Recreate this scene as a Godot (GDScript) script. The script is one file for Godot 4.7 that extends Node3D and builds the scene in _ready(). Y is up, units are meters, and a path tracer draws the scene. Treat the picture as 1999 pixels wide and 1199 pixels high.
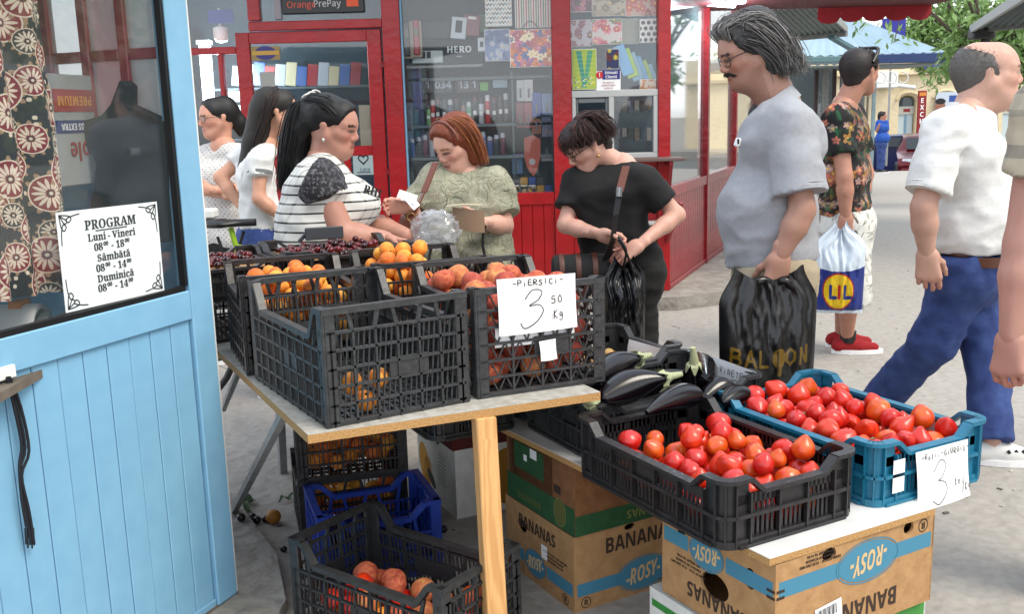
extends Node3D
# ---------- photo camera: pixels of the 1999x1199 photograph to points of the place ----------
const FPX := 1930.0
const PITCH := 11.0
const ROLL := 1.6
const EYE := Vector3(0, 1.45, 0)
const KZ := 7.44            # distance of the red kiosk's front
var cr: Vector3
var cu: Vector3
var cf: Vector3
var taken := {}
var M := {}
var rng := RandomNumberGenerator.new()
var tex_cache := {}
var fonts := {}

func set_basis_vectors():
	var p := deg_to_rad(PITCH)
	var r := deg_to_rad(ROLL)
	cf = Vector3(0, -sin(p), -cos(p))
	var up := Vector3(0, cos(p), -sin(p))
	cr = Vector3.RIGHT * cos(r) - up * sin(r)
	cu = up * cos(r) + Vector3.RIGHT * sin(r)
func ray(px: float, py: float) -> Vector3:
	return cf + cr * ((px - 999.5) / FPX) - cu * ((py - 599.5) / FPX)
func PX(px: float, py: float, z: float) -> Vector3:       # at distance z in front
	var d := ray(px, py)
	return EYE + d * (-z / d.z)
func PG(px: float, py: float, h := 0.0) -> Vector3:       # on the level plane y = h
	var d := ray(px, py)
	return EYE + d * ((h - EYE.y) / d.y)

# ---------- naming ----------
func numbered(called: String) -> String:
	if not taken.has(called):
		taken[called] = 0
		return called
	taken[called] += 1
	return "%s_%03d" % [called, taken[called]]
func thing(called: String, label: String, cat: String, at := Vector3.ZERO, turn := 0.0, group := "") -> Node3D:
	var o := Node3D.new()
	o.name = numbered(called)
	add_child(o)
	o.position = at
	o.rotation.y = turn
	tag(o, label, cat, group)
	return o
func tag(o, label: String, cat: String, group := ""):
	o.set_meta("label", label)
	o.set_meta("category", cat)
	if group != "":
		o.set_meta("group", group)
func part(parent: Node, called: String, mesh: Mesh, m: Material, xf := Transform3D.IDENTITY) -> MeshInstance3D:
	var o := MeshInstance3D.new()
	o.name = called
	o.mesh = mesh
	if m != null:
		o.material_override = m
	o.transform = xf
	parent.add_child(o, true)
	return o
func struct(called: String, mesh: Mesh, m: Material, at := Vector3.ZERO) -> MeshInstance3D:
	var o := MeshInstance3D.new()
	o.name = numbered(called)
	o.mesh = mesh
	o.material_override = m
	o.position = at
	add_child(o)
	o.set_meta("kind", "structure")
	return o
func single(called: String, label: String, cat: String, mesh: Mesh, m: Material, xf := Transform3D.IDENTITY, group := "") -> MeshInstance3D:
	var o := MeshInstance3D.new()
	o.name = numbered(called)
	o.mesh = mesh
	o.material_override = m
	o.transform = xf
	add_child(o)
	tag(o, label, cat, group)
	return o
func copy(src: Node3D, label: String, xf: Transform3D, group := "") -> Node3D:
	var o: Node3D = src.duplicate()
	o.name = numbered(str(src.name).split("_0")[0])
	add_child(o)
	o.transform = xf
	if label != "":
		o.set_meta("label", label)
	if group != "":
		o.set_meta("group", group)
	return o

# ---------- mesh builder ----------
class MB:
	var v := PackedVector3Array()
	var n := PackedVector3Array()
	var c := PackedColorArray()
	var t := PackedVector2Array()
	var i := PackedInt32Array()
	var col := Color.WHITE
	func vert(p: Vector3, nn: Vector3, uv := Vector2.ZERO) -> int:
		v.push_back(p); n.push_back(nn); c.push_back(col); t.push_back(uv)
		return v.size() - 1
	func quad(a: Vector3, b: Vector3, cc: Vector3, d: Vector3, uva := Vector2(0, 1), uvb := Vector2(1, 1), uvc := Vector2(1, 0), uvd := Vector2(0, 0)):
		# a b c d counter-clockwise seen from outside
		var nn := (b - a).cross(d - a)
		if nn.length_squared() < 1e-16:
			nn = (cc - b).cross(d - b)
		nn = nn.normalized()
		var k := v.size()
		vert(a, nn, uva); vert(b, nn, uvb); vert(cc, nn, uvc); vert(d, nn, uvd)
		i.append_array(PackedInt32Array([k, k + 2, k + 1, k, k + 3, k + 2]))
	func tri(a: Vector3, b: Vector3, cc: Vector3):
		var nn := (b - a).cross(cc - a).normalized()
		var k := v.size()
		vert(a, nn); vert(b, nn); vert(cc, nn)
		i.append_array(PackedInt32Array([k, k + 2, k + 1]))
	func box(ce: Vector3, s: Vector3, bs := Basis.IDENTITY):
		var h := s * 0.5
		var p := []
		for k in 8:
			p.append(ce + bs * Vector3(h.x if k & 1 else -h.x, h.y if k & 2 else -h.y, h.z if k & 4 else -h.z))
		quad(p[4], p[5], p[7], p[6]); quad(p[1], p[0], p[2], p[3])
		quad(p[5], p[1], p[3], p[7]); quad(p[0], p[4], p[6], p[2])
		quad(p[6], p[7], p[3], p[2]); quad(p[0], p[1], p[5], p[4])
	func bar(a: Vector3, b: Vector3, w: float, d: float, side := Vector3.ZERO):
		# a square bar from a to b, w wide along side, d deep
		var y := (b - a).normalized()
		var x := side
		if x == Vector3.ZERO:
			x = Vector3.UP.cross(y)
			if x.length() < 0.01:
				x = Vector3.RIGHT
		x = (x - y * x.dot(y)).normalized()
		var z := x.cross(y)
		box((a + b) * 0.5, Vector3(w, (b - a).length(), d), Basis(x, y, z))
	func cbox(ce: Vector3, s: Vector3, e: float, bs := Basis.IDENTITY):
		# box with chamfered edges
		var h := s * 0.5
		e = min(e, min(h.x, min(h.y, h.z)) * 0.9)
		var P := func(sx, sy, sz, ax) -> Vector3:
			var q := Vector3(sx * h.x, sy * h.y, sz * h.z)
			if ax != 0: q.x -= sx * e
			if ax != 1: q.y -= sy * e
			if ax != 2: q.z -= sz * e
			return ce + bs * q
		for s1 in [-1.0, 1.0]:
			_oq(ce, P.call(s1, -1.0, -1.0, 0), P.call(s1, 1.0, -1.0, 0), P.call(s1, 1.0, 1.0, 0), P.call(s1, -1.0, 1.0, 0))
			_oq(ce, P.call(-1.0, s1, -1.0, 1), P.call(1.0, s1, -1.0, 1), P.call(1.0, s1, 1.0, 1), P.call(-1.0, s1, 1.0, 1))
			_oq(ce, P.call(-1.0, -1.0, s1, 2), P.call(1.0, -1.0, s1, 2), P.call(1.0, 1.0, s1, 2), P.call(-1.0, 1.0, s1, 2))
			for s2 in [-1.0, 1.0]:
				_oq(ce, P.call(s1, s2, -1.0, 0), P.call(s1, s2, 1.0, 0), P.call(s1, s2, 1.0, 1), P.call(s1, s2, -1.0, 1))
				_oq(ce, P.call(s1, -1.0, s2, 0), P.call(s1, 1.0, s2, 0), P.call(s1, 1.0, s2, 2), P.call(s1, -1.0, s2, 2))
				_oq(ce, P.call(-1.0, s1, s2, 1), P.call(1.0, s1, s2, 1), P.call(1.0, s1, s2, 2), P.call(-1.0, s1, s2, 2))
				for s3 in [-1.0, 1.0]:
					var a: Vector3 = P.call(s1, s2, s3, 0)
					var b: Vector3 = P.call(s1, s2, s3, 1)
					var d: Vector3 = P.call(s1, s2, s3, 2)
					if (b - a).cross(d - a).dot(a - ce) < 0.0:
						tri(a, d, b)
					else:
						tri(a, b, d)
	func _oq(ce: Vector3, a: Vector3, b: Vector3, cc: Vector3, d: Vector3):
		if (b - a).cross(d - a).dot((a + cc) * 0.5 - ce) < 0.0:
			quad(a, d, cc, b)
		else:
			quad(a, b, cc, d)
	func tube(path: PackedVector3Array, rad, seg := 8, caps := true):
		# rad: float or PackedFloat32Array; smooth sides
		var m := path.size()
		var k0 := v.size()
		var up := Vector3.UP
		var t0 := (path[1] - path[0]).normalized()
		if abs(t0.dot(up)) > 0.9:
			up = Vector3.RIGHT
		var x := up.cross(t0).normalized()
		var cum := 0.0
		for a in m:
			var tn: Vector3
			if a == 0: tn = path[1] - path[0]
			elif a == m - 1: tn = path[m - 1] - path[m - 2]
			else: tn = path[a + 1] - path[a - 1]
			tn = tn.normalized()
			x = (x - tn * x.dot(tn)).normalized()
			var y := tn.cross(x)
			var r: float = rad if rad is float else rad[a]
			if a > 0: cum += (path[a] - path[a - 1]).length()
			for s in seg + 1:
				var an := TAU * s / seg
				var d := x * cos(an) + y * sin(an)
				vert(path[a] + d * r, d, Vector2(float(s) / seg, cum))
		for a in m - 1:
			for s in seg:
				var q := k0 + a * (seg + 1) + s
				i.append_array(PackedInt32Array([q, q + seg + 1, q + 1, q + 1, q + seg + 1, q + seg + 2]))
		if caps:
			for e in [0, m - 1]:
				var nn: Vector3 = (path[0] - path[1]).normalized() if e == 0 else (path[m - 1] - path[m - 2]).normalized()
				var ck := vert(path[e], nn)
				var b0: int = k0 + e * (seg + 1)
				var ks := []
				for s in seg + 1:
					ks.append(vert(v[b0 + s], nn))
				for s in seg:
					if e == 0: i.append_array(PackedInt32Array([ck, ks[s], ks[s + 1]]))
					else: i.append_array(PackedInt32Array([ck, ks[s + 1], ks[s]]))
	func grid(nu: int, nv: int, f: Callable, wrap := false):
		# smooth surface f(u,v) with u,v in 0..1
		var k0 := v.size()
		var P := PackedVector3Array()
		for b in nv + 1:
			for a in nu + 1:
				P.push_back(f.call(float(a) / nu, float(b) / nv))
		for b in nv + 1:
			for a in nu + 1:
				var a0 := a - 1
				var a1 := a + 1
				if wrap:
					a0 = (a - 1 + nu) % nu
					a1 = (a + 1) % nu
				else:
					a0 = max(a0, 0); a1 = min(a1, nu)
				var du := P[b * (nu + 1) + a1] - P[b * (nu + 1) + a0]
				var dv := P[min(b + 1, nv) * (nu + 1) + a] - P[max(b - 1, 0) * (nu + 1) + a]
				var nn := du.cross(dv)
				if nn.length_squared() < 1e-18:
					nn = Vector3.UP
				vert(P[b * (nu + 1) + a], nn.normalized(), Vector2(float(a) / nu, 1.0 - float(b) / nv))
		for b in nv:
			for a in nu:
				var q := k0 + b * (nu + 1) + a
				i.append_array(PackedInt32Array([q, q + nu + 2, q + 1, q, q + nu + 1, q + nu + 2]))
	func lathe(prof: PackedVector2Array, seg := 12, at := Vector3.ZERO, bs := Basis.IDENTITY):
		# profile of (radius, y), bottom to top
		var k0 := v.size()
		var m := prof.size()
		for a in m:
			var d := prof[min(a + 1, m - 1)] - prof[max(a - 1, 0)]
			var nr := Vector2(d.y, -d.x).normalized()
			for s in seg + 1:
				var an := TAU * s / seg
				vert(at + bs * Vector3(prof[a].x * cos(an), prof[a].y, prof[a].x * sin(an)), (bs * Vector3(nr.x * cos(an), nr.y, nr.x * sin(an))).normalized(), Vector2(float(s) / seg, 1.0 - float(a) / (m - 1)))
		for a in m - 1:
			for s in seg:
				var q := k0 + a * (seg + 1) + s
				i.append_array(PackedInt32Array([q, q + 1, q + seg + 1, q + 1, q + seg + 2, q + seg + 1]))
	func prism(pts: PackedVector2Array, z0: float, z1: float, bs := Basis.IDENTITY, at := Vector3.ZERO):
		# polygon in x,y extruded in z
		var tr := Geometry2D.triangulate_polygon(pts)
		var ccw := true
		var ar := 0.0
		for a in pts.size():
			var q := pts[(a + 1) % pts.size()]
			ar += pts[a].x * q.y - q.x * pts[a].y
		ccw = ar > 0.0
		for side in 2:
			var z := z1 if side == 0 else z0
			var nn := bs * Vector3(0, 0, 1 if side == 0 else -1)
			var k := v.size()
			for p in pts:
				vert(at + bs * Vector3(p.x, p.y, z), nn, p)
			for a in range(0, tr.size(), 3):
				var A := pts[tr[a]]
				var B := pts[tr[a + 1]]
				var C := pts[tr[a + 2]]
				var pos := (B - A).cross(C - A) > 0.0
				if pos != (side == 0):
					i.append_array(PackedInt32Array([k + tr[a], k + tr[a + 1], k + tr[a + 2]]))
				else:
					i.append_array(PackedInt32Array([k + tr[a], k + tr[a + 2], k + tr[a + 1]]))
		for a in pts.size():
			var p := pts[a]
			var q := pts[(a + 1) % pts.size()]
			if not ccw:
				var tmp := p
				p = q
				q = tmp
			quad(at + bs * Vector3(p.x, p.y, z0), at + bs * Vector3(q.x, q.y, z0), at + bs * Vector3(q.x, q.y, z1), at + bs * Vector3(p.x, p.y, z1))
	func mesh() -> ArrayMesh:
		var arr := []
		arr.resize(Mesh.ARRAY_MAX)
		arr[Mesh.ARRAY_VERTEX] = v
		arr[Mesh.ARRAY_NORMAL] = n
		arr[Mesh.ARRAY_COLOR] = c
		arr[Mesh.ARRAY_TEX_UV] = t
		arr[Mesh.ARRAY_INDEX] = i
		var am := ArrayMesh.new()
		am.add_surface_from_arrays(Mesh.PRIMITIVE_TRIANGLES, arr)
		return am
	func shift(by: Vector3):
		for a in v.size():
			v[a] -= by
		return self
	func move(xf: Transform3D):
		for a in v.size():
			v[a] = xf * v[a]
			n[a] = (xf.basis * n[a]).normalized()
		return self

func boxm(s: Vector3, e := 0.0) -> ArrayMesh:
	var b := MB.new()
	if e > 0.0: b.cbox(Vector3.ZERO, s, e)
	else: b.box(Vector3.ZERO, s)
	return b.mesh()
func T(p: Vector3, bs := Basis.IDENTITY) -> Transform3D:
	return Transform3D(bs, p)
func RY(a: float) -> Basis:
	return Basis(Vector3.UP, a)
func pv(a: Array) -> PackedVector3Array:
	return PackedVector3Array(a)
func smooth_path(pts: Array, per := 5) -> PackedVector3Array:
	var o := PackedVector3Array()
	for a in pts.size() - 1:
		var p0: Vector3 = pts[max(a - 1, 0)]
		var p1: Vector3 = pts[a]
		var p2: Vector3 = pts[a + 1]
		var p3: Vector3 = pts[min(a + 2, pts.size() - 1)]
		for s in per:
			o.push_back(p1.cubic_interpolate(p2, p0, p3, float(s) / per))
	o.push_back(pts[pts.size() - 1])
	return o

# ---------- materials ----------
func srgb(r: float, g: float, b: float) -> Color:
	return Color(r, g, b)
func flat(col: Color, rough := 0.6, metal := 0.0) -> StandardMaterial3D:
	var m := StandardMaterial3D.new()
	m.albedo_color = col
	m.roughness = rough
	m.metallic = metal
	return m
func vcol(rough := 0.6) -> StandardMaterial3D:
	var m := StandardMaterial3D.new()
	m.vertex_color_use_as_albedo = true
	m.roughness = rough
	return m
func ntex(sd: int, freq: float, a: Color, b: Color, sz := 256, oct := 4, mid := -1.0, ntype := FastNoiseLite.TYPE_SIMPLEX_SMOOTH) -> NoiseTexture2D:
	var nz := FastNoiseLite.new()
	nz.seed = sd
	nz.frequency = freq
	nz.noise_type = ntype
	nz.fractal_octaves = oct
	var t := NoiseTexture2D.new()
	t.width = sz
	t.height = sz
	t.seamless = true
	t.noise = nz
	var g := Gradient.new()
	g.set_color(0, a)
	g.set_color(1, b)
	if mid > 0.0:
		g.set_offset(0, mid - 0.12)
		g.set_offset(1, mid + 0.12)
	t.color_ramp = g
	return t
func nbump(sd: int, freq: float, strength := 4.0, sz := 256, oct := 4) -> NoiseTexture2D:
	var nz := FastNoiseLite.new()
	nz.seed = sd
	nz.frequency = freq
	nz.fractal_octaves = oct
	var t := NoiseTexture2D.new()
	t.width = sz
	t.height = sz
	t.seamless = true
	t.noise = nz
	t.as_normal_map = true
	t.bump_strength = strength
	return t
func noisy(a: Color, b: Color, scale: float, rough := 0.7, freq := 0.02, sd := 1, bump := 0.0, oct := 4, mid := -1.0) -> StandardMaterial3D:
	# triplanar, local; scale = tiles per metre
	var m := StandardMaterial3D.new()
	m.albedo_texture = ntex(sd, freq, a, b, 256, oct, mid)
	m.uv1_triplanar = true
	m.uv1_scale = Vector3.ONE * scale
	m.roughness = rough
	if bump > 0.0:
		m.normal_enabled = true
		if not tex_cache.has("bump"):
			tex_cache["bump"] = nbump(77, 0.04, 6.0)
		m.normal_texture = tex_cache["bump"]
		m.normal_scale = bump
	return m
func itex(img: Image) -> ImageTexture:
	return ImageTexture.create_from_image(img)
func img_mat(img: Image, rough := 0.6, tri := 0.0) -> StandardMaterial3D:
	var m := StandardMaterial3D.new()
	m.albedo_texture = itex(img)
	m.roughness = rough
	if tri > 0.0:
		m.uv1_triplanar = true
		m.uv1_scale = Vector3.ONE * tri
	return m
func glass(tint: Color, alpha: float) -> StandardMaterial3D:
	var m := StandardMaterial3D.new()
	m.transparency = BaseMaterial3D.TRANSPARENCY_ALPHA
	m.albedo_color = Color(tint.r, tint.g, tint.b, alpha)
	m.roughness = 0.03
	m.metallic_specular = 0.8
	return m
func canvas(w: int, h: int, c: Color) -> Image:
	var im := Image.create(w, h, false, Image.FORMAT_RGB8)
	im.fill(c)
	return im
func dot(im: Image, x: float, y: float, rx: float, ry: float, c: Color, ang := 0.0, wrap := true):
	var R := int(ceil(max(rx, ry))) + 1
	var ca := cos(ang)
	var sa := sin(ang)
	var W := im.get_width()
	var H := im.get_height()
	for b in range(-R, R + 1):
		for a in range(-R, R + 1):
			var u := (a * ca + b * sa) / rx
			var w := (-a * sa + b * ca) / ry
			if u * u + w * w <= 1.0:
				var X := int(x) + a
				var Y := int(y) + b
				if wrap:
					X = posmod(X, W)
					Y = posmod(Y, H)
				elif X < 0 or Y < 0 or X >= W or Y >= H:
					continue
				im.set_pixel(X, Y, c)
func stroke(im: Image, pts: Array, w: float, c: Color, wrap := false):
	for a in pts.size() - 1:
		var p: Vector2 = pts[a]
		var q: Vector2 = pts[a + 1]
		var st := int(max(1.0, (q - p).length() / max(0.5, w * 0.4)))
		for s in st + 1:
			var r := p.lerp(q, float(s) / st)
			dot(im, r.x, r.y, w * 0.5, w * 0.5, c, 0.0, wrap)
func text(parent: Node, s: String, size: float, xf: Transform3D, m: Material, font := "Droid Sans", bold := false, called := "lettering", depth := 0.001) -> MeshInstance3D:
	var key := font + str(bold)
	if not fonts.has(key):
		var f := SystemFont.new()
		f.font_names = PackedStringArray([font])
		f.font_weight = 700 if bold else 400
		fonts[key] = f
	var tm := TextMesh.new()
	tm.text = s
	tm.font = fonts[key]
	tm.font_size = 48
	tm.pixel_size = size / 35.0
	tm.depth = depth
	tm.curve_step = 2.0
	return part(parent, called, tm, m, xf)
func strokes(polys: Array, w: float) -> MB:
	# hand-written lines as thin ribbons in the x,y plane
	var b := MB.new()
	for pl in polys:
		var P := PackedVector2Array()
		if pl.size() > 2:
			for a in pl.size() - 1:
				for s in 4:
					P.push_back(pl[a].cubic_interpolate(pl[a + 1], pl[max(a - 1, 0)], pl[min(a + 2, pl.size() - 1)], s / 4.0))
			P.push_back(pl[pl.size() - 1])
		else:
			P = PackedVector2Array(pl)
		for a in P.size() - 1:
			var d := (P[a + 1] - P[a]).normalized()
			var nn := Vector2(-d.y, d.x) * w * 0.5
			var e := d * w * 0.3
			var p := P[a] - e
			var q := P[a + 1] + e
			b.quad(Vector3(p.x - nn.x, p.y - nn.y, 0.0005), Vector3(q.x - nn.x, q.y - nn.y, 0.0005), Vector3(q.x + nn.x, q.y + nn.y, 0.0005), Vector3(p.x + nn.x, p.y + nn.y, 0.0005))
	return b
# ---------- the booth wall on the left ----------
const BOOTH_TURN := 1.1868      # 68 degrees
const BOOTH_AT := Vector3(-0.857, 0, -2.79)
func PW(px: float, py: float, dz := 0.0) -> Vector3:      # on the booth's window plane, dz behind it, in its own frame
	var bs := RY(BOOTH_TURN)
	var d := bs.inverse() * ray(px, py)
	var e := bs.inverse() * (EYE - BOOTH_AT)
	return e + d * ((-dz - e.z) / d.z)
func PWx(px: float, py: float, x := -0.04) -> Vector3:     # on the booth's return side, in its own frame
	var bs := RY(BOOTH_TURN)
	var d := bs.inverse() * ray(px, py)
	var e := bs.inverse() * (EYE - BOOTH_AT)
	return e + d * ((x - e.x) / d.x)
func ground_y(z: float) -> float:
	if z > -8.0: return 0.0
	if z > -28.0: return 0.02 * (z + 8.0)
	return -0.4
func _materials():
	M.blue = noisy(srgb(0.45, 0.64, 0.76), srgb(0.49, 0.68, 0.79), 1.5, 0.5, 0.02, 3, 0.03)
	M.ceiling = flat(srgb(0.60, 0.60, 0.58), 0.8)
	M.lino = noisy(srgb(0.36, 0.32, 0.28), srgb(0.44, 0.40, 0.35), 2.0, 0.7, 0.03, 19)
	M.red = noisy(srgb(0.55, 0.04, 0.06), srgb(0.64, 0.06, 0.09), 1.2, 0.32, 0.01, 4, 0.1)
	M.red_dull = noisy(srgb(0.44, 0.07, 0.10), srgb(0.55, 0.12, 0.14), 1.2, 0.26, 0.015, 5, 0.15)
	M.white = flat(srgb(0.86, 0.86, 0.84), 0.5)
	M.paper = flat(srgb(0.90, 0.90, 0.90), 0.75)
	M.ink = flat(srgb(0.08, 0.08, 0.10), 0.6)
	M.black = flat(srgb(0.035, 0.035, 0.04), 0.5)
	M.dark = flat(srgb(0.10, 0.10, 0.11), 0.7)
	M.metal = flat(srgb(0.56, 0.57, 0.58), 0.35, 0.8)
	M.steel = noisy(srgb(0.45, 0.46, 0.46), srgb(0.58, 0.58, 0.57), 3.0, 0.5, 0.02, 8)
	M.concrete = noisy(srgb(0.47, 0.45, 0.42), srgb(0.60, 0.58, 0.55), 0.9, 0.9, 0.02, 9, 0.5, 5)
	M.glass = glass(srgb(0.55, 0.65, 0.68), 0.03)
	M.glass_dim = glass(srgb(0.4, 0.48, 0.5), 0.05)
	M.cream = noisy(srgb(0.82, 0.75, 0.61), srgb(0.87, 0.81, 0.68), 0.3, 0.9, 0.01, 11, 0.2)
	M.teal_roof = noisy(srgb(0.47, 0.57, 0.63), srgb(0.56, 0.65, 0.70), 0.5, 0.5, 0.01, 12)
	M.canopy = noisy(srgb(0.38, 0.43, 0.43), srgb(0.46, 0.50, 0.50), 0.7, 0.55, 0.015, 13)
	M.wood = wood_mat(srgb(0.72, 0.52, 0.31), srgb(0.84, 0.66, 0.43))
	M.chip = noisy(srgb(0.52, 0.37, 0.20), srgb(0.80, 0.64, 0.42), 9.0, 0.85, 0.09, 14, 0.4, 3)
	M.melamine = noisy(srgb(0.80, 0.80, 0.79), srgb(0.86, 0.86, 0.85), 2.0, 0.35, 0.01, 15)
func wood_mat(a: Color, b: Color) -> StandardMaterial3D:
	var im := canvas(128, 512, a)
	var nz := FastNoiseLite.new()
	nz.seed = 21
	for y in 512:
		for x in 128:
			var w := nz.get_noise_2d(x * 1.0, y * 0.12) * 3.0
			var g := 0.5 + 0.5 * sin(x * 0.28 + w * 4.0)
			g = g * 0.6 + 0.4 * (0.5 + 0.5 * nz.get_noise_2d(x * 9.0, y * 0.6))
			im.set_pixel(x, y, a.lerp(b, clamp(g, 0.0, 1.0)))
	return img_mat(im, 0.6)

func _setting():
	# ground: one sheet falling gently away, then the street below the far kerb
	var b := MB.new()
	var zs := [6.0, 0.0, -4.0, -8.0, -14.0, -20.0, -28.0]
	for k in zs.size() - 1:
		var z0: float = zs[k]
		var z1: float = zs[k + 1]
		b.quad(Vector3(-60, ground_y(z0), z0), Vector3(60, ground_y(z0), z0), Vector3(60, ground_y(z1), z1), Vector3(-60, ground_y(z1), z1))
	b.quad(Vector3(-60, 0, 40), Vector3(60, 0, 40), Vector3(60, 0, 6), Vector3(-60, 0, 6))
	var gm := noisy(srgb(0.57, 0.55, 0.52), srgb(0.64, 0.62, 0.59), 0.7, 0.92, 0.10, 6, 0.3, 5)
	gm.detail_enabled = false
	struct("pavement", b.mesh(), gm)
	b = MB.new()
	b.quad(Vector3(-90, -0.9, -28), Vector3(90, -0.9, -28), Vector3(90, -0.9, -41), Vector3(-90, -0.9, -41))
	b.quad(Vector3(-90, -0.9, -28.0), Vector3(90, -0.9, -28.0), Vector3(90, -0.4, -27.99), Vector3(-90, -0.4, -27.99))
	struct("street", b.mesh(), noisy(srgb(0.30, 0.30, 0.30), srgb(0.38, 0.38, 0.37), 0.4, 0.9, 0.04, 16, 0.4))
	b = MB.new()
	b.box(Vector3(0, -0.75, -130), Vector3(400, 0.5, 178))
	struct("far_pavement", b.mesh(), M.concrete)
	_litter()
	_booth()
	_kiosk()
	_kiosk_goods()
	_background()

func _litter():
	# concrete step at the booth's foot
	var b := MB.new()
	b.prism(PackedVector2Array([Vector2(-1.6, 1.0), Vector2(-0.72, 2.4), Vector2(-0.70, 2.74), Vector2(-0.80, 3.06), Vector2(-1.10, 3.62), Vector2(-1.9, 3.9)]), 0.0, 0.045, Basis(Vector3.RIGHT, -PI / 2))
	var st := struct("step", b.mesh(), M.concrete)
	st.name = "concrete_step"
	# crumbs, stones and scraps on the ground
	rng.seed = 5
	var mb := MB.new()
	for k in 240:
		var z := -rng.randf_range(2.4, 9.0)
		var x := rng.randf_range(-1.2, 3.2) * (-z / 4.0)
		var s := rng.randf_range(0.004, 0.012)
		var g := rng.randf_range(0.06, 0.5)
		mb.col = Color(g, g * 0.95, g * 0.85)
		mb.cbox(Vector3(x, ground_y(z) + s * 0.2, z), Vector3(s * rng.randf_range(1, 2.5), s * 0.6, s), s * 0.15, RY(rng.randf() * 6.0))
	var o := struct("grit", mb.mesh(), vcol(0.9))
	o.set_meta("kind", "stuff")
	o.set_meta("label", "small stones and crumbs scattered over the pavement")
	o.set_meta("category", "grit")
	for q in [[640, 1108, 0.016], [494, 1018, 0.017], [503, 1022, 0.015], [519, 1020, 0.014], [472, 1018, 0.016], [866, 1040, 0.015], [555, 1078, 0.012]]:
		var sp := SphereMesh.new()
		sp.radius = q[2]
		sp.height = q[2] * 1.9
		sp.radial_segments = 14
		sp.rings = 8
		var on_step: bool = q[0] < 480 and q[0] > 460
		var p := PG(q[0], q[1], 0.045 if on_step else 0.0)
		single("plum", "small dark plum fallen on the ground under the stall", "plum", sp, flat(srgb(0.06, 0.05, 0.09), 0.35), T(p + Vector3(0, q[2] * 0.93, 0)), "dark plums fallen under the stall")
	for q in [[[470, 975], [500, 990], 0.02], [[545, 985], [575, 975], 0.018], [[475, 985], [492, 1012], 0.012]]:
		var a := PG(q[0][0], q[0][1])
		var c := PG(q[1][0], q[1][1])
		var lf := MB.new()
		var d := (c - a)
		var sd: Vector3 = d.cross(Vector3.UP).normalized() * q[2]
		lf.grid(4, 8, func(u, v): return a + d * v + sd * (u - 0.5) * 2.0 * sin(PI * clamp(v, 0.02, 0.98)) + Vector3.UP * (0.006 + 0.02 * sin(v * 5.0) * sin(v * 5.0) + 0.008 * abs(u - 0.5)))
		single("fallen_leaf", "wilted green leaf lying on the ground beside the metal table leg", "leaf", lf.shift(a).mesh(), flat(srgb(0.20, 0.28, 0.12), 0.7), T(a), "wilted leaves under the stall")

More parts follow.
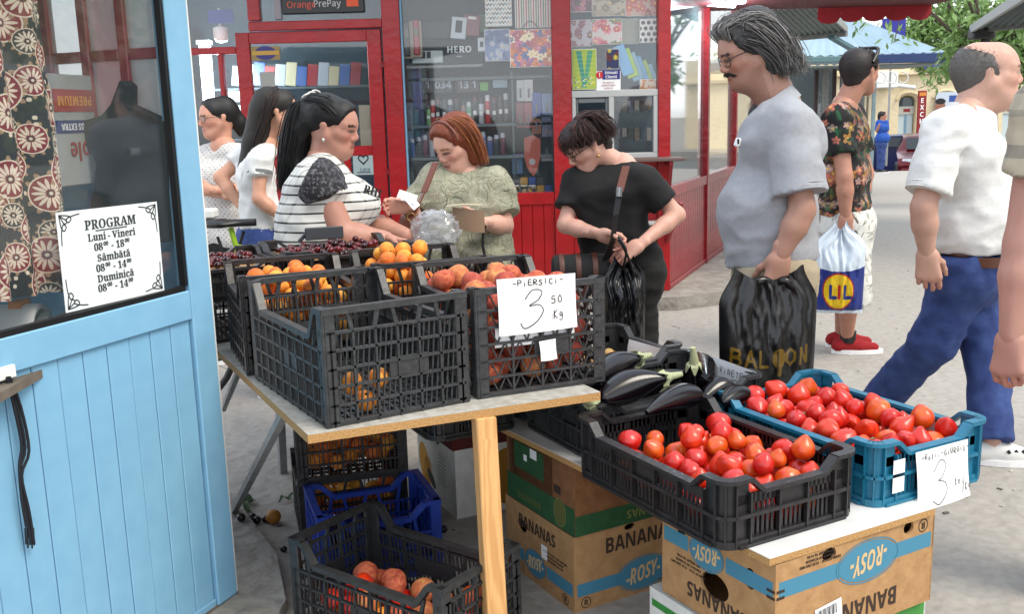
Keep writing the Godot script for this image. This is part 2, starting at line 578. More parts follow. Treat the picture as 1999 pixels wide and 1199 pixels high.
func _booth():
	var W := thing("market_booth", "pale blue wooden market booth with plank lower wall and large window", "booth", BOOTH_AT, BOOTH_TURN)
	var L := -1.75
	part(W, "stile", boxm(Vector3(0.088, 2.15, 0.045), 0.003), M.blue, T(Vector3(-0.044, 1.075 + 0.02, -0.0225)))
	part(W, "rail", boxm(Vector3(-L - 0.09, 0.082, 0.045), 0.003), M.blue, T(Vector3((L - 0.09) * 0.5, 0.955, -0.0225)))
	part(W, "bottom_rail", boxm(Vector3(-L - 0.09, 0.05, 0.04), 0.003), M.blue, T(Vector3((L - 0.09) * 0.5, 0.045, -0.026)))
	part(W, "head_rail", boxm(Vector3(-L - 0.09, 0.1, 0.045), 0.003), M.blue, T(Vector3((L - 0.09) * 0.5, 2.12, -0.0225)))
	var bw := 0.0775
	var pm := boxm(Vector3(bw - 0.0022, 0.845, 0.018), 0.0022)
	for k in 21:
		part(W, "plank", pm, M.blue, T(Vector3(-0.092 - bw * (k + 0.5), 0.491, -0.020 - 0.0006 * (k % 3))))
	part(W, "backing_panel", boxm(Vector3(-L - 0.09, 0.86, 0.006)), M.blue, T(Vector3((L - 0.09) * 0.5, 0.49, -0.036)))
	# glazing
	part(W, "gasket", boxm(Vector3(-L - 0.10, 0.014, 0.02)), M.black, T(Vector3((L - 0.10) * 0.5, 1.003, -0.016)))
	part(W, "gasket", boxm(Vector3(0.012, 1.06, 0.02)), M.black, T(Vector3(-0.094, 1.54, -0.016)))
	part(W, "pane", boxm(Vector3(-L - 0.1, 1.07, 0.004)), M.glass, T(Vector3((L - 0.1) * 0.5, 1.535, -0.028)))
	# closing walls, floor and roof
	part(W, "end_trim", boxm(Vector3(0.016, 2.12, 0.05), 0.002), M.white, T(Vector3(0.008 + 0.0005, 1.10, -0.035)))
	var D := 1.5
	var py := PWx(170, 352).y
	part(W, "side_wall", boxm(Vector3(0.02, py - 0.04, D - 0.05)), M.blue, T(Vector3(-0.02, (py + 0.04) * 0.5, -0.05 - (D - 0.05) * 0.5)))
	part(W, "side_wall", boxm(Vector3(0.02, 2.1, D)), M.blue, T(Vector3(L, 1.09, -0.05 - D * 0.5)))
	part(W, "floor_panel", boxm(Vector3(-L, 0.03, D)), M.lino, T(Vector3(L * 0.5, 0.035, -D * 0.5)))
	part(W, "roof", boxm(Vector3(-L + 0.5, 0.06, D + 0.5)), M.canopy, T(Vector3(L * 0.5, 2.22, -D * 0.5)))
	# back wall, and an added red lattice imitating a kiosk mirrored in the pane
	part(W, "rear_panel", boxm(Vector3(-L, 2.1, 0.03)), M.blue, T(Vector3(L * 0.5, 1.09, -D - 0.03)))
	var frost := StandardMaterial3D.new()
	frost.transparency = BaseMaterial3D.TRANSPARENCY_ALPHA
	frost.albedo_color = Color(0.80, 0.86, 0.86, 0.5)
	frost.roughness = 0.5
	var zz := [-0.07]
	for px in [246.0, 172.0, 98.0, 40.0]:
		zz.append(PWx(px, 200).z)
	zz.append(-D)
	var cy := PWx(210, 108).y
	for k in zz.size():
		part(W, "reflection_mullion", boxm(Vector3(0.03, 2.1 - py, 0.032), 0.003), M.red, T(Vector3(-0.02, (2.1 + py) * 0.5, zz[k])))
		if k + 1 < zz.size():
			var zm: float = (zz[k] + zz[k + 1]) * 0.5
			var zl: float = zz[k] - zz[k + 1] - 0.032
			part(W, "reflection_crossbar", boxm(Vector3(0.028, 0.03, zl), 0.003), M.red, T(Vector3(-0.02, cy, zm)))
			part(W, "reflection_pane", boxm(Vector3(0.006, cy - py - 0.015, zl)), frost, T(Vector3(-0.02, (cy + py - 0.015) * 0.5, zm)))
			part(W, "reflection_pane", boxm(Vector3(0.006, 2.1 - cy - 0.015, zl)), frost, T(Vector3(-0.02, (2.1 + cy + 0.015) * 0.5, zm)))
	# latch plate and cord
	var lp := PW(8, 728)
	part(W, "latch_plate", boxm(Vector3(0.05, 0.03, 0.012), 0.003), M.white, T(Vector3(lp.x, lp.y, 0.006)))
	# opening hours sign on the pane
	var c0 := PW(124, 413)
	var c1 := PW(320, 396)
	var c2 := PW(141, 610)
	var ctr := (PW(320, 396) + PW(141, 610)) * 0.5
	var sw := (c1 - c0).length()
	var sh := (c2 - c0).length()
	var tilt := atan2((c1 - c0).y, (c1 - c0).x) * 0.4
	var S := thing("hours_sign", "white opening hours sign with ornamental corners fixed on the booth window", "sign")
	S.transform = T(BOOTH_AT, RY(BOOTH_TURN)) * T(Vector3(ctr.x, ctr.y, -0.021), Basis(Vector3(0, 0, 1), tilt))
	part(S, "sheet", boxm(Vector3(sw, sh, 0.002)), flat(srgb(0.86, 0.88, 0.88), 0.5), T(Vector3.ZERO))
	var gr := flat(srgb(0.17, 0.20, 0.21), 0.6)
	var u := sh / 10.0
	text(S, "PROGRAM", u * 1.0, T(Vector3(0, u * 3.4, 0.002)).scaled_local(Vector3(1.0, 1, 1)), gr, "Droid Serif", true)
	var rows := [["Luni - Vineri", 2.1], ["Sâmbătă", -0.1], ["Duminică", -2.25]]
	for r in rows:
		text(S, r[0], u * 0.78, T(Vector3(0, u * r[1], 0.002)), gr, "Droid Serif", true)
	for r in [["08", "18", 1.05], ["08", "14", -1.15], ["08", "14", -3.25]]:
		text(S, r[0], u * 0.82, T(Vector3(-u * 2.05, u * r[2], 0.002)), gr, "Droid Serif", true)
		text(S, "00", u * 0.46, T(Vector3(-u * 1.0, u * (r[2] + 0.24), 0.002)), gr, "Droid Serif", true)
		text(S, "-", u * 0.82, T(Vector3(-u * 0.1, u * r[2], 0.002)), gr, "Droid Serif", true)
		text(S, r[1], u * 0.82, T(Vector3(u * 1.0, u * r[2], 0.002)), gr, "Droid Serif", true)
		text(S, "00", u * 0.46, T(Vector3(u * 2.05, u * (r[2] + 0.24), 0.002)), gr, "Droid Serif", true)
	var orn := []
	for sx in [-1.0, 1.0]:
		for sy in [-1.0, 1.0]:
			var ox: float = sx * (sw * 0.5 - u * 0.3)
			var oy: float = sy * (sh * 0.5 - u * 0.3)
			var f := func(a, c): return Vector2(ox - sx * a * u, oy - sy * c * u)
			orn.append([f.call(0, 0), f.call(1.2, 0.15), f.call(1.5, 0.5), f.call(1.1, 0.8), f.call(0.9, 0.45), f.call(1.6, 0.2), f.call(2.6, 0.05)])
			orn.append([f.call(0, 0), f.call(0.15, 1.2), f.call(0.5, 1.6), f.call(0.8, 1.2), f.call(0.45, 0.95), f.call(0.15, 1.7), f.call(0.05, 3.0)])
			orn.append([f.call(0.1, 0.1), f.call(0.9, 0.6), f.call(0.6, 0.9), f.call(0.1, 0.1)])
	orn.append([Vector2(-u * 2.2, u * 2.72), Vector2(u * 2.2, u * 2.72)])
	for s in orn:
		part(S, "ornament", strokes([s], u * 0.13).mesh(), gr, T(Vector3(0, 0, 0.0012)))
	# black lace hanging from the latch
	var cord := MB.new()
	var pts := [[6, 735], [22, 790], [38, 870], [30, 915], [38, 980], [48, 1040]]
	for dx in [-5.0, 3.0, 8.0]:
		var pa := []
		var k := 0
		for q in pts:
			var w: float = dx * (0.2 if k == 0 or k == 3 else 1.0)
			var p := PW(q[0] + w, q[1] + dx * 2.5 * (k / 5.0))
			pa.append(Vector3(p.x, p.y, 0.012 + 0.004 * absf(dx) * 0.2))
			k += 1
		cord.tube(smooth_path(pa, 4), 0.0035, 6)
	for a in 5:
		var p := PW(44 + a * 4, 1030)
		var q := PW(47 + a * 4, 1062 + (a * 7) % 13)
		cord.tube(pv([Vector3(p.x, p.y, 0.010), Vector3(q.x, q.y, 0.008)]), 0.002, 5)
	single("black_lace", "knotted black lace with frayed ends hanging from the booth latch", "cord", cord.mesh(), flat(srgb(0.05, 0.06, 0.10), 0.8), T(BOOTH_AT, RY(BOOTH_TURN)))
	# curtain behind the glass
	var im := canvas(512, 1024, srgb(0.07, 0.06, 0.06))
	rng.seed = 12
	var cream := srgb(0.80, 0.76, 0.68)
	var wine := srgb(0.45, 0.07, 0.11)
	var tan := srgb(0.58, 0.47, 0.36)
	for k in 84:
		var x := fposmod(k * 149.0 + (k % 3) * 37.0, 512.0)
		var y := fposmod(k * 67.0 + rng.randf() * 14.0, 1024.0)
		var r: float = [44.0, 29.0, 35.0][k % 3]
		for a in 12:
			dot(im, x + cos(a * TAU / 12) * r, y + sin(a * TAU / 12) * r, r * 0.22, r * 0.13, tan, a * TAU / 12)
		dot(im, x, y, r, r, cream)
		dot(im, x, y, r * 0.92, r * 0.92, wine if k % 3 != 1 else srgb(0.20, 0.17, 0.16))
		for a in 14:
			dot(im, x + cos(a * TAU / 14) * r * 0.52, y + sin(a * TAU / 14) * r * 0.52, r * 0.30, r * 0.085, cream, a * TAU / 14)
		dot(im, x, y, r * 0.2, r * 0.2, srgb(0.25, 0.12, 0.12))
		dot(im, x, y, r * 0.1, r * 0.1, cream)
	for k in 120:
		dot(im, rng.randf() * 512, rng.randf() * 1024, 5, 5, cream)
	var cm := img_mat(im, 0.85)
	var p0 := PW(-160, 300, 0.08)
	var p1 := PW(118, 300, 0.08)
	var bot := PW(60, 585, 0.08).y
	var cw := MB.new()
	cw.grid(60, 24, func(a, c): return Vector3(lerp(p0.x, p1.x, a) + 0.004 * sin(c * 7.0) + (0.03 * c * c * smoothstep(0.8, 1.0, a) if c < 0.5 else 0.0), lerp(bot + 0.02 * (1.0 - a), 2.1, c), -0.085 - 0.018 * sin(a * 26.0 + sin(c * 3.0)) - 0.01 * sin(a * 11.0)))
	single("curtain", "dark curtain printed with cream and wine red flower wheels behind booth window", "curtain", cw.mesh(), cm, T(BOOTH_AT, RY(BOOTH_TURN)))
	# things inside the booth
	var X := T(BOOTH_AT, RY(BOOTH_TURN))
	var bp := PW(150, 240, 0.3)
	var B := thing("upturned_carton", "upside down grey carton with red and blue label inside booth", "carton")
	B.transform = X * T(bp, Basis(Vector3.UP, 0.25))
	part(B, "carton_body", boxm(Vector3(0.26, 0.30, 0.2), 0.003), flat(srgb(0.62, 0.63, 0.62), 0.7), T(Vector3(-0.03, -0.02, -0.1)))
	part(B, "red_band", boxm(Vector3(0.20, 0.06, 0.001)), flat(srgb(0.62, 0.06, 0.08)), T(Vector3(0, 0.06, 0.0012)))
	part(B, "blue_band", boxm(Vector3(0.20, 0.035, 0.001)), flat(srgb(0.10, 0.14, 0.40)), T(Vector3(0, -0.01, 0.0012)))
	text(B, "PREMIUM", 0.026, T(Vector3(0.0, 0.06, 0.0025), Basis(Vector3(0, 0, 1), PI)), flat(srgb(0.85, 0.55, 0.12)), "Droid Sans", true)
	text(B, "CLASS EXTRA", 0.018, T(Vector3(0.0, -0.01, 0.0025), Basis(Vector3(0, 0, 1), PI)), M.paper, "Droid Sans", true)
	text(B, "cole", 0.05, T(Vector3(0.02, -0.075, 0.0025), Basis(Vector3(0, 0, 1), PI)), flat(srgb(0.55, 0.08, 0.06)), "Droid Sans", true)
	var J := MB.new()  # solid black cutout imitates a dark figure mirrored in the window
	var jo := [[250, 158], [262, 168], [262, 205], [338, 240], [342, 470], [182, 480], [205, 320], [190, 285], [168, 280], [165, 240], [215, 225], [232, 205]]
	var poly := PackedVector2Array()
	for q in jo:
		var p := PWx(q[0], q[1], -0.07)
		poly.push_back(Vector2(-p.z, p.y))
	J.prism(poly, -0.10, -0.055, Basis(Vector3(0, 0, -1), Vector3.UP, Vector3.RIGHT))
	single("black_reflection", "black garment cutout standing in for a figure mirrored in booth glass", "reflection", J.mesh(), flat(srgb(0.03, 0.035, 0.04), 0.9), X)
	var yp := PW(45, 640, 0.2)
	var Y := thing("tape_roll", "white and orange cardboard roll lying under booth curtain", "roll")
	Y.transform = X * T(Vector3(yp.x, yp.y, -0.2), Basis(Vector3(0, 1, 0), 0.4))
	var tr := MB.new()
	tr.lathe(PackedVector2Array([Vector2(0.035, -0.05), Vector2(0.06, -0.05), Vector2(0.06, 0.05), Vector2(0.035, 0.05), Vector2(0.035, -0.05)]), 24, Vector3.ZERO, Basis(Vector3(1, 0, 0), PI / 2))
	part(Y, "ring", tr.mesh(), M.white)
	part(Y, "core", boxm(Vector3(0.055, 0.1, 0.03)), flat(srgb(0.75, 0.45, 0.12), 0.7), T(Vector3(0, 0.02, 0)))
	part(Y, "base_shelf", boxm(Vector3(1.2, 0.02, 0.25)), M.lino, T(Vector3(0, -0.072, 0)))

func kx(px: float) -> float:
	return PX(px, 224, KZ).x
func ky(px: float, py: float) -> float:
	return PX(px, py, KZ).y
func kbox(W: Node3D, called: String, x0: float, x1: float, y0: float, y1: float, z0: float, z1: float, m: Material, e := 0.004) -> MeshInstance3D:
	return part(W, called, boxm(Vector3(x1 - x0, y1 - y0, z1 - z0), e), m, T(Vector3((x0 + x1) * 0.5, (y0 + y1) * 0.5, (z0 + z1) * 0.5) - W.position))

func _kiosk():
	var W := thing("red_kiosk", "red wooden kiosk with glazed shopfront and plank skirting", "kiosk", Vector3(kx(900), 0, -KZ))
	var z := -KZ
	var sill := ky(945, 379)
	var top := 2.75
	var xl := kx(250)
	# posts
	var P := [[755, 789], [1080, 1116], [1284, 1308]]
	for q in P:
		kbox(W, "post", kx(q[0]), kx(q[1]), 0.1, top, z - 0.09, z + 0.02, M.red)
	kbox(W, "trim_strip", kx(789) + 0.0005, kx(793), sill, top, z - 0.04, z + 0.004, M.blue)
	kbox(W, "post", kx(440) - 0.02, kx(443), 0.1, ky(430, 95), z - 0.09, z, M.red)
	# skirting planks
	for seg in [[789, 1080], [1116, 1284]]:
		var a := kx(seg[0]) + 0.001
		var c := kx(seg[1]) - 0.001
		var nb := int(round((c - a) / 0.085))
		var w := (c - a) / nb
		var pm := boxm(Vector3(w - 0.003, sill - 0.19, 0.02), 0.003)
		for k in nb:
			part(W, "plank", pm, M.red, T(Vector3(a + w * (k + 0.5), 0.1 + (sill - 0.19) * 0.5, z - 0.012) - W.position))
		kbox(W, "sill_rail", a, c, sill - 0.09, sill, z - 0.08, z + 0.012, M.red)
		kbox(W, "backing_panel", a, c, 0.1, sill - 0.09, z - 0.05, z - 0.03, M.red)
	# main display pane and panes over the counter
	kbox(W, "pane", kx(793), kx(1080) - 0.001, sill, top, z - 0.045, z - 0.040, M.glass, 0.0)
	var hy := ky(1200, 181)
	kbox(W, "pane", kx(1116) + 0.001, kx(1284) - 0.001, hy + 0.02, top, z - 0.045, z - 0.040, M.glass, 0.0)
	# serving hatch with white frame
	var h0 := ky(1200, 306)
	var HX := [1116, 1189, 1284]
	var hf := flat(srgb(0.66, 0.67, 0.66), 0.45)
	kbox(W, "hatch_frame", kx(1116), kx(1284), hy - 0.03, hy + 0.02, z - 0.05, z + 0.012, hf)
	kbox(W, "hatch_frame", kx(1116), kx(1284), h0 - 0.02, h0 + 0.025, z - 0.05, z + 0.012, hf)
	for q in [[1116.5, 1124], [1188, 1198], [1275, 1283.5]]:
		kbox(W, "hatch_frame", kx(q[0]), kx(q[1]), h0 + 0.025, hy - 0.03, z - 0.05, z + 0.012, hf)
	var sash := flat(srgb(0.42, 0.44, 0.44), 0.4, 0.5)
	for q in [[1124.5, 1129], [1182, 1187.5]]:
		kbox(W, "sash", kx(q[0]), kx(q[1]), h0 + 0.03, hy - 0.035, z - 0.035, z - 0.005, sash)
	kbox(W, "sash", kx(1129), kx(1182), hy - 0.07, hy - 0.035, z - 0.035, z - 0.005, sash)
	kbox(W, "pane", kx(1198), kx(1275), h0 + 0.025, hy - 0.03, z - 0.03, z - 0.026, M.glass_dim, 0.0)
	kbox(W, "hatch_skirt", kx(1116) + 0.001, kx(1284) - 0.001, sill + 0.0005, h0 - 0.021, z - 0.06, z - 0.004, M.red)
	# counter shelf and its brackets
	var sy := ky(1290, 309)
	kbox(W, "counter_shelf", kx(1190), kx(1326), sy - 0.012, sy + 0.012, z + 0.0205, z + 0.26, flat(srgb(0.38, 0.30, 0.28), 0.5))
	for bx in [1300.0, 1215.0]:
		var br := MB.new()
		br.bar(Vector3(kx(bx), sy - 0.02, z + 0.22) - W.position, Vector3(kx(bx), sy - 0.42, z + 0.03) - W.position, 0.03, 0.03)
		br.bar(Vector3(kx(bx), sy - 0.03, z + 0.24) - W.position, Vector3(kx(bx), sy - 0.03, z + 0.021) - W.position, 0.03, 0.03)
		part(W, "bracket", br.mesh(), M.red_dull)
	var br2 := MB.new()
	br2.bar(Vector3(kx(1322), sy - 0.32, z + 0.16) - W.position, Vector3(kx(1300), sy - 0.62, z + 0.03) - W.position, 0.03, 0.03)
	part(W, "bracket", br2.mesh(), M.red_dull)
	kbox(W, "step_board", kx(1250), kx(1284), ky(1265, 436), ky(1265, 430), z + 0.0205, z + 0.14, hf)
	# door
	var dt := ky(600, 61)
	var dx0 := kx(472)
	var dx1 := kx(751)
	var D := Node3D.new()
	D.name = "door"
	W.add_child(D)
	var sub := func(called: String, x0: float, x1: float, y0: float, y1: float, z0: float, z1: float, m: Material):
		part(D, called, boxm(Vector3(x1 - x0, y1 - y0, z1 - z0), 0.004), m, T(Vector3((x0 + x1) * 0.5, (y0 + y1) * 0.5, (z0 + z1) * 0.5) - W.position))
	var dm := ky(600, 288)
	sub.call("stile", dx0, kx(498), 0.12, dt, z - 0.04, z + 0.012, M.red)
	sub.call("stile", kx(724), dx1, 0.12, dt, z - 0.04, z + 0.012, M.red)
	sub.call("top_rail", kx(498), kx(724), ky(600, 83), dt, z - 0.04, z + 0.0115, M.red)
	sub.call("middle_rail", kx(498), kx(724), dm - 0.07, dm, z - 0.04, z + 0.0115, M.red)
	sub.call("bottom_rail", kx(498), kx(724), 0.12, 0.3, z - 0.04, z + 0.0115, M.red)
	sub.call("lower_panel", kx(498), kx(680), 0.3, dm - 0.07, z - 0.03, z, M.red)
	sub.call("pane", kx(498), kx(724), dm, ky(600, 83), z - 0.02, z - 0.016, M.glass_dim)
	sub.call("pane", kx(680), kx(724), 0.3, dm - 0.07, z - 0.02, z - 0.016, M.glass_dim)
	for hh in [120, 330]:
		sub.call("hinge", kx(749), kx(755.5), ky(750, hh + 12), ky(750, hh), z + 0.0125, z + 0.024, M.red_dull)
	# transom and the panes left of the door
	kbox(W, "transom_rail", kx(499), kx(755) - 0.001, dt + 0.012, ky(600, 40), z - 0.06, z + 0.008, M.red)
	kbox(W, "transom_post", kx(499), kx(522), ky(500, 40), top, z - 0.06, z + 0.008, M.red)
	kbox(W, "pane", kx(522), kx(755) - 0.001, ky(600, 40), top, z - 0.04, z - 0.036, M.glass_dim, 0.0)
	kbox(W, "side_rail", xl, dx0 - 0.003, ky(430, 106), ky(430, 92), z - 0.05, z + 0.004, M.red)
	kbox(W, "pane", xl, dx0 - 0.003, sill, ky(430, 106), z - 0.03, z - 0.026, M.glass, 0.0)
	kbox(W, "pane", xl, kx(499) - 0.001, ky(430, 92), top, z - 0.03, z - 0.026, M.glass_dim, 0.0)
	kbox(W, "skirting_panel", xl, dx0 - 0.003, 0.1, sill, z - 0.05, z, M.red)
	# room behind the shopfront
	var wallm := noisy(srgb(0.20, 0.27, 0.31), srgb(0.26, 0.33, 0.37), 0.5, 0.8, 0.01, 31)
	kbox(W, "back_wall", xl - 0.2, kx(1308) + 0.45, 0.1, top, z - 1.35, z - 1.3, wallm, 0.0)
	kbox(W, "ceiling", xl - 0.2, kx(1308) + 0.02, top, top + 0.05, z - 1.35, z + 0.02, M.ceiling, 0.0)
	kbox(W, "floor_panel", xl - 0.2, kx(1308), 0.1, 0.13, z - 1.3, z - 0.1, M.lino, 0.0)
	kbox(W, "side_panel", xl - 0.22, xl - 0.201, 0.1, top, z - 1.3, z, M.red, 0.0)
	kbox(W, "partition", kx(772), kx(776), 0.13, top, z - 1.3, z - 0.09, wallm, 0.0)
	kbox(W, "roof_canopy", xl - 0.4, kx(1308) + 0.1, top + 0.05, top + 0.15, z - 1.4, z + 0.9, M.red_dull, 0.0)
	# right-hand side wall, running back
	var c := Vector3(kx(1308) - 0.01, 0, z - 0.01)
	var dr := Vector3(0.381, 0, -0.925)
	var ang := atan2(0.925, 0.381)
	var bs := RY(ang)
	var sb := func(called: String, s0: float, s1: float, y0: float, y1: float, d0: float, d1: float, m: Material, e := 0.003):
		part(W, called, boxm(Vector3(s1 - s0, y1 - y0, d1 - d0), e), m, T(c + dr * ((s0 + s1) * 0.5) + bs * Vector3(0, 0, (d0 + d1) * 0.5) + Vector3.UP * ((y0 + y1) * 0.5) - W.position, bs))
	var ry := ky(1308, 366)
	var s := 0.03
	for pn in [[0.03, 1.40], [1.47, 2.85], [2.92, 4.3]]:
		var nb := 16
		var w: float = (pn[1] - pn[0]) / nb
		for k in nb:
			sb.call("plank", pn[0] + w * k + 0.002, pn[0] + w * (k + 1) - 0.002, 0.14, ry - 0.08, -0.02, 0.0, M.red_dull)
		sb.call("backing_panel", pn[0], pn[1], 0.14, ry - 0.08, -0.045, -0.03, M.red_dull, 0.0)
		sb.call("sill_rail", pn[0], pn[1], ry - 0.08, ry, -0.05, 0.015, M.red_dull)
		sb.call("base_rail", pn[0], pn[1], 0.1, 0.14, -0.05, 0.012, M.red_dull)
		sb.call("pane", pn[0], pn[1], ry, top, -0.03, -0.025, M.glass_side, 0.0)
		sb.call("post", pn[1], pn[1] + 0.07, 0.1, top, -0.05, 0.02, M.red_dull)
	sb.call("ceiling", 0.0, 4.4, top, top + 0.05, -1.2, 0.02, M.ceiling, 0.0)
	sb.call("back_wall", 1.2, 4.4, 0.1, top, -1.25, -1.2, wallm, 0.0)
	# concrete plinth
	var pl := MB.new()
	pl.prism(PackedVector2Array([Vector2(xl - 0.2, KZ - 0.1), Vector2(c.x + 0.02, KZ - 0.30), Vector2(c.x + 0.42, KZ - 0.10), Vector2(c.x + 0.42 + dr.x * 4.6, KZ - 0.1 + 0.925 * 4.6), Vector2(c.x + dr.x * 4.6 - 1.5, KZ + 4.4), Vector2(xl - 0.2, KZ + 1.4)]), -0.1, 0.1, Basis(Vector3.RIGHT, -PI / 2))
	struct("concrete_plinth", pl.mesh(), M.concrete)
	# side awning: slab and scalloped valance
	var A := thing("side_awning", "dark red awning with scalloped hanging edge beside kiosk", "awning", Vector3(2.4, 2.3, -9.0))
	var sl := MB.new()
	var xr := PX(1822, 20, 9.0).x
	var xm := PX(1600, 20, 9.0).x
	var ay := PX(1600, 16, 9.0).y
	sl.box(Vector3((1.25 + xr) * 0.5, ay + 0.03, -8.3) - A.position, Vector3(xr - 1.25, 0.05, 1.5))
	part(A, "slab", sl.mesh(), noisy(srgb(0.30, 0.05, 0.07), srgb(0.38, 0.08, 0.10), 1.0, 0.7, 0.02, 33))
	var va := PackedVector2Array([Vector2(xr, ay + 0.16), Vector2(xm, ay + 0.16)])
	var nsc := 5
	for k in nsc:
		for q in 7:
			var t := float(q) / 7.0
			va.push_back(Vector2(lerp(xm, xr, (k + t) / nsc), ay - 0.075 + (0.0 if k > 0 else -0.01) - 0.045 * sqrt(max(0.0, 1.0 - pow(2 * t - 1, 2)))))
	va.push_back(Vector2(xr, ay - 0.06))
	var vb := MB.new()
	vb.prism(va, 0.0, 0.02, Basis.IDENTITY, Vector3(0, 0, -9.07) - A.position)
	part(A, "valance", vb.mesh(), noisy(srgb(0.50, 0.05, 0.09), srgb(0.58, 0.08, 0.12), 1.0, 0.75, 0.02, 34))
	part(A, "post", boxm(Vector3(0.05, 2.4, 0.05), 0.005), M.red_dull, T(Vector3(1.9, 1.1, -9.6) - A.position))
	# lamp under the awning
	var Lm := thing("tube_lamp", "twin white fluorescent tubes lit under the red awning", "lamp", PX(1394, 14, 8.6))
	var em := StandardMaterial3D.new()
	em.albedo_color = Color(0.9, 0.95, 1.0)
	em.emission_enabled = true
	em.emission = Color(0.85, 0.95, 1.0)
	em.emission_energy_multiplier = 3.0
	for k in 2:
		var tb := MB.new()
		tb.tube(pv([Vector3(-0.06 + 0.07 * k, 0.03 - 0.0 * k, 0.0), Vector3(0.05 + 0.08 * k, -0.04 + 0.03 * k, 0.5)]), 0.02, 10)
		part(Lm, "tube", tb.mesh(), em)
	part(Lm, "housing", boxm(Vector3(0.24, 0.03, 0.6), 0.004), M.white, T(Vector3(0.02, 0.09, 0.25), Basis(Vector3.RIGHT, 0.08)))
	var ol := OmniLight3D.new()
	ol.position = Lm.position + Vector3(0.03, -0.09, 0.25)
	ol.light_energy = 0.25
	ol.light_color = Color(0.9, 0.97, 1.0)
	ol.light_size = 0.02
	ol.omni_range = 8.0
	ol.omni_attenuation = 2.0
	ol.shadow_enabled = true
	add_child(ol)
	# lit strip lamp in the left window
	var v := thing("strip_lamp", "bright vertical strip lamp behind the kiosk window beside door", "lamp", PX(405, 150, KZ + 0.45))
	var vt := MB.new()
	vt.tube(pv([Vector3(0, -0.24, 0), Vector3(0, 0.24, 0)]), 0.045, 12)
	var em2: StandardMaterial3D = em.duplicate()
	em2.emission_energy_multiplier = 5.0
	part(v, "tube", vt.mesh(), em2)
	part(v, "holder", boxm(Vector3(0.1, 0.03, 0.1), 0.003), M.white, T(Vector3(0, 0.26, 0)))
	part(v, "holder", boxm(Vector3(0.1, 0.03, 0.1), 0.003), M.white, T(Vector3(0, -0.26, 0)))
	for lx in [0.14, 2.6]:
		var l2 := OmniLight3D.new()
		l2.position = v.position + Vector3(lx, 0.1, 0.1 if lx < 1.0 else -0.2)
		l2.light_energy = 0.35
		l2.light_color = Color(0.9, 0.97, 1.0)
		l2.light_size = 0.02
		l2.omni_range = 6.0
		l2.omni_attenuation = 2.0
		l2.shadow_enabled = true
		if lx < 1.0:
			add_child(l2)
func flowers_img(w: int, h: int, bg: Color, cols: Array, count: int, r0: float, r1: float, sd: int, petals := 6) -> Image:
	var im := canvas(w, h, bg)
	var g := RandomNumberGenerator.new()
	g.seed = sd
	for k in count:
		var x := g.randf() * w
		var y := g.randf() * h
		var r := g.randf_range(r0, r1)
		var c: Color = cols[k % cols.size()]
		var a0 := g.randf() * 6.0
		for a in petals:
			var an := a0 + a * TAU / petals
			dot(im, x + cos(an) * r * 0.6, y + sin(an) * r * 0.6, r * 0.5, r * 0.34, c.lerp(bg, g.randf() * 0.15), an)
		dot(im, x, y, r * 0.25, r * 0.25, Color(0.9, 0.75, 0.3) if k % 2 == 0 else c.darkened(0.4))
	return im
func card(called: String, label: String, cat: String, px0: float, py0: float, px1: float, py1: float, dz: float, m: Material, depth := 0.05, group := "", tiltx := 0.0, tiltz := 0.0) -> Node3D:
	# a box-like packet whose front shows at these pixels, dz behind the kiosk glass
	var a := PX(px0, py1, KZ + dz)
	var c := PX(px1, py0, KZ + dz)
	var o := thing(called, label, cat, Vector3((a.x + c.x) * 0.5, a.y, -KZ - dz), 0.0, group)
	o.basis = Basis(Vector3(1, 0, 0), tiltx) * Basis(Vector3(0, 0, 1), tiltz)
	var b := MB.new()
	var s := Vector3(c.x - a.x, c.y - a.y, depth)
	var h := s * 0.5
	b.cbox(Vector3(0, h.y, -h.z), s, min(0.004, depth * 0.3))
	var f := MB.new()
	f.quad(Vector3(-h.x * 0.97, 0.004, 0.001), Vector3(h.x * 0.97, 0.004, 0.001), Vector3(h.x * 0.97, s.y - 0.004, 0.001), Vector3(-h.x * 0.97, s.y - 0.004, 0.001))
	part(o, "pack_body", b.mesh(), M.white if m is StandardMaterial3D and m.albedo_texture != null else m)
	if m is StandardMaterial3D and m.albedo_texture != null:
		part(o, "printed_front", f.mesh(), m)
	return o
func gift_bag(label: String, px0: float, py0: float, px1: float, py1: float, m: Material, dz := 0.1):
	var o := card("gift_bag", label, "gift bag", px0, py0, px1, py1, dz, m, 0.05, "")
	var a := PX(px0, py1, KZ + dz)
	var c := PX(px1, py0, KZ + dz)
	var w := c.x - a.x
	var h := c.y - a.y
	var b := MB.new()
	var pa := []
	for k in 9:
		var t := k / 8.0
		pa.append(Vector3((t - 0.5) * w * 0.4, h + 0.06 * sin(PI * t), -0.01))
	b.tube(pv(pa), 0.003, 6)
	part(o, "handle", b.mesh(), M.ink)
func bottle_mesh(r: float, h: float) -> ArrayMesh:
	var b := MB.new()
	b.lathe(PackedVector2Array([Vector2(0, 0), Vector2(r, 0.002), Vector2(r, h * 0.74), Vector2(r * 0.92, h * 0.78)]), 14)
	return b.mesh()
func cap_mesh(r: float, h: float) -> ArrayMesh:
	var b := MB.new()
	b.lathe(PackedVector2Array([Vector2(r * 0.86, h * 0.76), Vector2(r * 0.86, h * 0.93), Vector2(r * 0.7, h * 0.985), Vector2(0, h)]), 14)
	return b.mesh()

